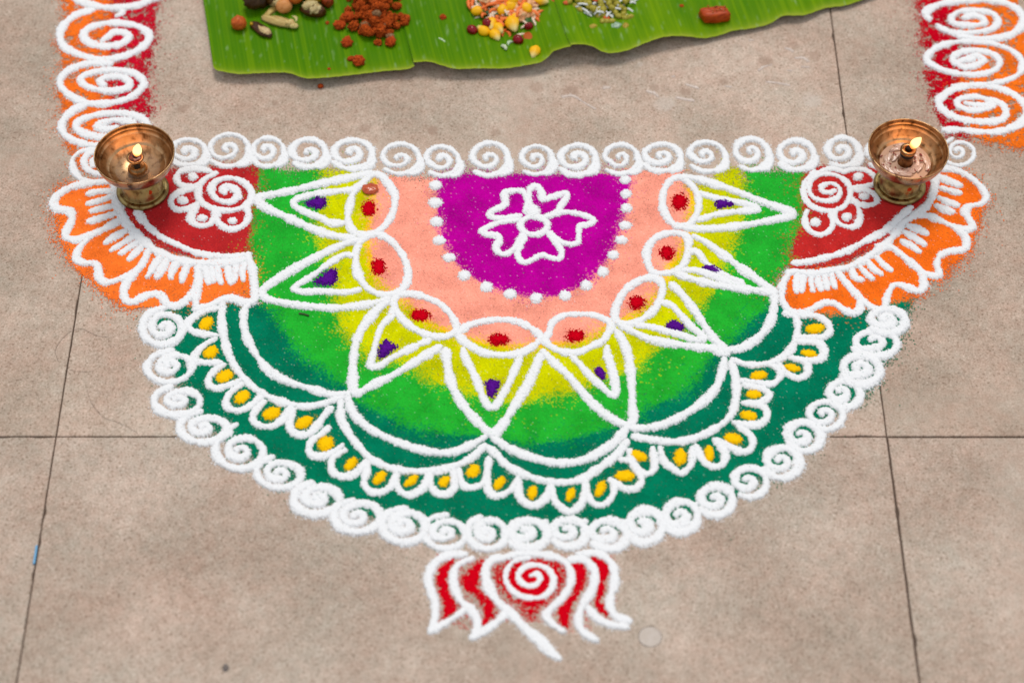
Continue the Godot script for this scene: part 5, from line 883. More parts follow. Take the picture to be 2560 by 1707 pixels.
	["coriander_leaf", -5.1, 11.8, -329.7, 2.4, -0.9, -0.1],
	["carrot_shred", 12.6, 8.4, -349.5, 8.6, -0.7, 0.2],
	["coconut_shred", -12, 8.6, -331.1, 8.3, -0.6, -0.1],
	["carrot_shred", 5, 8.2, -336.5, 6.3, -0.2, -0.0],
	["carrot_shred", 8.9, 8, -343, 6.1, 0.5, -0.2],
	["coriander_leaf", 13.6, 7.3, -353.7, 3.2, 0.8, -0.1],
	["carrot_shred", -24.6, 7.9, -333.6, 6.1, 0.8, 0.3],
	["coconut_shred", -14.2, 10.6, -349.8, 7.9, 0.5, 0.0],
	["carrot_shred", -20.6, 9.7, -348.4, 5.7, 1.2, 0.1],
	["coconut_shred", 13.6, 7.9, -351.6, 7.4, 0.2, 0.1],
	["coconut_shred", 13.1, 7.1, -341.7, 5.3, 0.6, 0.2],
	["coconut_shred", -26.6, 7.6, -344.5, 8.5, -1.4, 0.0],
	["carrot_shred", -12.4, 11.1, -344.7, 6.3, -0.3, 0.0],
	["coconut_shred", -5.4, 8.4, -327.4, 5.4, -1.2, 0.2],
	["coconut_shred", -18.4, 7.7, -332.1, 6.7, 0.7, 0.2]]
const SPROUTS := [
	["sprout", 59, 4, -335.1, 2.3],
	["sprout", 70.3, 7, -340.5, 2.4],
	["sprout", 72.7, 4, -334.5, 2.9],
	["sprout", 76.6, 4, -328.3, 1.5],
	["sprout", 84.3, 4, -328.3, 0.2],
	["sprout", 90.4, 5, -333.5, 2.8],
	["sprout", 79.8, 4, -328.3, 2.8],
	["sprout", 65.5, 9, -344.8, 1.6],
	["sprout", 49.1, 7, -349.1, 1.4],
	["sprout", 55.9, 9, -349.3, 1.3],
	["sprout", 75.3, 9, -345.9, 2.3],
	["sprout", 97.8, 7, -350.2, 0.7],
	["sprout", 100.6, 4, -333.4, 0.5],
	["sprout", 94.7, 5, -341.4, 2.9],
	["sprout", 89, 9, -344.2, 0.3],
	["sprout", 58.2, 6, -339.9, 2.5],
	["sprout", 77.2, 5, -335.2, 2.1],
	["sprout", 54.3, 5, -345.4, 2.5],
	["sprout", 77.6, 7, -340.5, 2.7],
	["sprout", 92.2, 7, -341.7, 0.3],
	["sprout", 84.4, 9, -339.7, 2.3],
	["sprout", 66.4, 10, -350.6, 0.0],
	["sprout", 86.6, 11, -347.8, 0.4],
	["sprout", 99.1, 7, -354.2, 1.7],
	["sprout", 62, 9, -348.7, 0.1],
	["sprout", 80.5, 11, -347.3, 2.1],
	["sprout", 52.4, 8, -353.2, 2.9],
	["sprout", 68.4, 4, -339, 1.9],
	["sprout", 87.7, 6, -337, 1.6],
	["sprout", 82.5, 10, -343.7, 1.3],
	["sprout", 56.7, 4, -341.3, 2.3],
	["sprout", 72.4, 5, -338, 0.3],
	["sprout", 94.6, 4, -337.3, 0.9],
	["sprout", 95.7, 4, -332.3, 2.8],
	["sprout", 75.8, 7.8, -342.5, 0.6],
	["sprout", 79.7, 9.8, -351.5, 0.8],
	["sprout", 68.5, 8.7, -339.2, 2.4],
	["sprout", 80.1, 4.2, -351.2, 0.0],
	["sprout", 77.1, 7.3, -338.4, 1.6],
	["sprout", 67.1, 4.5, -355.8, 3.0],
	["sprout", 85.8, 4.8, -346.5, 0.8],
	["sprout", 72.3, 6.9, -338.9, 0.9],
	["sprout", 87.3, 6.5, -354.4, 2.5],
	["sprout", 70.3, 5.5, -353, 0.7],
	["sprout", 75.7, 5.4, -350.4, 1.6],
	["sprout", 62.4, 8, -346.1, 1.6],
	["sprout", 87.1, 7, -356, 0.1],
	["sprout", 85.9, 7.3, -339.8, 1.2],
	["sprout", 68.1, 6.6, -341.6, 1.9],
	["sprout", 79.2, 5.5, -347.3, 0.2],
	["sprout", 82.4, 6.2, -351.5, 0.6],
	["sprout", 87.5, 5.2, -341.9, 2.7],
	["sprout", 96.1, 8.5, -347.8, 1.9],
	["sprout", 79.3, 5.6, -354.5, 0.2],
	["sprout", 76.7, 6.2, -346, 0.7],
	["sprout", 65.1, 7.2, -342.6, 1.3],
	["sprout", 81.4, 9.4, -353.2, 1.1],
	["sprout", 58.3, 7.9, -348.4, 1.5],
	["sprout", 68.6, 9.8, -337.2, 2.1],
	["sprout", 80.3, 6.6, -355.3, 2.2],
	["coconut_shred", 60.6, 11, -343.3, -0.1, 12],
	["coconut_shred", 62.9, 10, -336.4, -0.8, 11],
	["coconut_shred", 64.5, 8, -334.5, -0.6, 10],
	["coconut_shred", 64.1, 5, -329.6, -0.5, 9],
	["coconut_shred", 81.4, 9, -333.5, 1.0, 9],
	["coconut_shred", 83.4, 8, -332.8, -0.7, 8],
	["coconut_shred", 88.5, 11, -344.4, -1.0, 9],
	["coconut_shred", 100.4, 6, -341.5, -0.6, 9],
	["coconut_shred", 102.6, 7, -350.2, -0.6, 9],
	["coconut_shred", 81.2, 12, -345.7, 0.1, 8],
	["coconut_shred", 74.7, 9, -338, 0.4, 9],
	["coconut_shred", 72, 4, -321.6, -1.0, 7],
	["coconut_shred", 72.6, 4, -328.3, -0.1, 4],
	["coconut_shred", 84.3, 4, -317.2, -1.1, 5],
	["coconut_shred", 87.7, 4, -322.7, -1.2, 7],
	["coconut_shred", 108.9, 4, -340.7, 0.9, 7],
	["coconut_shred", 94.9, 5, -333, -0.6, 6],
	["coconut_shred", 88.8, 10, -339.2, -0.1, 9],
	["coconut_shred", 57.4, 8, -342.9, -0.3, 8],
	["coconut_shred", 92.6, 11, -347.8, 0.9, 8],
	["coconut_shred", 49, 4, -343, -0.6, 6],
	["coconut_shred", 96.6, 5, -324.5, -1.1, 5],
	["coconut_shred", 71.1, 7.5, -355.8, 0.2, 8.225748609933197],
	["coconut_shred", 86, 8.5, -353.3, 0.8, 5.00206901549234],
	["coconut_shred", 78.4, 7.3, -345, -0.7, 8.446669380923094],
	["coconut_shred", 71, 9.1, -351.7, -1.0, 7.05049155605261],
	["coconut_shred", 87.1, 6.3, -335.5, 0.0, 6.974010823159778],
	["coconut_shred", 70.2, 6.3, -335.2, -0.8, 4.1181435947909835],
	["coconut_shred", 68.6, 6.9, -339.6, 0.2, 6.248209822854675],
	["coconut_shred", 71.4, 7.6, -338.9, 0.7, 4.566027797666557],
	["coconut_shred", 83.4, 9.3, -349.6, 0.4, 6.6239878962303855],
	["coconut_shred", 80.7, 7.6, -344.7, -1.2, 7.6268865830682],
	["coconut_shred", 94, 6.5, -346.3, 0.3, 4.391210067264975],
	["coconut_shred", 52, 8.1, -353.4, 0.5, 8.425863292951444],
	["coconut_shred", 61.2, 9.8, -344.5, -0.4, 5.543496058211027],
	["coconut_shred", 70.9, 6.4, -337.8, -1.1, 7.526282439882459],
	["coconut_shred", 82.1, 7.6, -345.2, -0.4, 7.686599019802859],
	["coconut_shred", 90, 9.2, -342.9, -1.1, 5.240065239810367],
	["coconut_shred", 70.2, 8.3, -346.1, 1.2, 8.016690400245663],
	["coconut_shred", 70.4, 7, -355, -1.1, 4.314258705770663],
	["coconut_shred", 69.7, 10.8, -344.6, 0.6, 4.217927815846073],
	["coconut_shred", 71.3, 9.4, -336.2, 1.0, 8.621140371100244],
	["coconut_shred", 72.6, 10, -339.2, 0.8, 8.732438621791085],
	["coconut_shred", 93.9, 10.1, -351.7, 0.8, 4.536306853413174],
	["coconut_shred", 74.8, 9.9, -335, -0.2, 8.567719825727421],
	["coconut_shred", 66.1, 6.7, -337.4, -0.3, 6.482703036924423],
	["coconut_shred", 102, 9.5, -346.7, 0.3, 4.756576158376568],
	["coconut_shred", 79, 10.3, -347.5, -1.0, 6.303905984828562],
	["coconut_shred", 80.7, 8, -343.3, -1.1, 4.799686917934847],
	["coconut_shred", 63.8, 9.2, -344.4, -0.0, 6.4084495213849335],
	["coconut_shred", 71.8, 6.5, -346.7, -0.0, 4.360825220677678],
	["coconut_shred", 75.9, 7, -341.5, -0.2, 6.10530137637538],
	["coconut_shred", 106.1, 6.7, -352.7, 0.7, 6.304618828755157],
	["coconut_shred", 75.4, 7.2, -335, 0.4, 6.6928229572991675],
	["coconut_shred", 80.2, 7.5, -337.4, -0.8, 5.396984553593554],
	["coconut_shred", 60.3, 7.3, -349.8, 0.1, 5.301675260036815],
	["carrot_bit", 71.2, 11, -347.8],
	["carrot_bit", 80.2, 6, -330.8],
	["carrot_bit", 46.2, 7, -347.9]]
const HAIR_A := [-338.4, 18.4, -342.1, 8.9, -339, -1.1, -332.7, -9.2, -324.7, -11.4, -318.6, -8.2, -310.8, -4.6, -304.2, -4.1]
const HAIR_B := [-329.7, 25.8, -323.8, 27.6, -316.5, 27.8, -310.9, 27.4]
const HAIR_C := [-313.7, 44.1, -309.7, 54.7, -304.7, 61.8, -298, 68.8, -287.3, 73, -277.9, 78.2, -271.6, 82.7]
const TWIG := [-161.8, -25.4, -158.4, -24.9, -154, -23.2]
const SLIVER := [-332.2, 176.1, -332, 183.1, -332.1, 190.7]


const MM := 0.001
const RIM_TOP := -164.0
const CELL := 0.66            # grain of the powder surfaces, mm
const X0 := -487.0
const Z0 := -440.0
const NX := 1476
const NZ := 1160
const FLOOR_TONE := Color(0.42, 0.32, 0.26)

var rnd := PackedFloat32Array()      # table of random numbers, looked up by grid place
var labels := PackedByteArray()      # which powder lies at each grid place
var tones: Array[Color] = []
var rough_noise := FastNoiseLite.new()
var wave_noise := FastNoiseLite.new()
var powder: StandardMaterial3D
var taken := {}


func _ready() -> void:
	camera_and_light()
	var rng := RandomNumberGenerator.new()
	rng.seed = 4711
	rnd.resize(65536)
	for i in 65536:
		rnd[i] = rng.randf()
	rough_noise.seed = 5
	rough_noise.frequency = 0.42
	rough_noise.fractal_octaves = 2
	wave_noise.seed = 9
	wave_noise.frequency = 0.035
	wave_noise.fractal_octaves = 3
	powder = StandardMaterial3D.new()
	powder.vertex_color_use_as_albedo = true
	powder.roughness = 1.0
	powder.metallic_specular = 0.15
	build_floor()
	build_fields()
	build_motifs()
	build_leaf()
	build_food()
	build_lamps()
	build_debris()


func camera_and_light() -> void:
	var cam := Camera3D.new()
	cam.name = "camera"
	cam.position = Vector3(0, 1.196, 0.85625)
	cam.rotation_degrees = Vector3(-54.4, 0, 0)
	var lens := CameraAttributesPhysical.new()
	lens.frustum_focal_length = 68.86
	lens.frustum_focus_distance = 1.515
	lens.frustum_near = 0.05
	lens.frustum_far = 60.0
	lens.exposure_aperture = 3.7
	cam.attributes = lens
	cam.fov = 19.772
	cam.near = 0.05
	cam.far = 60.0
	add_child(cam)
	var e := Environment.new()
	e.background_mode = Environment.BG_SKY
	e.tonemap_mode = Environment.TONE_MAPPER_LINEAR
	e.tonemap_exposure = 1.07
	e.sdfgi_enabled = true
	e.ssao_enabled = true
	e.ssil_enabled = true
	var sky := Sky.new()
	var m := ProceduralSkyMaterial.new()
	m.sky_top_color = Color(0.90, 0.93, 0.97)
	m.sky_horizon_color = Color(0.62, 0.62, 0.60)
	m.sky_curve = 0.3
	m.sky_energy_multiplier = 0.93
	m.ground_bottom_color = Color(0.34, 0.32, 0.30)
	m.ground_horizon_color = Color(0.55, 0.53, 0.51)
	sky.sky_material = m
	e.sky = sky
	var w := WorldEnvironment.new()
	w.name = "environment"
	w.environment = e
	add_child(w)
	var sun := DirectionalLight3D.new()
	sun.name = "overcast_sun"
	sun.light_color = Color(1.0, 0.975, 0.95)
	sun.light_energy = 0.5
	sun.light_angular_distance = 22.0
	sun.shadow_enabled = true
	sun.basis = Basis.looking_at(Vector3(-0.02, -0.88, 0.40), Vector3.UP)
	add_child(sun)


# ------------------------------------------------------------------ naming
func numbered(called: String) -> String:
	var n: int = taken.get(called, 0)
	taken[called] = n + 1
	return called if n == 0 else "%s_%03d" % [called, n]


func tag(o: Node3D, label: String, category: String, group := "", kind := "") -> void:
	if label:
		o.set_meta("label", label)
	if category:
		o.set_meta("category", category)
	if group:
		o.set_meta("group", group)
	if kind:
		o.set_meta("kind", kind)


func base(called: String, at: Vector3) -> Node3D:
	var o := Node3D.new()
	o.name = numbered(called)
	o.position = at
	add_child(o)
	return o


func put(called: String, mesh: Mesh, mat: Material, parent: Node3D, at := Vector3.ZERO, turn := Vector3.ZERO) -> MeshInstance3D:
	var o := MeshInstance3D.new()
	if parent == self:
		o.name = numbered(called)
	else:
		var k := 0
		var n := called
		while parent.has_node(NodePath(n)):
			k += 1
			n = "%s_%03d" % [called, k]
		o.name = n
	o.mesh = mesh
	o.material_override = mat
	o.position = at
	o.rotation = turn
	parent.add_child(o)
	return o


func lin(c: Color, k := 1.0) -> Color:
	var l := c.srgb_to_linear()
	return Color(l.r * k, l.g * k, l.b * k)


func material(c: Color, rough := 0.6, spec := 0.5, metal := 0.0) -> StandardMaterial3D:
	var m := StandardMaterial3D.new()
	m.albedo_color = c
	m.roughness = rough
	m.metallic_specular = spec
	m.metallic = metal
	return m


func grain(i: int, j: int) -> float:
	return rnd[(i * 7919 + j * 30011 + (i * j) % 977) & 65535]


# ------------------------------------------------------------------ floor
func noise_bytes(n: int, freq: float, octaves: int, s: int) -> PackedByteArray:
	var f := FastNoiseLite.new()
	f.seed = s
	f.noise_type = FastNoiseLite.TYPE_SIMPLEX_SMOOTH
	f.frequency = freq
	f.fractal_octaves = octaves
	f.fractal_gain = 0.55
	var im := f.get_seamless_image(n, n, false, false, 0.12)
	im.convert(Image.FORMAT_L8)
	return im.get_data()


func stone_bytes(n: int) -> PackedByteArray:
	var cloud := noise_bytes(n, 0.0045, 5, 21)
	var hue := noise_bytes(n, 0.006, 4, 22)
	var mid := noise_bytes(n, 0.05, 4, 23)
	var speck := noise_bytes(n, 0.21, 2, 24)
	var fine := noise_bytes(n, 0.38, 1, 25)
	var out := PackedByteArray()
	out.resize(n * n * 3)
	for k in n * n:
		var a := (cloud[k] - 128) * 0.11 + (mid[k] - 128) * 0.09 + maxf(0.0, hue[(k + 411 * n) % (n * n)] - 150.0) * 0.09
		var f := fine[k] - 128.0
		var s := speck[k] - 128.0
		a += f * 0.10 + (rnd[(k * 31) & 65535] - 0.5) * 24.0
		if s > 52.0:
			a += (s - 52.0) * 0.55
		elif s < -42.0:
			a += (s + 42.0) * 0.85
		var h := (hue[k] - 128) * 0.03 + (mid[(k + 300 * n + 77) % (n * n)] - 128) * 0.022
		out[k * 3] = clampi(int(TILE_RGB.x + a + h), 0, 255)
		out[k * 3 + 1] = clampi(int(TILE_RGB.y + a - h * 0.5), 0, 255)
		out[k * 3 + 2] = clampi(int(TILE_RGB.z + a - h * 0.7), 0, 255)
	return out


const TILE_RGB := Vector3(185, 163, 145)
const TILE := 603.6
const JOINT_X := -331.3
const JOINT_Z := 84.8


func stain(px: PackedByteArray, n: int, x: float, z: float, r: float, tone: Vector3, strength: float, ring := 0.0) -> void:
	# a dried spot on the middle tile, with a ragged edge
	var c := Vector2((x - JOINT_X) / TILE * n, (z - JOINT_Z + TILE) / TILE * n)
	var rr := r / TILE * n
	for j in range(int(c.y - rr * 1.4), int(c.y + rr * 1.4) + 1):
		for i in range(int(c.x - rr * 1.4), int(c.x + rr * 1.4) + 1):
			if i < 0 or j < 0 or i >= n or j >= n:
				continue
			var d := Vector2(i - c.x, j - c.y).length() / rr + rough_noise.get_noise_2d(i * 0.5, j * 0.5) * 0.35
			var k := strength * clampf((1.0 - d) * 3.0, 0.0, 1.0)
			if ring > 0.0:
				k *= lerpf(1.0 - ring, 1.0, clampf(d * 1.6 - 0.6, 0.0, 1.0))
			var at := (j * n + i) * 3
			for q in 3:
				px[at + q] = int(lerpf(px[at + q], tone[q], k))


func tile_mesh(w: float, u0: Vector2, flip: bool) -> ArrayMesh:
	# slab with a worn, chamfered edge; its top is the plane y = 0
	var st := SurfaceTool.new()
	st.begin(Mesh.PRIMITIVE_TRIANGLES)
	st.set_smooth_group(-1)
	var half := w * 0.5 * MM
	var rings := [[0.0, -0.008], [0.0, -0.0007], [0.0003, -0.0002], [0.0007, 0.0]]
	var n := 96
	var pts := []
	for r in rings:
		var ring := PackedVector3Array()
		for i in n * 4:
			var t := float(i % n) / n * 2.0 - 1.0
			var worn := absf(rough_noise.get_noise_2d(i * 0.9 + u0.x * 900.0, u0.y * 700.0 + 31.0)) * 0.0004
			var chip_and_glint := wave_noise.get_noise_2d(i * 7.0 + u0.x * 500.0, u0.y * 300.0 + (7.0 if flip else 0.0))
			worn += maxf(0.0, chip_and_glint - 0.40) * 0.005
			var h: float = half - r[0] - worn
			var e: float = clampf(t * half, -h, h)
			var p := [Vector3(e, r[1], -h), Vector3(h, r[1], e), Vector3(-e, r[1], h), Vector3(-h, r[1], -e)]
			ring.append(p[i / n])
		pts.append(ring)
	var uv := func(p: Vector3) -> Vector2:
		var q := Vector2(p.x, p.z) / (TILE * MM) + Vector2(0.5, 0.5)
		return (Vector2(q.y, -q.x) if flip else q) + u0
	var face := func(list: Array) -> void:
		for p in list:
			st.set_uv(uv.call(p))
			st.add_vertex(p)
	for i in n * 4:
		var j := (i + 1) % (n * 4)
		for k in 3:
			face.call([pts[k][i], pts[k][j], pts[k + 1][j], pts[k][i], pts[k + 1][j], pts[k + 1][i]])
		face.call([Vector3.ZERO, pts[3][i], pts[3][j]])
	st.generate_normals()
	st.generate_tangents()
	return st.commit()


func build_floor() -> void:
	var n := 1024
	var px := stone_bytes(n)
	var relief := NoiseTexture2D.new()
	relief.width = 512
	relief.height = 512
	relief.seamless = true
	relief.as_normal_map = true
	relief.bump_strength = 3.0
	var rn := FastNoiseLite.new()
	rn.seed = 77
	rn.frequency = 0.06
	rn.fractal_octaves = 4
	relief.noise = rn
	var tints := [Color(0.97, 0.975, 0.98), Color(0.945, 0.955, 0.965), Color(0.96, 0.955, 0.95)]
	var mats: Array[StandardMaterial3D] = []
	var pic := ImageTexture.create_from_image(Image.create_from_data(n, n, false, Image.FORMAT_RGB8, px))
	var marked := px.duplicate()
	for s in STAINS:
		stain(marked, n, s[0], s[1], s[2], Vector3(s[3], s[4], s[5]), s[6], s[7])
	var pic_marked := ImageTexture.create_from_image(Image.create_from_data(n, n, false, Image.FORMAT_RGB8, marked))
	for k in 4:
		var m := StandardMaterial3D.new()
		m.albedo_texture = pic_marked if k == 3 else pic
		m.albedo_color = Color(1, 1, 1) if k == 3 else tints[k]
		m.roughness = 0.62
		m.metallic_specular = 0.3
		m.normal_enabled = true
		m.normal_texture = relief
		m.normal_scale = 0.35
		mats.append(m)
	var f := base("floor", Vector3.ZERO)
	tag(f, "beige pink stone tile floor with thin dark joints", "floor", "", "structure")
	var bed := BoxMesh.new()
	bed.size = Vector3(6.4, 0.02, 6.4)
	put("joint_filler", bed, material(Color(0.37, 0.31, 0.27), 0.95, 0.2), f, Vector3(0, -0.0115, 0))
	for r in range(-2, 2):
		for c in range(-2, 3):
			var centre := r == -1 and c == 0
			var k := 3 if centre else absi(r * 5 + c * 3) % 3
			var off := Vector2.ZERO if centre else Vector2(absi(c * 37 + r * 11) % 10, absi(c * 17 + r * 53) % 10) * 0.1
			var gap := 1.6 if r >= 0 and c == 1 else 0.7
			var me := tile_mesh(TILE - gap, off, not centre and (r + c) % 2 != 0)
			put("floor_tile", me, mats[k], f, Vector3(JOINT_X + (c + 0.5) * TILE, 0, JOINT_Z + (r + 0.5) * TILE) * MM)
	# glints on dents, painted as pale slivers a hair above the middle tile
	var chip_and_glint := material(Color(0.77, 0.70, 0.65), 0.35, 0.5)
	for s in PAINTED_GLINTS:
		var lines: Array = [["line", s[0], s[1]]]
		var g := heap(lines, "chip_and_glint", 0.35, f)
		if g:
			g.material_override = chip_and_glint


# ------------------------------------------------------------------ powder
func fill_label(p: PackedVector2Array, value: int, only := -1) -> void:
	# scan-line fill of a plan polygon into the label grid
	var n := p.size()
	var lo := INF
	var hi := -INF
	for q in p:
		lo = minf(lo, q.y)
		hi = maxf(hi, q.y)
	for j in range(maxi(0, int((lo - Z0) / CELL)), mini(NZ - 1, int((hi - Z0) / CELL)) + 1):
		var z := Z0 + (j + 0.5) * CELL
		var cuts: Array[float] = []
		for k in n:
			var a := p[k]
			var b := p[(k + 1) % n]
			if (a.y <= z) != (b.y <= z):
				cuts.append(a.x + (b.x - a.x) * (z - a.y) / (b.y - a.y))
		cuts.sort()
		for k in range(0, cuts.size() - 1, 2):
			var i0 := maxi(0, int(ceil((cuts[k] - X0) / CELL - 0.5)))
			var i1 := mini(NX - 1, int(floor((cuts[k + 1] - X0) / CELL - 0.5)))
			for i in range(i0, i1 + 1):
				if only < 0 or labels[j * NX + i] == only:
					labels[j * NX + i] = value


func clipped(p: PackedVector2Array) -> PackedVector2Array:
	# the golden rim stops short of the straight top border
	var q := PackedVector2Array()
	for a in p:
		q.append(Vector2(a.x, maxf(a.y, RIM_TOP)))
	return q


func plan(a: Array) -> PackedVector2Array:
	var p := PackedVector2Array()
	for k in range(0, a.size(), 2):
		p.append(Vector2(a[k], a[k + 1]))
	return p


func rounded(p: PackedVector2Array, closed: bool, step: float) -> PackedVector2Array:
	# Catmull-Rom curve through the points
	var out := PackedVector2Array()
	var n := p.size()
	for k in (n if closed else n - 1):
		var a: Vector2 = p[(k - 1 + n) % n] if closed or k > 0 else p[0]
		var b := p[k]
		var c := p[(k + 1) % n]
		var d: Vector2 = p[(k + 2) % n] if closed or k + 2 < n else p[n - 1]
		var m := maxi(1, int(b.distance_to(c) / step))
		for i in m:
			out.append(b.cubic_interpolate(c, a, d, float(i) / m))
	if not closed:
		out.append(p[n - 1])
	return out


func build_fields() -> void:
	labels.resize(NX * NZ)
	labels.fill(0)
	tones.append(FLOOR_TONE)
	for f in FIELDS:
		tones.append(lin(f[3], 0.94))
	var rim := FIELDS.size() + 1                # golden rim between the peach and the yellow green
	tones.append(lin(Color8(250, 190, 25), 0.94))
	var peach := 8
	for k in FIELDS.size():
		var p := rounded(plan(FIELDS[k][4]), true, 4.0)
		if FIELDS[k][0] == "peach_powder":
			peach = k
			for wide in Geometry2D.offset_polygon(p, 4.2):
				fill_label(clipped(wide), rim, k)        # only over the yellow green, label k = field k - 1
		fill_label(p, k + 1)
	# powder is thrown by hand: every grain lands a little off its field, some of them far
	var spread := PackedInt32Array()
	spread.resize(65536)
	for k in 65536:
		var g := (rnd[k] + rnd[(k * 3 + 1) & 65535] + rnd[(k * 5 + 2) & 65535] - 1.5) * 1.5
		var u := rnd[(k * 11 + 7) & 65535]
		var s := 1.3 if u < 0.45 else (3.6 if u < 0.86 else 7.0)
		spread[k] = int(round(g * s / CELL))
	var wide := PackedFloat32Array()
	wide.resize(200 * 150)
	for j in 150:
		for i in 200:
			wide[j * 200 + i] = clampf(0.85 + 1.1 * wave_noise.get_noise_2d(i * 6.0, j * 6.0 + 70.0), 0.35, 1.4)
	var reach := [1.8, 1.6, 1.6, 1.6, 1.4, 1.4, 2.1, 2.1, 1.3, 1.1, 2.4, 2.2, 2.4, 2.2, 1.8]
	var thrown := PackedByteArray()
	thrown.resize(NX * NZ)
	for j in range(80, NZ - 80):
		for i in range(80, NX - 80):
			var k := (i * 7919 + j * 30011 + (i * j) % 977) & 65535
			var far: float = wide[(j / 8) * 200 + i / 8] * reach[labels[j * NX + i]]
			thrown[j * NX + i] = labels[(j + int(spread[(k * 7 + 13) & 65535] * far)) * NX + i + int(spread[k] * far)]
	for j in NZ:
		for i in NX:
			var l := thrown[j * NX + i]
			if l:
				var bare := wave_noise.get_noise_2d(i * 1.9, j * 1.9 + 40.0)
				var most := 0.75 if l >= 10 and l <= 13 else 0.004
				if bare > 0.1 and grain(i + 3, j + 9) < most * minf(1.0, (bare - 0.1) * 4.0):
					thrown[j * NX + i] = 0
	labels = thrown
	var cells: Array[PackedInt32Array] = []
	for k in tones.size():
		cells.append(PackedInt32Array())
	for at in NX * NZ:
		var l := labels[at]
		if l:
			cells[l].append(at)
	# the golden rim belongs to the peach band as a part of it
	var nodes := {}
	for k in range(1, tones.size()):
		var mesh := field_mesh(cells[k], tones[k])
		if k == rim:
			put("golden_rim", mesh, powder, nodes[peach + 1]).set_meta("kind", "stuff")
		else:
			var f: Array = FIELDS[k - 1]
			var o := put(f[0], mesh, powder, self)
			tag(o, f[1], f[2])
			nodes[k] = o


func field_height(i: int, j: int) -> float:
	return 0.42 + 0.26 * rnd[(i * 7919 + j * 30011 + (i * j) % 977) & 65535]


func field_mesh(cells: PackedInt32Array, tone: Color) -> ArrayMesh:
	var where := PackedInt32Array()
	where.resize((NX + 1) * (NZ + 1))
	where.fill(-1)
	var v := PackedVector3Array()
	var nrm := PackedVector3Array()
	var col := PackedColorArray()
	var idx := PackedInt32Array()
	idx.resize(cells.size() * 6)
	var w := NX + 1
	var at := 0
	for c in cells:
		var j := c / NX
		var i := c - j * NX
		for q in [[i, j], [i + 1, j], [i + 1, j + 1], [i, j + 1]]:
			var a: int = q[0]
			var b: int = q[1]
			var k := b * w + a
			if where[k] < 0:
				where[k] = v.size()
				var x := X0 + a * CELL
				var z := Z0 + b * CELL
				var g := rnd[(a * 7919 + b * 30011 + (a * b) % 977) & 65535]
				var u := wave_noise.get_noise_2d(x, z)
				v.append(Vector3(x + (g - 0.5) * 0.4, 0.42 + 0.26 * g + u * 0.35, z + (rnd[(k * 13) & 65535] - 0.5) * 0.4) * MM)
				nrm.append(Vector3(field_height(a - 1, b) - field_height(a + 1, b), 1.5, field_height(a, b - 1) - field_height(a, b + 1)).normalized())
				var near := Color(0, 0, 0)
				var met := 0.0
				for l in [labels[(b - 1) * NX + a - 1], labels[(b - 1) * NX + a], labels[b * NX + a - 1], labels[b * NX + a]]:
					if l:
						near += tones[l]
						met += 1.0
				var mixed := tone.lerp(near * (1.0 / maxf(met, 1.0)), 0.7)     # grains of both colours lie mixed
				var r := rnd[(k * 29 + 11) & 65535]
				var t := 1.0 + (r - 0.5) * 0.36 + u * 0.24
				var cc := Color(mixed.r * t, mixed.g * t, mixed.b * t)
				if r > 0.996:
					cc = cc.lerp(Color(0.8, 0.8, 0.8), 0.3)
				elif r < 0.02:
					cc = cc.lerp(Color(0.1, 0.07, 0.06), 0.4)
				col.append(cc)
		var p := j * w + i
		idx[at] = where[p]
		idx[at + 1] = where[p + 1]
		idx[at + 2] = where[p + w + 1]
		idx[at + 3] = where[p]
		idx[at + 4] = where[p + w + 1]
		idx[at + 5] = where[p + w]
		at += 6
	return arrays(v, nrm, col, idx)


func arrays(v: PackedVector3Array, nrm: PackedVector3Array, col: PackedColorArray, idx: PackedInt32Array) -> ArrayMesh:
	var a := []
	a.resize(Mesh.ARRAY_MAX)
	a[Mesh.ARRAY_VERTEX] = v
	a[Mesh.ARRAY_NORMAL] = nrm
	a[Mesh.ARRAY_COLOR] = col
	a[Mesh.ARRAY_INDEX] = idx
	var m := ArrayMesh.new()
	m.add_surface_from_arrays(Mesh.PRIMITIVE_TRIANGLES, a)
	return m


const HC := 0.58              # grain of the heaped lines, mm
const FULL := 1.1             # the lines spread a little beyond where they are brightest

const HEAPS := {   # tone, height of a mound, coarseness of its grain, raggedness of its edge
	"white": [Color8(253, 253, 253), 1.65, 0.15, 0.34],
	"red_grain": [Color8(206, 4, 28), 1.5, 0.62, 0.75],
	"red_grain!": [Color8(208, 2, 26), 0.45, 0.25, 0.5],
	"purple_grain": [Color8(92, 24, 140), 1.7, 0.75, 0.6],
	"yellow_grain": [Color8(255, 200, 14), 1.5, 0.15, 0.45],
	"chip_and_glint": [Color8(240, 230, 220), 0.5, 0.05, 0.5],  # pale sliver painted for the lit side of a dent
}


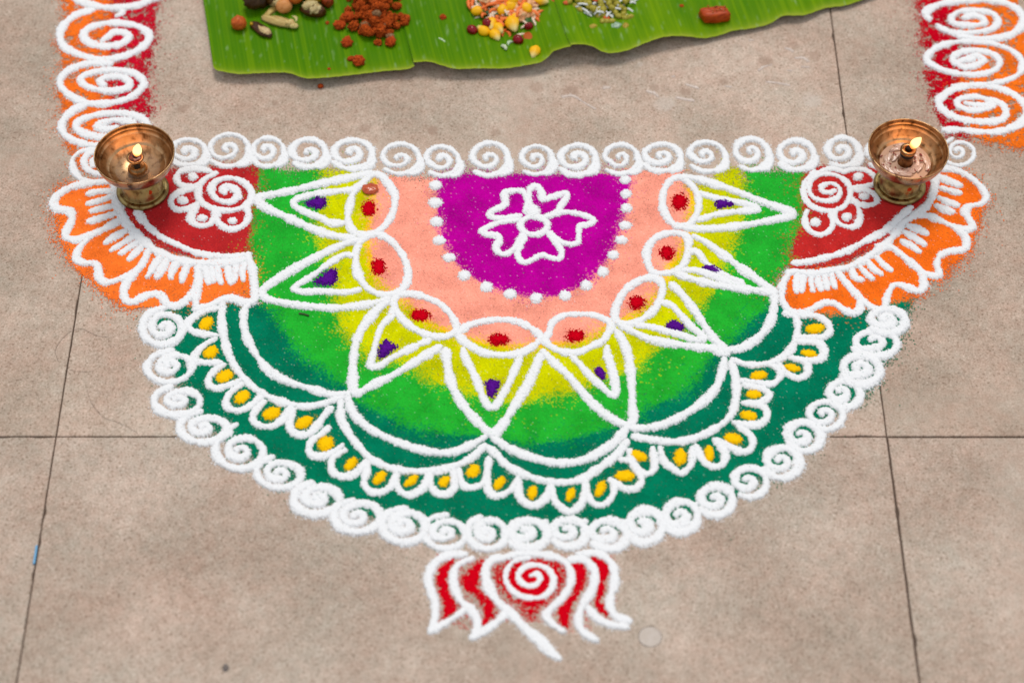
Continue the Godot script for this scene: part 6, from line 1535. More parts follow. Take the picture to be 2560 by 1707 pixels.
func heap(parts: Array, kind: String, tallness: float, parent: Node3D, called := "painted_glint") -> MeshInstance3D:
	# one heap of powder laid along lines or as mounds, a relief over the floor
	var spec: Array = HEAPS[kind]
	var curves := []
	var lo := Vector2(INF, INF)
	var hi := -lo
	for s in parts:
		var p := plan(s[2])
		var closed: bool = s[0] != "line"
		var q := p if s[0] == "mound" else rounded(p, closed, 1.0)
		if s[0] == "mound":
			q = rounded(p, true, 2.0)
		curves.append(q)
		var r: float = s[1] * 0.62 + 3.5
		for a in q:
			lo = lo.min(a - Vector2(r, r))
			hi = hi.max(a + Vector2(r, r))
	var i0 := int(floor(lo.x / HC))
	var j0 := int(floor(lo.y / HC))
	var nx := int(ceil(hi.x / HC)) - i0 + 2
	var nz := int(ceil(hi.y / HC)) - j0 + 2
	var g := PackedFloat32Array()
	g.resize(nx * nz)
	g.fill(-1.0)
	var half := 4.0
	for k in parts.size():
		var s: Array = parts[k]
		var q: PackedVector2Array = curves[k]
		if s[0] == "mound":
			mound(q, g, i0, j0, nx, nz)
			half = 4.0
			continue
		half = s[1] * 0.5 * (FULL if kind == "white" else 1.0)
		var phase := q[0].x * 1.7 + q[0].y
		for t in q.size():
			# the hand lays more powder here and less there, and lifts off at the ends
			var r := half * (1.0 + 0.42 * wave_noise.get_noise_2d(t * 1.3, phase) + 0.16 * rough_noise.get_noise_2d(t * 0.3, phase))
			if s[0] == "line":
				r *= 0.78 + 0.22 * minf(1.0, minf(t, q.size() - 1 - t) / (half * 1.2))
			var reach := r * 1.45
			var cx := q[t].x / HC - i0
			var cz := q[t].y / HC - j0
			var rc := reach / HC
			for j in range(maxi(0, int(ceil(cz - rc))), mini(nz - 1, int(floor(cz + rc))) + 1):
				var dz := (j - cz) * HC
				var row := j * nx
				for i in range(maxi(0, int(ceil(cx - rc))), mini(nx - 1, int(floor(cx + rc))) + 1):
					var dx := (i - cx) * HC
					var e := 1.0 - sqrt(dx * dx + dz * dz) / r
					if e > g[row + i]:
						g[row + i] = e
	var tall: float = spec[1] * tallness * clampf(half / 3.4, 0.45, 1.25)
	var hgt := PackedFloat32Array()
	hgt.resize(nx * nz)
	for j in nz:
		for i in nx:
			var e := g[j * nx + i]
			if e <= -0.5:
				hgt[j * nx + i] = -0.5
				continue
			var rr := rnd[((i + i0) * 7919 + (j + j0) * 30011 + (i * j) % 977) & 65535]
			if kind == "red_grain!":
				e -= maxf(0.0, wave_noise.get_noise_2d((i + i0) * HC * 5.0, (j + j0) * HC * 5.0) - 0.22) * 1.3
			var soft := rough_noise.get_noise_2d((i + i0) * HC, (j + j0) * HC)
			e += (rr - 0.5) * spec[3] * 0.8 + soft * spec[3] * 0.55
			if e <= 0.0:
				hgt[j * nx + i] = -0.5
				if rr > 0.86 and e > -0.62:      # single grains that rolled off the heap
					hgt[j * nx + i] = 0.42 + rr * 0.25
			else:
				var c := 1.0 - minf(e, 1.0)
				var lumps := wave_noise.get_noise_2d((i + i0) * HC * 9.0, (j + j0) * HC * 9.0)
				hgt[j * nx + i] = 0.4 + tall * (1.0 - c * c * c * (0.5 + 0.5 * c)) * (1.0 + 0.16 * lumps) + (rr - 0.5) * spec[2] + soft * 0.14
	var mid := ((lo + hi) * 0.5).snapped(Vector2(HC, HC))
	var where := PackedInt32Array()
	where.resize(nx * nz)
	where.fill(-1)
	var v := PackedVector3Array()
	var nrm := PackedVector3Array()
	var col := PackedColorArray()
	var idx := PackedInt32Array()
	var tone: Color = lin(spec[0], 0.84 if kind == "white" else 0.95)
	for j in range(1, nz - 2):
		for i in range(1, nx - 2):
			var k := j * nx + i
			if hgt[k] <= 0.0 and hgt[k + 1] <= 0.0 and hgt[k + nx] <= 0.0 and hgt[k + nx + 1] <= 0.0:
				continue
			for m in [k, k + 1, k + nx + 1, k + nx]:
				if where[m] < 0:
					where[m] = v.size()
					var b: int = m / nx
					var a: int = m - b * nx
					var h := hgt[m]
					var r1 := rnd[((a + i0) * 131 + (b + j0) * 4099) & 65535]
					v.append(Vector3((a + i0) * HC - mid.x + (r1 - 0.5) * 0.3, h, (b + j0) * HC - mid.y + (rnd[(m * 17) & 65535] - 0.5) * 0.3) * MM)
					nrm.append(Vector3(hgt[m - 1] - hgt[m + 1], 2.0 * HC, hgt[m - nx] - hgt[m + nx]).normalized())
					var r2 := rnd[((a + i0) * 977 + (b + j0) * 15013) & 65535]
					var t := 1.0 + (r2 - 0.5) * (0.07 if kind == "white" else (0.16 if kind == "yellow_grain" else 0.4))
					var c := Color(tone.r * t, tone.g * t, tone.b * t)
					if kind == "white":
						# stray coloured grains lie on the white, most of them at its foot
						var li := int(((a + i0) * HC - X0) / CELL)
						var lj := int(((b + j0) * HC - Z0) / CELL)
						var under := tones[labels[lj * NX + li]] if li > 0 and lj > 0 and li < NX and lj < NZ else FLOOR_TONE
						if h < 0.9 and r1 < 0.42:
							c = c.lerp(under, 0.55)
						elif r1 < 0.007:
							c = c.lerp(under, 0.6)
						elif r1 > 0.997:
							c = c.lerp(Color(0.2, 0.16, 0.15), 0.45)
					col.append(c)
			idx.append_array(PackedInt32Array([where[k], where[k + 1], where[k + nx + 1], where[k], where[k + nx + 1], where[k + nx]]))
	if v.is_empty():
		return null
	return put(called, arrays(v, nrm, col, idx), powder, parent, Vector3(mid.x, 0, mid.y) * MM - (parent.position if parent != self else Vector3.ZERO))


func mound(q: PackedVector2Array, g: PackedFloat32Array, i0: int, j0: int, nx: int, nz: int) -> void:
	var lo := Vector2(INF, INF)
	var hi := -lo
	for a in q:
		lo = lo.min(a)
		hi = hi.max(a)
	var most := 0.3
	var found := {}
	var n := q.size()
	for j in range(maxi(0, int((lo.y - 2.0) / HC) - j0), mini(nz, int((hi.y + 2.0) / HC) - j0 + 2)):
		for i in range(maxi(0, int((lo.x - 2.0) / HC) - i0), mini(nx, int((hi.x + 2.0) / HC) - i0 + 2)):
			var p := Vector2((i + i0) * HC, (j + j0) * HC)
			var d := INF
			for k in n:
				d = minf(d, p.distance_squared_to(Geometry2D.get_closest_point_to_segment(p, q[k], q[(k + 1) % n])))
			d = sqrt(d)
			if not Geometry2D.is_point_in_polygon(p, q):
				d = -d
			most = maxf(most, d)
			found[j * nx + i] = d
	for k in found:
		g[k] = maxf(g[k], clampf(found[k] / maxf(most, 1.2), -0.49, 1.0))


func build_motifs() -> void:
	for m in MOTIFS:
		var parts: Array = m[4]
		if parts.size() == 1 and parts[0][0] == "":
			var o := heap(parts[0][2], parts[0][1], 1.0, self, m[0])
			tag(o, m[1], m[2], m[3])
			continue
		var sum := Vector2.ZERO
		var n := 0
		for q in plan(parts[0][2][0][2]):
			sum += q
			n += 1
		var root := base(m[0], Vector3(sum.x / n, 0, sum.y / n) * MM)
		tag(root, m[1], m[2], m[3])
		for p in parts:
			heap(p[2], p[1], 1.0, root, p[0])


# ------------------------------------------------------------------ banana leaf
const LEAF_FAR := -486.0
const LEAF_SLANT := 0.2


func leaf_lift(d: float, edge: float, s: float) -> float:
	# height of the blade, mm, at the distance d behind its front edge
	var rest := 4.2 + wave_noise.get_noise_2d(s * 0.6, d * 0.5) * 2.2
	return maxf(1.2, lerpf(rest, edge, exp(-d / 24.0)) + 0.16 * sin(s * TAU / 8.3))


func build_leaf() -> void:
	var root := base("banana_leaf", Vector3(0, 0, -0.35))
	tag(root, "bright green banana leaf with wavy front edge serving as a plate", "banana leaf")
	var m := StandardMaterial3D.new()
	m.vertex_color_use_as_albedo = true
	m.roughness = 0.5
	m.metallic_specular = 0.14
	var lap := -0.9
	for blade in LEAF:
		lap += 0.9
		var c := Curve3D.new()
		for k in range(0, blade.size(), 3):
			c.add_point(Vector3(blade[k], blade[k + 1], blade[k + 2]))
		for k in c.point_count:
			var a := c.get_point_position(maxi(0, k - 1))
			var b := c.get_point_position(mini(c.point_count - 1, k + 1))
			c.set_point_in(k, (a - b) / 7.0)
			c.set_point_out(k, (b - a) / 7.0)
		var length := c.get_baked_length()
		var cols := int(length / 1.3)
		var rows := 74
		var v := PackedVector3Array()
		var nrm := PackedVector3Array()
		var col := PackedColorArray()
		var idx := PackedInt32Array()
		for side in [1.0, -1.0]:
			for i in cols + 1:
				var e := c.sample_baked(length * i / cols)
				for j in rows + 1:
					var t := pow(float(j) / rows, 1.5)
					var z := lerpf(e.z, LEAF_FAR, t)
					var d := e.z - z
					var x := e.x - LEAF_SLANT * d
					var s := e.x
					var y := leaf_lift(d, e.y, s) + lap + (0.35 if side > 0 else -0.35) * minf(1.0, d / 1.2 + 0.1)
					v.append(Vector3(x, y, z + 350.0) * MM)
					var vs := s + 2.2 * wave_noise.get_noise_1d(s * 2.2) * 3.0
					var vein := pow(0.5 + 0.5 * sin(vs * TAU / 8.3), 7.0) * (0.6 + 0.8 * rnd[int(absf(vs) / 8.3) * 37])
					var small := pow(0.5 + 0.5 * sin(s * TAU / 2.07 + 0.6 * sin(s)), 4.0)
					var patch := 0.5 + 0.5 * wave_noise.get_noise_2d(s * 1.4 + 300.0, d * 0.35)
					var tone := Color(0.036, 0.155, 0.0).lerp(Color(0.155, 0.285, 0.0), clampf(0.1 + 0.75 * patch * LEAF_TONE.sample((s + 270.0) / 620.0) + 0.30 * vein + 0.20 * small, 0, 1))
					var brown := clampf(wave_noise.get_noise_2d(s * 1.9 + 900.0, 3.0) * 3.2 + 0.2, 0.0, 1.0) * exp(-d / 1.5)
					tone = tone.lerp(Color(0.34, 0.27, 0.10), brown)
					tone = tone.lerp(Color(0.28, 0.36, 0.02), 0.75 * exp(-d / 2.4) + 0.3 * exp(-d / 9.0))
					var fleck := wave_noise.get_noise_2d(s * 7.0, d * 1.1 + 500.0)
					if fleck > 0.42:
						tone = tone.lerp(Color(0.3, 0.42, 0.2), (fleck - 0.42) * 1.6)
					if side < 0:
						tone = Color(0.22, 0.3, 0.08)
					col.append(tone)
		var stride := (cols + 1) * (rows + 1)
		nrm.resize(v.size())
		for i in cols + 1:
			for j in rows + 1:
				var k := i * (rows + 1) + j
				var a := v[mini(i + 1, cols) * (rows + 1) + j] - v[maxi(i - 1, 0) * (rows + 1) + j]
				var b := v[i * (rows + 1) + mini(j + 1, rows)] - v[i * (rows + 1) + maxi(j - 1, 0)]
				var up := a.cross(b).normalized()
				if up.y < 0:
					up = -up
				nrm[k] = up
				nrm[k + stride] = -up
				if i < cols and j < rows:
					var q := [k, k + rows + 1, k + rows + 2, k + 1]
					idx.append_array(PackedInt32Array([q[0], q[3], q[2], q[0], q[2], q[1]]))
					idx.append_array(PackedInt32Array([q[0] + stride, q[2] + stride, q[3] + stride, q[0] + stride, q[1] + stride, q[2] + stride]))
					if j == 0:
						idx.append_array(PackedInt32Array([q[0], q[1], q[1] + stride, q[0], q[1] + stride, q[0] + stride]))
		put("leaf_blade", arrays(v, nrm, col, idx), m, root)


var LEAF_TONE := leaf_tone()


func leaf_tone() -> Curve:
	var c := Curve.new()
	for p in [[0.0, 0.25], [0.15, 0.08], [0.36, 0.2], [0.44, 0.6], [0.62, 1.0], [0.75, 0.6], [1.0, 0.5]]:
		c.add_point(Vector2(p[0], p[1]))
	return c


# ------------------------------------------------------------------ food
func lump(r: Vector3, rough: float, c1: Color, c2: Color, s: int, freq := 1.6, seg := 18, rings := 11) -> ArrayMesh:
	# an uneven rounded piece, its base at y = 0, sizes in mm, colours as seen (sRGB)
	var n := FastNoiseLite.new()
	n.seed = s
	n.frequency = freq
	n.fractal_octaves = 5 if rough > 0.7 else 3
	n.fractal_gain = 0.62 if rough > 0.7 else 0.5
	var v := PackedVector3Array()
	var col := PackedColorArray()
	var idx := PackedInt32Array()
	var a1 := lin(c1, 0.9)
	var a2 := lin(c2, 0.9)
	for j in rings + 1:
		var th := PI * j / rings
		for i in seg + 1:
			var ph := TAU * (i % seg) / seg
			var d := Vector3(sin(th) * cos(ph), cos(th), sin(th) * sin(ph))
			var k := 1.0 + rough * n.get_noise_3d(d.x + s, d.y, d.z)
			v.append(Vector3(d.x * r.x * k, r.y * (1.0 + d.y * k), d.z * r.z * k) * MM)
			col.append(a1.lerp(a2, clampf(0.5 + 1.3 * n.get_noise_3d(d.x * 2.0 + s + 40.0, d.y * 2.0, d.z * 2.0), 0, 1)))
	var nrm := PackedVector3Array()
	nrm.resize(v.size())
	var w := seg + 1
	for j in rings:
		for i in seg:
			var k := j * w + i
			for tri in [[k, k + w + 1, k + 1], [k, k + w, k + w + 1]]:
				idx.append_array(PackedInt32Array(tri))
				var f := (v[tri[1]] - v[tri[0]]).cross(v[tri[2]] - v[tri[0]])
				for q in tri:
					nrm[q] -= f
	for j in rings + 1:
		var sum := nrm[j * w] + nrm[j * w + seg]
		nrm[j * w] = sum
		nrm[j * w + seg] = sum
	var top := Vector3.ZERO
	var low := Vector3.ZERO
	for i in w:
		top += nrm[i]
		low += nrm[rings * w + i]
	for i in w:
		nrm[i] = top
		nrm[rings * w + i] = low
	for k in nrm.size():
		nrm[k] = -nrm[k].normalized() if nrm[k].dot(v[k] - Vector3(0, r.y * MM, 0)) < 0 else nrm[k].normalized()
	return arrays(v, nrm, col, idx)


func smooth(v: PackedVector3Array, col: PackedColorArray, idx: PackedInt32Array) -> ArrayMesh:
	# a mesh with normals worked out again after its points were moved
	var sum := {}
	for k in range(0, idx.size(), 3):
		var f := (v[idx[k + 2]] - v[idx[k]]).cross(v[idx[k + 1]] - v[idx[k]])
		for q in 3:
			var key := Vector3i(v[idx[k + q]] * 1e6)
			sum[key] = sum.get(key, Vector3.ZERO) + f
	var nrm := PackedVector3Array()
	for p in v:
		var n: Vector3 = sum.get(Vector3i(p * 1e6), Vector3.UP)
		nrm.append(n.normalized())
	return arrays(v, nrm, col, idx)


func kernel(size: float, s: int) -> ArrayMesh:
	# a corn kernel: broad rounded crown, pale pointed tip towards +x
	var m := lump(Vector3(size, size * 0.62, size * 0.78), 0.12, Color8(255, 196, 10), Color8(250, 178, 0), s)
	var a := m.surface_get_arrays(0)
	var v: PackedVector3Array = a[Mesh.ARRAY_VERTEX]
	var c: PackedColorArray = a[Mesh.ARRAY_COLOR]
	for k in v.size():
		var t := clampf(v[k].x / (size * MM), -1.0, 1.0)
		if t > 0.0:
			v[k].z *= 1.0 - 0.55 * t
			v[k].y = lerpf(v[k].y, size * 0.5 * MM, 0.3 * t)
			c[k] = c[k].lerp(lin(Color8(246, 226, 150), 0.9), smoothstep(0.25, 0.95, t))
		if t > 0.6:
			v[k].x *= 1.12
	return arrays(v, a[Mesh.ARRAY_NORMAL], c, a[Mesh.ARRAY_INDEX])


func shred(length: float, wide: float, bend: float, c1: Color, c2: Color, s: int) -> ArrayMesh:
	# a grated strip, bent, square in section with soft edges
	var st := SurfaceTool.new()
	st.begin(Mesh.PRIMITIVE_TRIANGLES)
	st.set_smooth_group(0)
	var n := 9
	var ring := []
	for k in n + 1:
		var t := float(k) / n - 0.5
		var w := wide * (1.0 - pow(absf(t) * 2.0, 4.0) * 0.6) * (0.85 + 0.3 * rnd[(s * 91 + k) & 65535])
		var c := Vector3(length * t, wide * 0.6 + bend * 0.4 * (1.0 - t * t * 4.0) * rnd[(s * 7) & 65535], bend * (t * t * 4.0 - 0.5) + rnd[(s * 31 + k) & 65535] * wide * 0.3)
		var r := []
		for q in 6:
			var a := TAU * q / 6.0
			r.append((c + Vector3(0, sin(a) * w * 0.5, cos(a) * w * 0.62)) * MM)
		ring.append(r)
	var shade := func(k: int) -> Color:
		return lin(c1, 0.9).lerp(lin(c2, 0.9), rnd[(s * 17 + k * 3) & 65535])
	for k in n:
		for q in 6:
			var p := (q + 1) % 6
			for e in [[k, q], [k, p], [k + 1, p], [k, q], [k + 1, p], [k + 1, q]]:
				st.set_color(shade.call(e[0]))
				st.add_vertex(ring[e[0]][e[1]])
	for e in [0, n]:
		var o: Array = ring[e]
		for q in [[0, 1, 2], [0, 2, 3], [0, 3, 4], [0, 4, 5]]:
			for z in ([q[0], q[2], q[1]] if e == 0 else q):
				st.set_color(shade.call(e))
				st.add_vertex(o[z])
	st.index()
	st.generate_normals()
	return st.commit()


func turned(r: int) -> Vector3:
	return Vector3((rnd[(r * 3 + 5) & 65535] - 0.5) * 0.7, rnd[(r * 5 + 1) & 65535] * TAU, (rnd[(r * 11 + 3) & 65535] - 0.5) * 0.7)


func vertex_mat(rough: float, spec := 0.5, sss := 0.0) -> StandardMaterial3D:
	var m := StandardMaterial3D.new()
	m.vertex_color_use_as_albedo = true
	m.roughness = rough
	m.metallic_specular = spec
	if sss > 0.0:
		m.subsurf_scatter_enabled = true
		m.subsurf_scatter_strength = sss
	return m


func build_food() -> void:
	var moist := vertex_mat(0.42, 0.35)
	var wet := vertex_mat(0.2, 0.4)
	var sauce := vertex_mat(0.5, 0.3)
	var dry := vertex_mat(0.85, 0.25)
	# --- vegetable curry with chickpeas
	var r := base("vegetable_curry_heap", Vector3(-0.1926, 0.0040, -0.3475))
	tag(r, "heap of chickpeas and brown vegetable pieces at the left of the leaf", "curry")
	var o := r.position
	for p in [
		["vegetable_chunk", Vector3(-0.2179, 0.0060, -0.3464), Vector3(11, 7, 8), Color8(72, 48, 18), Color8(40, 22, 6), 0.3, 0.3],
		["vegetable_chunk", Vector3(-0.2037, 0.0070, -0.3540), Vector3(11, 7, 9), Color8(96, 62, 28), Color8(60, 34, 10), 0.35, 0.9],
		["chickpea", Vector3(-0.1937, 0.0040, -0.3427), Vector3(7.2, 6.4, 6.8), Color8(226, 158, 96), Color8(206, 132, 70), 0.1, 0.0],
		["chickpea", Vector3(-0.1836, 0.0100, -0.3481), Vector3(6.6, 6, 6.2), Color8(205, 110, 45), Color8(188, 90, 30), 0.12, 0.0],
		["vegetable_chunk", Vector3(-0.1687, 0.0070, -0.3511), Vector3(8, 7, 7), Color8(180, 150, 30), Color8(140, 100, 10), 0.25, 0.2],
		["vegetable_chunk", Vector3(-0.1687, 0.0030, -0.3390), Vector3(11, 6, 6), Color8(96, 56, 22), Color8(70, 38, 12), 0.4, -0.25],
		["coconut_paste", Vector3(-0.1713, 0.0090, -0.3405), Vector3(6.5, 4, 5), Color8(214, 196, 140), Color8(190, 165, 110), 0.55, 0.2],
		["coconut_paste", Vector3(-0.1660, 0.0090, -0.3367), Vector3(5.5, 3.4, 4), Color8(206, 190, 140), Color8(180, 150, 96), 0.6, 0.7],
		["vegetable_chunk", Vector3(-0.1569, 0.0040, -0.3494), Vector3(5.5, 6, 6), Color8(176, 72, 26), Color8(120, 52, 22), 0.4, 0.4],
		["coconut_paste", Vector3(-0.2042, 0.0040, -0.3417), Vector3(10, 2.2, 3), Color8(212, 186, 108), Color8(186, 156, 80), 0.4, 0.95],
		["coconut_paste", Vector3(-0.1973, 0.0090, -0.3481), Vector3(9, 3.4, 6), Color8(214, 192, 140), Color8(190, 160, 100), 0.55, 0.3],
		["vegetable_chunk", Vector3(-0.1829, 0.0080, -0.3616), Vector3(12, 8, 9), Color8(150, 110, 40), Color8(90, 60, 20), 0.4, 0.1],
		["vegetable_chunk", Vector3(-0.1984, 0.0080, -0.3626), Vector3(12, 8, 9), Color8(120, 80, 40), Color8(60, 40, 14), 0.4, 0.6],
		["vegetable_chunk", Vector3(-0.1676, 0.0080, -0.3626), Vector3(9, 8, 9), Color8(160, 130, 60), Color8(120, 80, 20), 0.4, 1.6]]:
		put(p[0], lump(p[2], p[5], p[3], p[4], int(absf(p[1].x * 9000.0))), moist, r, p[1] - o, Vector3(0, p[6], 0))
	var loose := base("vegetable_slice", Vector3(-0.1967, 0.0040, -0.3275))
	tag(loose, "long pale vegetable slice lying in front of the chickpea", "vegetable slice")
	put("flesh", lump(Vector3(16, 3.0, 5), 0.3, Color8(204, 180, 110), Color8(176, 144, 84), 31, 1.4, 26, 12), moist, loose, Vector3.ZERO, Vector3(0, -0.32, 0))
	put("coconut_bit", lump(Vector3(4.5, 2.6, 3.4), 0.5, Color8(222, 206, 140), Color8(196, 150, 84), 32), moist, loose, Vector3(0.009, 0.0024, 0.0035))
	put("coconut_bit", lump(Vector3(3.6, 2.0, 2.6), 0.5, Color8(226, 206, 140), Color8(196, 170, 100), 33), moist, loose, Vector3(0.012, 0.0024, 0.0062))
	loose = base("vegetable_pod", Vector3(-0.2116, 0.0040, -0.3186))
	tag(loose, "dark brown pod split open with cream stuffing, nearest the left end of leaf", "vegetable pod")
	put("skin", lump(Vector3(12.5, 2.6, 5), 0.25, Color8(84, 50, 22), Color8(50, 28, 12), 41, 1.2, 26, 12), moist, loose, Vector3.ZERO, Vector3(0, -0.72, 0))
	put("stuffing", lump(Vector3(6.4, 2.0, 3.4), 0.55, Color8(222, 196, 140), Color8(176, 140, 100), 42), moist, loose, Vector3(0.003, 0.0024, 0.0026), Vector3(0, -0.72, 0))
	put("seed", lump(Vector3(1.5, 1.5, 1.5), 0.1, Color8(214, 170, 40), Color8(190, 140, 30), 43), moist, loose, Vector3(-0.0085, 0.003, -0.0048))
	loose = put("chickpea", lump(Vector3(6.6, 6.2, 6.4), 0.16, Color8(214, 110, 44), Color8(176, 66, 20), 51), moist, self, Vector3(-0.2305, 0.0040, -0.3228))
	tag(loose, "single orange coated chickpea apart from the heap, leftmost on leaf", "chickpea")
	loose = put("coconut_bit", shred(8, 2.4, 1.5, Color8(226, 214, 150), Color8(206, 186, 120), 3), moist, self, Vector3(-0.1838, 0.0040, -0.3327), Vector3(0, -1.0, 0))
	tag(loose, "small pale coconut bit beside the long vegetable slice", "coconut")
	# --- spiced red crumble
	r = base("red_crumble_heap", Vector3(-0.1191, 0.0040, -0.3417))
	tag(r, "heap of red brown spiced crumble with onion bits", "crumble")
	o = r.position
	var k := 0
	for p in CRUMBS:
		k += 1
		var big: float = p[3]
		var onion := k % 9 == 4
		var me := lump(Vector3(big * (0.7 + 0.45 * rnd[k * 3]), big * 0.75, big * (0.65 + 0.4 * rnd[k * 7])), 0.95 if not onion else 0.4, Color8(222, 100, 34) if not onion else Color8(160, 128, 90), Color8(100, 30, 8) if not onion else Color8(112, 62, 30), 60 + k, 2.2, 26, 17)
		put("onion_bit" if onion else "crumb", me, moist if onion else dry, r, Vector3(p[0], p[1], p[2]) * MM - o, Vector3(0, k * 1.3, 0))
	var marks := ["upper left of the loose ones", "two-lobed", "", "", "", "", "", "", ""]
	for p in [[Vector3(-0.1460, 0.0040, -0.3228), 4.4, "dark onion-topped crumb loose beside the red crumble heap"], [Vector3(-0.1387, 0.0040, -0.3323), 4.6, "rough crumb loose just under the left flank of the crumble heap"], [Vector3(-0.1386, 0.0040, -0.3028), 4.4, "knobbly two-lobed red crumb on bare leaf below the heap"],
		[Vector3(-0.1275, 0.0050, -0.2803), 4.6, "largest lone crumb near the front edge of the leaf"], [Vector3(-0.1343, 0.0050, -0.2844), 2.4, "small yellowish crumb touching distance from the largest lone crumb"], [Vector3(-0.1564, 0.0040, -0.3275), 1.6, "tiny round crumb between curry and crumble heaps"],
		[Vector3(-0.1516, 0.0060, -0.2720), 1.5, "tiny crumb close to the front leaf edge below the heaps"], [Vector3(-0.1586, 0.0000, -0.2587), 2.0, "crumb fallen on the stone floor in front of the leaf"], [Vector3(-0.1020, 0.0040, -0.3033), 4.2, "lowest crumb at the foot of the crumble heap"], [Vector3(-0.0587, 0.0040, -0.3332), 2.6, "lone orange crumb between the crumble and the corn salad"], [Vector3(0.1444, 0.0050, -0.3460), 1.8, "tiny brown crumb between sprouts and the pickle piece"]]:
		k += 1
		var big: float = p[1]
		var bit := put("crumb", lump(Vector3(big * 1.15, big * 0.85, big), 0.8, Color8(206, 88, 34), Color8(140, 44, 12), 160 + k, 2.4, 18, 12), dry, self, p[0], Vector3(0, k, 0))
		tag(bit, p[2], "crumb", "loose crumbs around the crumble heap")
	# --- corn salad
	r = base("corn_salad_heap", Vector3(-0.0051, 0.0040, -0.3465))
	tag(r, "heap of corn, grated carrot and coconut salad in the middle of the leaf", "salad")
	o = r.position
	for p in SALAD:
		k += 1
		var at := Vector3(p[1], p[2], p[3]) * MM - o
		var me: Mesh
		var mat := moist
		match p[0]:
			"corn_kernel":
				me = kernel(p[4], k)
			"carrot_shred":
				me = shred(p[4], 2.6, 2.0, Color8(255, 138, 70), Color8(240, 110, 40), k)
			"coconut_shred":
				me = shred(p[4], 1.9, 0.7, Color8(246, 230, 206), Color8(236, 206, 180), k)
			"coriander_leaf":
				me = lump(Vector3(p[4], 0.9, p[4] * 0.5), 0.4, Color8(60, 110, 30), Color8(20, 60, 20), k)
			"pomegranate_seed":
				me = lump(Vector3(p[4], p[4] * 0.8, p[4] * 0.8), 0.15, Color8(158, 0, 26), Color8(100, 0, 14), k)
				mat = wet
			_:
				me = lump(Vector3(p[4], p[4] * 0.6, p[4] * 0.8), 0.9, Color8(240, 150, 90), Color8(244, 200, 150), k)
		put(p[0], me, mat, r, at, Vector3(p[6], p[5], 0))
	for p in [[Vector3(0.0190, 0.0060, -0.2898), "corn_kernel", "lone corn kernel with pale tip nearest the leaf edge", "corn kernel"], [Vector3(-0.0243, 0.0040, -0.3163), "corn_kernel", "corn kernel lying between two pomegranate seeds", "corn kernel"], [Vector3(-0.0337, 0.0040, -0.3168), "pomegranate_seed", "pomegranate seed at the far left of the corn salad", "pomegranate seed"], [Vector3(0.0050, 0.0040, -0.3056), "pomegranate_seed", "glossy pomegranate seed between the two brown sauce drops", "pomegranate seed"], [Vector3(-0.0141, 0.0040, -0.3112), "corn_kernel", "corn kernel just above the smaller brown sauce drop", "corn kernel"], [Vector3(-0.0206, 0.0060, -0.3223), "pomegranate_seed", "pinkish pomegranate seed leaning on the corn salad", "pomegranate seed"]]:
		k += 1
		var corn: bool = p[1] == "corn_kernel"
		var turn: float = {"corn kernel just above the smaller brown sauce drop": -1.1, "lone corn kernel with pale tip nearest the leaf edge": -1.9}.get(p[2], 2.4)
		var seed_mesh := kernel(6.4, k) if corn else lump(Vector3(5.0, 4.0, 4.3), 0.16, Color8(158, 0, 26), Color8(96, 0, 12), k)
		var one := put(p[1], seed_mesh, moist if corn else wet, self, p[0], Vector3(0, turn, 0))
		tag(one, p[2], p[3])
	for p in [[Vector3(-0.0110, 0.0050, -0.2954), Vector3(7.2, 0.5, 6.6), "small round drop of brown sauce in front of the corn salad"], [Vector3(0.0162, 0.0050, -0.3125), Vector3(7.0, 0.6, 9.5), "larger round drop of brown sauce beside a pomegranate seed"], [Vector3(0.0403, 0.0050, -0.3532), Vector3(9, 0.8, 9), "orange sauce pool beside the sprout salad"]]:
		k += 1
		var drop := put("sauce_drop", lump(p[1], 0.07, Color8(188, 92, 14), Color8(172, 76, 8), k, 0.8, 24, 8), sauce, self, p[0])
		tag(drop, p[2], "sauce drop")
	var flake := put("coconut_bit", shred(6.5, 3.0, 1.0, Color8(222, 222, 200), Color8(196, 206, 170), 21), moist, self, Vector3(-0.0060, 0.0060, -0.2972), Vector3(0, -0.8, 0))
	tag(flake, "pale coconut flake on the small brown sauce drop", "coconut")
	flake = put("coconut_bit", shred(6.0, 2.6, 1.8, Color8(206, 222, 190), Color8(186, 206, 170), 22), moist, self, Vector3(-0.0020, 0.0050, -0.3032), Vector3(0, 0.8, 0))
	tag(flake, "curled pale coconut flake beside the glossy pomegranate seed", "coconut")
	# --- sprout salad
	r = base("sprout_salad_heap", Vector3(0.0751, 0.0040, -0.3513))
	tag(r, "heap of green gram sprouts with white grated coconut", "sprout salad")
	o = r.position
	for p in SPROUTS:
		k += 1
		var at := Vector3(p[1], p[2], p[3]) * MM - o
		if p[0] == "sprout":
			put("sprout", lump(Vector3(3.4, 2.5, 2.6), 0.16, Color8(190, 178, 72), Color8(140, 128, 26), k, 1.6, 14, 9), moist, r, at, Vector3(0, p[4], 0))
		elif p[0] == "coconut_shred":
			put("coconut_shred", shred(p[5] * 0.85, 1.7, 0.5, Color8(240, 240, 238), Color8(220, 222, 216), k), moist, r, at, Vector3(0, p[4], 0))
		else:
			put("carrot_bit", lump(Vector3(2.6, 1.8, 2.0), 0.4, Color8(240, 120, 70), Color8(220, 90, 40), k), moist, r, at)
	for p in [[Vector3(0.0682, 0.0040, -0.3210), 0.5, "sprout with a white coconut bit at the front of the sprout heap"], [Vector3(0.0960, 0.0040, -0.3219), 1.4, "lone brownish sprout at the right front of the sprout heap"]]:
		k += 1
		var one := put("sprout", lump(Vector3(3.9, 2.8, 2.9), 0.2, Color8(196, 176, 70), Color8(160, 130, 40), k), moist, self, p[0], Vector3(0, p[1], 0))
		tag(one, p[2], "sprout")
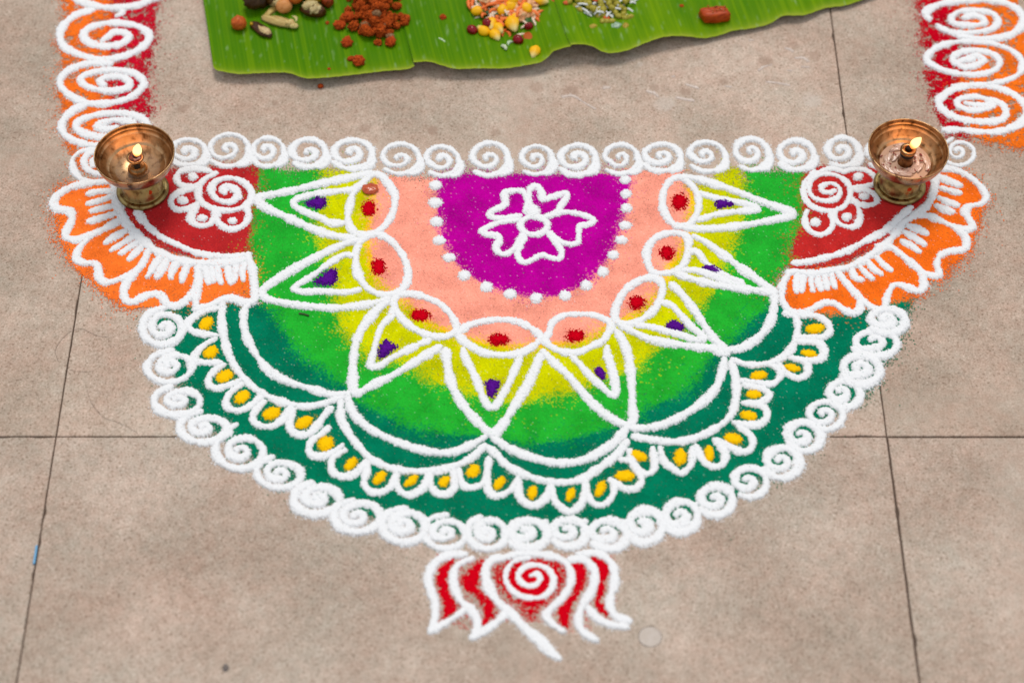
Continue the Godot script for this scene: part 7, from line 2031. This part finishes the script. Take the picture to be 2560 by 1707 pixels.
	flake = put("coconut_shred", shred(31, 2.2, -4.0, Color8(226, 206, 160), Color8(206, 190, 130), 71), moist, self, Vector3(0.1074, 0.0050, -0.3407), Vector3(0, 0.42, 0))
	tag(flake, "long thin cream shred sticking out of the sprout heap", "shred")
	flake = put("coconut_bit", shred(5.0, 1.6, 0.5, Color8(216, 220, 190), Color8(190, 200, 160), 72), moist, self, Vector3(0.1184, 0.0050, -0.3336), Vector3(0, 0.4, 0))
	tag(flake, "small pale shred below the long cream shred", "shred")
	flake = put("coconut_bit", lump(Vector3(4.6, 2.4, 4.0), 0.7, Color8(190, 206, 186), Color8(110, 150, 110), 73), moist, self, Vector3(0.0882, 0.0040, -0.3224))
	tag(flake, "greenish white clump of coconut in front of the sprouts", "coconut")
	# --- pickle and smear
	var pk := base("pickle_piece", Vector3(0.1716, 0.0050, -0.3332))
	tag(pk, "orange brown glossy block of pickle alone at the right of the leaf", "pickle")
	var slab := lump(Vector3(13.5, 5.4, 6.6), 0.08, Color8(196, 78, 20), Color8(150, 46, 8), 91, 1.6, 40, 22)
	var sa := slab.surface_get_arrays(0)
	var sv: PackedVector3Array = sa[Mesh.ARRAY_VERTEX]
	for q in sv.size():      # square the lump into a cut block, wider below than above
		var u := Vector3(sv[q].x / 0.0135, (sv[q].y - 0.0054) / 0.0054, sv[q].z / 0.0066)
		var f := u.length() / maxf(pow(pow(absf(u.x), 5.0) + pow(absf(u.y), 5.0) + pow(absf(u.z), 5.0), 0.2), 0.01)
		u *= f
		sv[q] = Vector3(u.x * 0.0118 + u.z * 0.0016, u.y * 0.005 + 0.005 + u.z * 0.0006, u.z * 0.0068 * (1.0 - 0.12 * u.y))
	put("flesh", smooth(sv, sa[Mesh.ARRAY_COLOR], sa[Mesh.ARRAY_INDEX]), vertex_mat(0.45, 0.35), pk, Vector3.ZERO, Vector3(0, 0.14, 0))
	for q in 14:
		put("spice_speck", lump(Vector3(0.9, 0.5, 0.9), 0.4, Color8(226, 110, 30), Color8(90, 40, 10), 300 + q, 1.6, 8, 5), wet, pk, Vector3((rnd[q * 7] - 0.5) * 0.02, 0.0098, (rnd[q * 13 + 2] - 0.5) * 0.009))
	var smear := put("curd_smear", lump(Vector3(15, 0.5, 6), 0.7, Color8(214, 222, 206), Color8(190, 210, 176), 95, 1.6, 30, 8), wet, self, Vector3(0.2389, 0.0050, -0.3522), Vector3(0, -0.3, 0))
	tag(smear, "thin white curd smear near the narrow tip of the leaf", "smear")
	smear = put("curd_smear", shred(12, 1.5, 2.0, Color8(200, 216, 180), Color8(170, 200, 150), 96), wet, self, Vector3(-0.0595, 0.0050, -0.3069), Vector3(0, -0.55, 0))
	tag(smear, "thin whitish streak on the leaf between crumble and corn salad", "smear")


# ------------------------------------------------------------------ oil lamps
func lathe(profile: Array, seg: int, k := 1.0) -> ArrayMesh:
	var st := SurfaceTool.new()
	st.begin(Mesh.PRIMITIVE_TRIANGLES)
	st.set_smooth_group(0)
	for i in profile.size() - 1:
		for s in seg:
			var q := []
			for e in [[i, s], [i + 1, s], [i + 1, s + 1], [i, s + 1]]:
				var a: float = TAU * (e[1] % seg) / seg
				var p: Array = profile[e[0]]
				q.append([Vector3(p[0] * cos(a), p[1], p[0] * sin(a)) * MM * k, Vector2(float(e[1]) / seg, float(e[0]) / (profile.size() - 1))])
			for e in [0, 1, 2, 0, 2, 3]:
				st.set_uv(q[e][1])
				st.add_vertex(q[e][0])
	st.index()
	st.generate_normals()
	return st.commit()


func brass(tint: Color, s: int) -> StandardMaterial3D:
	var m := StandardMaterial3D.new()
	m.metallic = 1.0
	var n := FastNoiseLite.new()
	n.seed = s
	n.frequency = 0.016
	n.fractal_octaves = 5
	var t := NoiseTexture2D.new()
	t.width = 512
	t.height = 512
	t.seamless = true
	t.noise = n
	var ramp := Gradient.new()
	ramp.offsets = PackedFloat32Array([0.0, 0.27, 0.40, 0.58, 1.0])
	ramp.colors = PackedColorArray([Color(0.14, 0.09, 0.05), Color(0.40, 0.27, 0.15), tint * 0.92, tint, tint.lightened(0.15)])
	t.color_ramp = ramp
	m.albedo_texture = t
	m.uv1_triplanar = true
	m.uv1_scale = Vector3(14, 14, 14)
	var rt := NoiseTexture2D.new()
	rt.width = 256
	rt.height = 256
	rt.seamless = true
	var rn := FastNoiseLite.new()
	rn.seed = s + 3
	rn.frequency = 0.03
	rn.fractal_octaves = 4
	rt.noise = rn
	var rr := Gradient.new()
	rr.colors = PackedColorArray([Color(0.2, 0.2, 0.2), Color(0.42, 0.42, 0.42)])
	rt.color_ramp = rr
	m.roughness_texture = rt
	m.roughness = 1.0
	return m


func groove(r: float, y: float) -> Array:
	return [[r + 0.3, y + 0.35], [r, y + 0.1], [r - 0.3, y - 0.05], [r - 0.7, y - 0.1]]


func build_lamps() -> void:
	for k in 2:
		var right := k == 1
		var at := Vector3(0.3084, 0.0000, -0.1513) if right else Vector3(-0.2932, 0.0000, -0.1463)
		at.y = 0.0008
		var lamp := base("oil_lamp", at)
		tag(lamp, "lit brass oil lamp on the right fan, filled with waxy ghee" if right else "lit brass oil lamp on the left fan, bowl nearly clear with capped wick", "oil lamp", "brass oil lamps")
		var metal := brass(Color(0.74, 0.58, 0.41) if right else Color(0.71, 0.56, 0.40), 200 + k)
		var foot_metal := brass(Color(0.64, 0.55, 0.35), 210 + k)
		put("foot", lathe([[0, 0], [19.8, 0], [20.6, 0.5], [20.9, 1.8], [20.4, 3.2], [19.4, 3.9], [17.2, 4.3], [16.9, 4.1], [16.6, 4.6], [16.2, 6.5], [15.2, 10], [13.8, 13.5], [12.4, 16.5], [11.6, 18.5], [11.5, 19.8], [12.3, 21]], 72), foot_metal, lamp)
		var bowl := [[11.9, 20.6], [15, 22.4], [19, 25], [23, 28.4], [26.4, 32.2], [28.9, 36.4], [30.4, 40.4], [31.2, 44.4], [31.3, 45.2], [31.0, 45.7], [30.5, 45.7], [30.2, 45.2], [30.0, 43.6], [29.6, 41.8], [29.2, 41.5], [29.1, 41.2], [28.2, 38.0], [27.6, 37.7], [27.4, 37.3], [24.4, 33.0], [22.2, 30.8], [21.8, 30.75], [21.5, 30.4], [18, 27.9], [13, 25.6], [7, 24.6], [0, 24.4]]
		put("bowl", lathe(bowl, 96), metal, lamp)
		# ghee lies in the bowl
		var fat := StandardMaterial3D.new()
		fat.albedo_color = Color(0.74, 0.60, 0.50) if right else Color(0.80, 0.66, 0.5)
		fat.roughness = 0.12
		fat.metallic_specular = 0.5
		if not right:
			fat.transparency = BaseMaterial3D.TRANSPARENCY_ALPHA
			fat.albedo_color.a = 0.12
		put("ghee", lathe([[20.5 if right else 17.5, 29.3 if right else 27.7], [14, 29.2 if right else 27.7], [0, 29.2 if right else 27.7]], 48), fat, lamp)
		if right:
			var wax := StandardMaterial3D.new()
			wax.albedo_color = Color(0.84, 0.75, 0.68)
			wax.roughness = 0.2
			for q in 26:
				var a := q * 0.93 + 0.5
				var rr := 8.0 + 10.0 * rnd[q * 5 + 1]
				put("wax_ridge", lump(Vector3(5.4, 1.3, 1.9), 0.6, Color8(220, 196, 180), Color8(196, 156, 134), 400 + q, 1.2, 14, 8), vertex_mat(0.18, 0.5), lamp, Vector3(cos(a) * rr, 28.4, sin(a) * rr) * MM, Vector3(0, -a + PI / 2, 0))
			for q in 20:
				var a := q * 0.97
				var rr := 7.0 + 14.0 * rnd[q * 9 + 4]
				put("red_fleck", lump(Vector3(1.7, 0.5, 0.6), 0.5, Color8(150, 20, 20), Color8(110, 30, 10), 440 + q, 1.6, 8, 6), wet_mat(), lamp, Vector3(cos(a) * rr, 30.0, sin(a) * rr) * MM, Vector3(0, a * 2.0, 0))
		# kumkum mark on the foot
		put("vermilion_mark", lump(Vector3(2.2, 1.8, 0.8), 0.4, Color8(214, 66, 24), Color8(196, 52, 18), 460 + k, 1.4, 12, 8), vertex_mat(0.8, 0.2), lamp, Vector3(4.0 if right else 8.0, 10.5, 14.2 if right else 12.2) * MM, Vector3(-0.5, 0, 0))
		# wick holder
		var dark := brass(Color(0.56, 0.42, 0.28), 220 + k)
		if right:
			put("wick_holder", lathe([[7.4, 27.5], [6.2, 29], [5.6, 31.5], [5.4, 36], [5.2, 41], [5.9, 41.6], [6.3, 42.4], [6.3, 44.6], [5.8, 45.2], [3.2, 45.3], [2.8, 44.6], [0, 44.4]], 36), dark, lamp)
			put("soot_band", lathe([[5.35, 38.2], [5.55, 39.0], [5.45, 41.2], [5.3, 41.3]], 30), material(Color(0.07, 0.05, 0.045), 0.7), lamp)
		else:
			put("wick_holder", lathe([[7.6, 25], [8.0, 26.5], [7.6, 28.6], [6.0, 30], [4.6, 30.6], [4.1, 33], [3.9, 37.8], [4.4, 38.4], [6.3, 39.2], [6.8, 40.4], [6.3, 41.4], [5.0, 41.0], [3.6, 40.7], [2.4, 40.6], [0, 40.6]], 36), dark, lamp)
			put("soot_patch", lump(Vector3(3.0, 3.2, 1.6), 0.3, Color8(30, 22, 16), Color8(50, 34, 20), 470, 1.2, 14, 9), material(Color(0.07, 0.055, 0.04), 0.6), lamp, Vector3(0.6, 30.2, 3.1) * MM)
			put("ember_rim", lump(Vector3(5.2, 1.0, 4.6), 0.4, Color8(120, 56, 20), Color8(60, 26, 10), 471, 1.4, 20, 8), wet_mat(), lamp, Vector3(0, 39.9, 0) * MM)
		var wick_y := 44.6 if right else 41.0
		put("wick", lump(Vector3(2.2, 2.2 if right else 1.8, 2.0), 0.4, Color8(60, 34, 22), Color8(30, 18, 12), 480 + k), material(Color(0.14, 0.08, 0.06), 0.9), lamp, Vector3(0.4, wick_y - 1.0, 0) * MM)
		var glow := StandardMaterial3D.new()
		glow.albedo_color = Color(0, 0, 0)
		glow.metallic_specular = 0.0
		glow.roughness = 1.0
		glow.emission_enabled = true
		glow.emission = Color(1, 1, 1)
		glow.emission_operator = BaseMaterial3D.EMISSION_OP_MULTIPLY
		glow.emission_energy_multiplier = 1.8
		var heat := GradientTexture2D.new()
		heat.width = 8
		heat.height = 128
		heat.fill_from = Vector2(0, 0)
		heat.fill_to = Vector2(0, 1)
		var hg := Gradient.new()
		hg.offsets = PackedFloat32Array([0.0, 0.22, 0.45, 1.0])
		hg.colors = PackedColorArray([Color(0.75, 0.26, 0.08), Color(0.98, 0.6, 0.3), Color(1.0, 0.88, 0.60), Color(1.0, 0.88, 0.58)])
		heat.gradient = hg
		glow.emission_texture = heat
		var tall := 13.5
		var shape := []
		for q in 19:
			var t := q / 18.0
			shape.append([maxf(0.0, 3.5 * pow(sin(PI * pow(t, 0.86)), 0.8)), t * tall])
		shape[0][0] = 0.0
		shape[18][0] = 0.0
		var flame := put("flame", lathe(shape, 24), glow, lamp, Vector3(1.2 if right else 0.8, wick_y + 0.4, -0.4) * MM, Vector3(-0.12, 0, -0.55 if right else -0.28))
		var light := OmniLight3D.new()
		light.name = "flame_light"
		light.light_color = Color(1.0, 0.66, 0.36)
		light.light_energy = 0.0003
		light.light_size = 0.004
		light.omni_range = 2.0
		light.omni_attenuation = 2.0
		light.shadow_enabled = true
		flame.add_child(light)
		light.position = Vector3(0, 7.5, 0) * MM


func wet_mat() -> StandardMaterial3D:
	return vertex_mat(0.2, 0.5)


# ------------------------------------------------------------------ small things
func hair(points: Array, thick: float, c: Color, called: String, label: String, category: String) -> void:
	var p := rounded(plan(points), false, 2.0)
	var st := SurfaceTool.new()
	st.begin(Mesh.PRIMITIVE_TRIANGLES)
	st.set_smooth_group(0)
	var mid := p[p.size() / 2]
	var rings := []
	for k in p.size():
		var d := (p[mini(k + 1, p.size() - 1)] - p[maxi(k - 1, 0)]).normalized()
		var n := Vector2(-d.y, d.x)
		var y := thick + 0.25 * absf(wave_noise.get_noise_1d(k * 3.0)) 
		var r := []
		for q in 5:
			var a := TAU * q / 5.0
			r.append(Vector3(p[k].x - mid.x + n.x * cos(a) * thick, y + sin(a) * thick, p[k].y - mid.y + n.y * cos(a) * thick) * MM)
		rings.append(r)
	for k in p.size() - 1:
		for q in 5:
			var w := (q + 1) % 5
			for e in [rings[k][q], rings[k + 1][q], rings[k + 1][w], rings[k][q], rings[k + 1][w], rings[k][w]]:
				st.add_vertex(e)
	st.index()
	st.generate_normals()
	var o := put(called, st.commit(), material(c, 0.6), self, Vector3(mid.x, 0.3, mid.y) * MM)
	tag(o, label, category)


func build_debris() -> void:
	hair(HAIR_A, 0.09, Color(0.42, 0.35, 0.31), "hair_strand", "curled thin hair on the floor left of the dark green spirals", "hair")
	hair(HAIR_B, 0.08, Color(0.46, 0.39, 0.35), "hair_strand", "thin straight hair below the curled hair at the left", "hair")
	hair(HAIR_C, 0.09, Color(0.44, 0.37, 0.33), "hair_strand", "hair curving down to the tile joint at the left", "hair")
	hair(TWIG, 0.75, Color(0.16, 0.3, 0.08), "stem_bit", "short green stem lying on the bright green powder", "stem")
	hair(SLIVER, 0.9, Color(0.42, 0.66, 0.82), "plastic_sliver", "light blue sliver stuck in the left tile joint", "sliver")
	var wax := put("wax_drop", lump(Vector3(6.4, 1.5, 5.4), 0.3, Color8(206, 92, 44), Color8(176, 66, 30), 610, 1.2, 24, 9), vertex_mat(0.15, 0.5), self, Vector3(-0.1128, 0.0008, -0.1477))
	tag(wax, "glossy orange wax drop on the topmost left oval petal", "wax drop")
	var smudge := put("dirt_clot", lump(Vector3(2.0, 0.6, 2.4), 0.7, Color8(96, 96, 100), Color8(130, 112, 96), 612), vertex_mat(0.8), self, Vector3(-0.1923, 0.0000, 0.2697))
	tag(smudge, "dark dirt clot at the bottom edge of the photo", "dirt")
	var puddle := put("dried_drop", lump(Vector3(8.0, 0.16, 8.0), 0.08, Color8(178, 164, 152), Color8(170, 154, 140), 613, 1.0, 30, 8), vertex_mat(0.4), self, Vector3(0.0938, 0.0000, 0.2462))
	tag(puddle, "pale round dried drop on bare floor at the right of the lotus", "dried drop")
